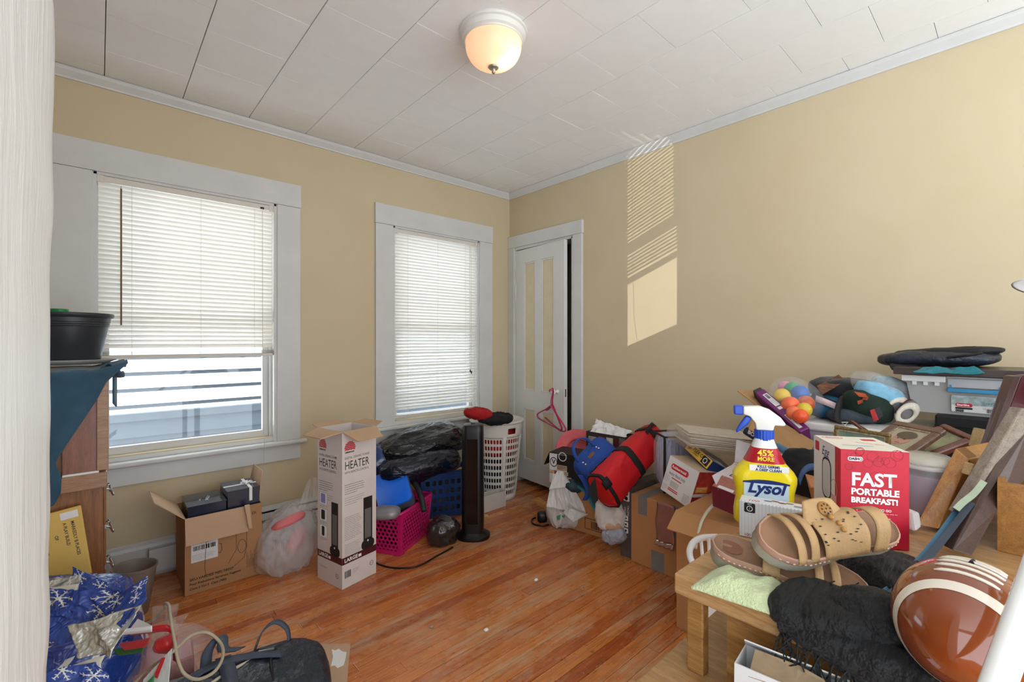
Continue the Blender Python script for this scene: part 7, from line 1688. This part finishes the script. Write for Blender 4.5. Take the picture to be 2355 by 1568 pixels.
# ================================================================== sandals
M_TAN = mat('tan_leather', 'B08E62', 0.6, var=0.12, vscale=25, bump=0.3, bscale=220)
M_BED = mat('worn_footbed', '8C6A50', 0.65, var=0.22, vscale=12)
M_SOLE = mat('grey_green_sole', '9A9484', 0.7, var=0.1)
M_RIM = mat('rose_tan_rim', 'A8826E', 0.6, var=0.12, vscale=30)
def sole_w(t):
    pts = [(0, 0.0), (0.02, 0.016), (0.07, 0.029), (0.16, 0.034), (0.30, 0.032), (0.45, 0.033), (0.62, 0.042), (0.76, 0.046), (0.87, 0.041), (0.95, 0.028), (0.99, 0.012), (1.0, 0.0)]
    for (a, x), (b, y) in zip(pts, pts[1:]):
        if a <= t <= b: return x + (y - x) * (t - a) / (b - a)
    return 0
def make_sandal(M, L, flowers, label):
    s = thing('sandal', M.to_translation(), label, 'sandal', 'tan leather sandals')
    ts = [0, 0.004, 0.012, 0.025, 0.05, 0.09, 0.15, 0.25, 0.35, 0.45, 0.55, 0.65, 0.73, 0.80, 0.86, 0.91, 0.95, 0.975, 0.99, 0.997, 1.0]
    def outline(k): return [(t * L + (k - 1) * 0.25 * (t - 0.5) * L, sole_w(t) * k + 0.0) for t in ts] + [(t * L + (k - 1) * 0.25 * (t - 0.5) * L, -sole_w(t) * k) for t in ts[-2:0:-1]]
    zb = lambda x: 0.016 * max(0, 1 - x / (0.5 * L)) * 0.5 + 0.003 * (x / L)
    def strip(levels, m, nm, caps):
        b = MB(M); rings = [[b.pt((x, y, z + zb(x))) for x, y in outline(k)] for k, z in levels]; n = len(rings[0])
        for a, c in zip(rings, rings[1:]):
            for j in range(n): b.f.append([a[j], a[(j+1) % n], c[(j+1) % n], c[j]])
        if caps & 1: b.f.append(rings[0][::-1])
        if caps & 2: b.f.append(rings[-1])
        return b.build(nm, m, s, smooth=True, autosmooth=60)
    strip([(0.97, -0.004), (1.0, 0.0), (1.0, 0.016)], M_SOLE, 'outsole', 1)
    strip([(1.0, 0.016), (1.035, 0.018), (1.04, 0.024), (1.0, 0.030), (0.93, 0.0305)], M_RIM, 'rim', 0)
    strip([(0.93, 0.0305), (0.86, 0.028), (0.78, 0.0265)], M_BED, 'footbed', 2)
    st_ = MB(M)
    for i in range(26):
        t = 0.05 + i * 0.035
        if t > 0.97: break
        for sg in (1, -1):
            w_ = sole_w(t) * 1.04; w2 = sole_w(t + 0.012) * 1.04; x = t * L; x2 = (t + 0.014) * L
            st_.tube([(x, sg * w_, 0.0225 + zb(x)), (x2, sg * w2, 0.0225 + zb(x2))], 0.0012, 5)
    tagit(st_.build('stitching', mat('pale_thread', 'D0B8A0', 0.7), s), kind='stuff')
    def band(f, nu, nv, nm, m=M_TAN, th_=0.0025): return MB(M).grid(f, nu, nv).build(nm, m, s, smooth=True, solid=th_)
    # vamp: broad perforated panel over the instep with two toe straps and ankle collar
    def arch(x, y, h, hw): # point on an arch of height h over half width hw
        return (x, y, 0.024 + zb(x) + h * max(0, 1 - (abs(y) / hw) ** 2.4))
    if flowers:
        band(lambda u, v: arch(L * (0.38 + 0.30 * u) - 0.02 * abs(v - .5) , (v - 0.5) * 2 * 0.044 * (0.95 + 0.05 * u), 0.050 - 0.016 * u, 0.045), 14, 22, 'vamp')
        band(lambda u, v: (L * (0.55 + (v - 0.5) * (0.36 - 0.14 * u)), -0.004 - 0.040 * u, 0.062 + 0.012 * u - 0.03 * (v - 0.5) ** 2), 12, 14, 'tongue')
        for k in (0, 1): band(lambda u, v: arch(L * (0.70 + 0.085 * k + 0.055 * u), (v - 0.5) * 2 * 0.046, 0.034 - 0.006 * k, 0.047), 4, 22, 'toe_strap')
        band(lambda u, v: arch(L * (0.20 + 0.10 * u), (v - 0.5) * 2 * 0.040, 0.050, 0.041), 5, 22, 'heel_strap')
        fm = M @ Matrix.Translation((L * 0.55, -0.024, 0.0695)) @ Matrix.Rotation(-0.28, 4, 'X')
        MB().lathe([(0.0135, 0), (0.013, 0.0015), (0.010, 0.003), (0, 0.0036)], 20, fm).build('flower_button', mat('amber_button', '9A6A2C', 0.4, var=0.2, vscale=60), s, smooth=True)
        for k in range(9):
            a = k * 2 * math.pi / 8; r = 0.008 if k < 8 else 0
            MB().lathe([(0.0018, 0.0030), (0, 0.0036)], 6, fm @ Matrix.Translation((r * math.cos(a), r * math.sin(a), 0.0006))).build('perforation', M_INK, s)
        for k, (dx, dy) in enumerate(((0.53, 0.004), (0.555, -0.008), (0.535, 0.016))): blob(M @ Vector((L * dx, dy, 0.072)), [M.to_3x3() @ Vector(q) for q in ((0.005, 0, 0), (0, 0.005, 0), (0, 0, 0.004))], 0, 1, 1, 12, 10, 1).build('wood_bead', mat('wood_bead', 'A8783C', 0.3), s, smooth=True)
        R2 = random.Random(5)
        for k in range(30):
            u, v = R2.uniform(0.08, 0.92), R2.uniform(0.12, 0.88)
            x, y = L * (0.38 + 0.30 * u), (v - 0.5) * 2 * 0.044; p = Vector(arch(x, y, 0.050 - 0.016 * u, 0.045)); a = R2.uniform(0, 3)
            q = [p + Vector((0.0035 * math.cos(a + t) , 0.0014 * math.sin(a + t), 0.0022 - abs(y) * 0.012)) for t in (0, 1.57, 3.14, 4.71)]
            MB(M).face(q).build('perforation', M_INK, s)
    else:
        band(lambda u, v: arch(L * (0.34 + 0.11 * u), (v - 0.5) * 2 * 0.036, 0.022, 0.037), 5, 18, 'heel_strap')
        for k in (0, 1): band(lambda u, v: arch(L * (0.66 + 0.10 * k + 0.05 * u), (v - 0.5) * 2 * 0.046, 0.022, 0.047), 4, 22, 'toe_strap')
        disc(M @ Matrix.Translation((L * 0.13, 0, 0.0275)) , 0.0, 0.0, 0.022, mat('brown_heel_pad', '7A4C38', 0.6, var=0.15), s, 'heel_pad', 0.006, sy=0.8)
    return s
heel, toe = P(1634, 1262, 0.875), P(1996, 1372, 0.775)
ax_ = (toe - heel); L1 = ax_.length; ax_ = ax_.normalized()
nrm = (Z * 0.92 - FW * 0.30 - RT * 0.0); nrm = (nrm - ax_ * nrm.dot(ax_)).normalized()
S1 = frame(heel - nrm * 0.016, ax_, nrm.cross(ax_), nrm)
make_sandal(S1, L1, False, 'tan leather sandal lying on the table under its mate')
toe, heel = P(1738, 1256, 0.80), P(2040, 1226, 0.85)
ax_ = (toe - heel); L2 = ax_.length; ax_ = ax_.normalized()
nrm = (Z * 0.78 - FW * 0.62 - RT * 0.05); nrm = (nrm - ax_ * nrm.dot(ax_)).normalized()
S2 = frame(heel - nrm * 0.01, ax_, nrm.cross(ax_), nrm)
make_sandal(S2, L2, True, 'tan leather sandal with amber flower button resting on the other sandal')

# green washcloth
wc_ = thing('washcloth', PZ(1700, 1350, ZT_), 'pale green terry washcloth crumpled at the table corner', 'cloth')
M_TERRY = mat('pale_green_terry', 'C6D2A4', 0.98, var=0.08, vscale=20, bump=1.0, bscale=260, sheen=0.3)
wp = PZ(1712, 1366, ZT_)
def wfn(u, v):
    a, b = (u - 0.5), (v - 0.5)
    p = wp + Vector((0.095 * b + 0.02 * a, -0.135 * a, 0.0))
    h = 0.036 * (0.5 + 0.45 * ridged(Vector((u * 1.6, v * 1.2, 0.3)), 1.3, 3.3, 2)) * (1 - (2 * abs(a)) ** 3) * (1 - (2 * abs(b)) ** 4) + 0.004
    return Vector((p.x, p.y, ZT_ + h))
MB().grid(wfn, 60, 50).build('main_fold', M_TERRY, wc_, smooth=True, solid=0.005)
MB().grid(lambda u, v: P(1650 + 45 * u, 1310 + 60 * v - 18 * u * (1 - v), 0.875 - 0.03 * v) + Z * (0.010 * math.sin(u * 6)) - FW * 0.01 * math.sin(v * 3), 24, 24).build('corner_fold', M_TERRY, wc_, smooth=True, solid=0.006)
MB().grid(lambda u, v: P(1690 + 28 * u + 20 * v, 1322 + 52 * v, 0.86 - 0.03 * v) - FW * 0.012 * math.sin(u * 3.14), 16, 24).build('corner_fold', M_TERRY, wc_, smooth=True, solid=0.006)

# black fringed shawl
sh = thing('shawl', PZ(1900, 1420, ZT_), 'black fringed shawl draped over the table edge under the sandals', 'shawl')
M_SHAWL = mat('black_ribbed_knit', '090A0C', 0.75, var=0.4, vscale=40, bump=1.0, bscale=16, bdist=0.02, stretch=(0.4, 3, 3), sheen=0.05)
sp0 = PZ(1905, 1448, ZT_)
blob(sp0 + Vector((0.035, 0.0, 0.012)), [Vector((0.056, 0.01, 0)), Vector((-0.03, 0.082, 0)), Vector((0, 0, 0.022))], 0.016, 14, 3.1, 90, 50, 0.8, stretch=(0.4, 1, 1), zmin=ZT_ - 0.001).build('body', M_SHAWL, sh, smooth=True)
blob(P(2050, 1335, 0.86), [RT * 0.065, FW * 0.10, Z * 0.035], 0.014, 14, 6.1, 70, 40, 0.8, zmin=ZT_ - 0.001).build('back_fold', M_SHAWL, sh, smooth=True)
blob(P(2010, 1445, 0.69), [RT * 0.05, FW * 0.05, Z * 0.045], 0.012, 16, 9.1, 60, 36, 0.8).build('front_fold', M_SHAWL, sh, smooth=True)
def hang(u, v):
    x0 = 0.806 - 0.004 - 0.010 * math.sin(v * 3.1) - 0.006 * ridged(Vector((u * 3, v, 0)), 1.4, 2)
    y = 0.255 - 0.20 * u; z = 0.795 - v * (0.030 + 0.050 * u)
    return Vector((x0 if v > 0.15 else x0 + 0.02 * (1 - v / 0.15), y, z))
MB().grid(hang, 50, 24).build('hanging_edge', M_SHAWL, sh, smooth=True, solid=0.006)
R3 = random.Random(11)
fm_ = MB()
for i in range(95):
    u = R3.random(); p = hang(u, R3.uniform(0.8, 1.0)); q = p + Vector((-0.006, R3.uniform(-0.015, 0.015), -R3.uniform(0.012, 0.035))); r = q + Vector((R3.uniform(-0.008, 0.004), R3.uniform(-0.014, 0.014), -R3.uniform(0.005, 0.02)))
    fm_.tube([p, p.lerp(q, 0.5) + Vector((-0.004, 0, 0.002)), q, r], 0.0013, 4)
for i in range(70):
    p = P(R3.uniform(1760, 2020), 0, 0.8); p = P(R3.uniform(1765, 1830), R3.uniform(1385, 1412), 0.80) if i < 26 else P(R3.uniform(1910, 2040), R3.uniform(1352, 1385), 0.76)
    q = p + RT * R3.uniform(-0.02, 0.012) + Z * R3.uniform(-0.006, 0.014) - FW * 0.008; r = q + RT * R3.uniform(-0.014, 0.01) + Z * R3.uniform(-0.012, 0.01)
    fm_.tube([p, q, r], 0.0013, 4)
tagit(fm_.build('fringe', M_SHAWL, sh), kind='stuff')

# ceramic football
fb_ = thing('football', P(2215, 1430, 0.60), 'glossy brown ceramic football with white stripes and laces on the table', 'football')
FC = P(2226, 1440, 0.605) + Z * 0.003
ad2 = (P(2262, 1352, 0.70) - P(2172, 1505, 0.525)).normalized()
up = (Z * 0.9 - RT * 0.32 - FW * 0.28); up = (up - ad2 * up.dot(ad2)).normalized(); si = ad2.cross(up)
FM_ = frame(FC, si, up, ad2)
fr_ = lambda t: 0.079 * max(0.0, 1 - t * t) ** 0.62
HLF = 0.106
M_FB = mat('glazed_brown', '7E3A16', 0.10, var=0.10, vscale=8, coat=0.8); M_FBW = mat('glazed_cream', 'E2D8C8', 0.12, var=0.03, coat=0.8)
MB().lathe([(fr_(-1 + i / 20), HLF * (-1 + i / 20)) for i in range(41)], 56, FM_).build('ball', M_FB, fb_, smooth=True)
for t0, t1 in ((-0.62, -0.50), (0.50, 0.62)): MB().lathe([(fr_(t0 + (t1 - t0) * i / 5) + 0.0006, HLF * (t0 + (t1 - t0) * i / 5)) for i in range(6)], 56, FM_, cap=False).build('stripe', M_FBW, fb_, smooth=True)
for k in range(6):
    t = -0.33 + k * 0.13; r = fr_(t)
    MB().tube([FM_ @ Vector((math.sin(a) * (r + 0.0006), math.cos(a) * (r + 0.0006), HLF * t)) for a in [-0.42 + 0.84 * i / 8 for i in range(9)]], [0.0012] + [0.0024] * 7 + [0.0012], 6).build('lace', M_FBW, fb_, smooth=True)
MB().tube([FM_ @ Vector((0, fr_(t) + 0.0004, HLF * t)) for t in (0.02, 0.08, 0.14, 0.2)], 0.003, 6).build('slot', M_INK, fb_)

# white pole leaning across the corner
pA, pB = P(2378, 1330, 0.52), P(2290, 1584, 0.47)
dr_ = (pB - pA).normalized(); k_ = (0.62 - pB.z) / dr_.z
o = MB().tube([pA - dr_ * 0.35, pA, pB, pB + dr_ * k_], 0.0135, 18).build('white_pole', mat('white_enamel_tube', 'E6E6E4', 0.15, var=0.02, coat=0.5), None, smooth=True, autosmooth=50); tagit(o, 'glossy white metal pole leaning on the table beside the football', 'pole')
# floor lamp whose bell shade just shows
lp = thing('floor_lamp', (2.05, -0.28, 0), 'floor lamp with white glass bell shade near the long wall', 'lamp')
ls = PX(2396, 648, 2.0)
LMx = Matrix.Translation(ls) @ Matrix.Rotation(math.radians(24), 4, FW)
MB().lathe([(0.018, 0.075), (0.024, 0.06), (0.032, 0.03), (0.050, 0.004), (0.056, 0.0), (0.050, 0.006), (0.030, 0.032), (0.020, 0.06)], 32, LMx @ Matrix.Translation((0, 0, -0.02))).build('lamp_shade', mat('opal_glass', 'F0F0EE', 0.25, var=0.02), lp, smooth=True)
MB().lathe([(0.0, 0.10), (0.016, 0.098), (0.020, 0.07), (0.020, 0.052), (0.0, 0.052)], 20, LMx).build('socket', mat('bronze_socket', '5A4630', 0.4, 0.6), lp, smooth=True)
top_ = LMx @ Vector((0, 0, 0.10)); bx0 = Vector((ls.x, -0.40, 0))
MB().tube(smooth_path([top_, top_ + Vector((0, -0.06, 0.06)), Vector((ls.x, -0.30, 1.62)), Vector((ls.x, -0.385, 1.48)), Vector((ls.x, -0.40, 1.2)), Vector((ls.x, -0.40, 0.55))]), 0.009, 8).build('pole', MATS['bronze_socket'], lp, smooth=True)
MB().lathe([(0, 0.03), (0.11, 0.0), (0.115, -0.012), (0, -0.012)][::-1], 32, Matrix.Translation((ls.x, -0.40, 0.535))).build('base', MATS['bronze_socket'], lp, smooth=True)

# small things between bottle and cooker carton
o = blob(P(1862, 1120, 1.36), [RT * 0.06, FW * 0.10, Z * 0.10], 0.02, 9, 2.7, 50, 36, 0.8).build('black_sack', M_KCL, None, smooth=True); tagit(o, 'black cloth sack slumped between the spray bottle and cooker carton', 'sack')
o = facebox(P(1850, 1086, 1.30), P(1898, 1082, 1.28), P(1845, 1122, 1.26), 0.06).solid('orange_box', mat('peach_card', 'C88A5C', 0.6, var=0.05), None, bevel=0.002); tagit(o, 'small peach cardboard box beside the cooker carton', 'box')
o = MB().ribbon(smooth_path([P(1838, 1108, 1.27), P(1846, 1086, 1.27), P(1862, 1074, 1.27), P(1890, 1074, 1.26)]), Z * 0.016 + FW * 0.008, 0.004).build('blue_strap', mat('slate_blue_strap', '3E5A86', 0.6), None, smooth=True); tagit(o, 'slate blue strap looped over the small peach box', 'strap')
o = pslab([(2098, 1180), (2118, 1178), (2122, 1212), (2106, 1226)], [1.06, 1.06, 1.04, 1.03], 0.03, 'white_mug', M_WPLAST, bevel=0.006, seg=2); tagit(o, 'small white block behind the cooker carton base', 'block')

# floor litter
for i, (px_, py_, r_, c_, lb) in enumerate(((993, 1442, 0.008, 'B0AEA8', 'small round metal disc on the floor boards'), )):
    tagit(MB().lathe([(0, 0), (r_, 0), (r_, 0.003), (r_ * 0.7, 0.0035), (0, 0.0035)], 20, Matrix.Translation(PZ(px_, py_, 0.001))).build('metal_disc', mat('litter_%d' % i, c_, 0.3, 0.6), None, smooth=True, autosmooth=40), lb, 'disc')
for i, (px_, py_) in enumerate(((1118, 1448), (1233, 1333))):
    o = blob(PZ(px_, py_, 0.004), [(0.009, 0, 0), (0, 0.006, 0), (0, 0, 0.004)], 0.003, 90, i, 16, 10).build('paper_scrap', M_WINK, None); tagit(o, ('crumpled white paper scrap in the middle of floor', 'tiny white paper scrap on floor towards the taped carton')[i], 'scrap', 'white scraps on the floor')
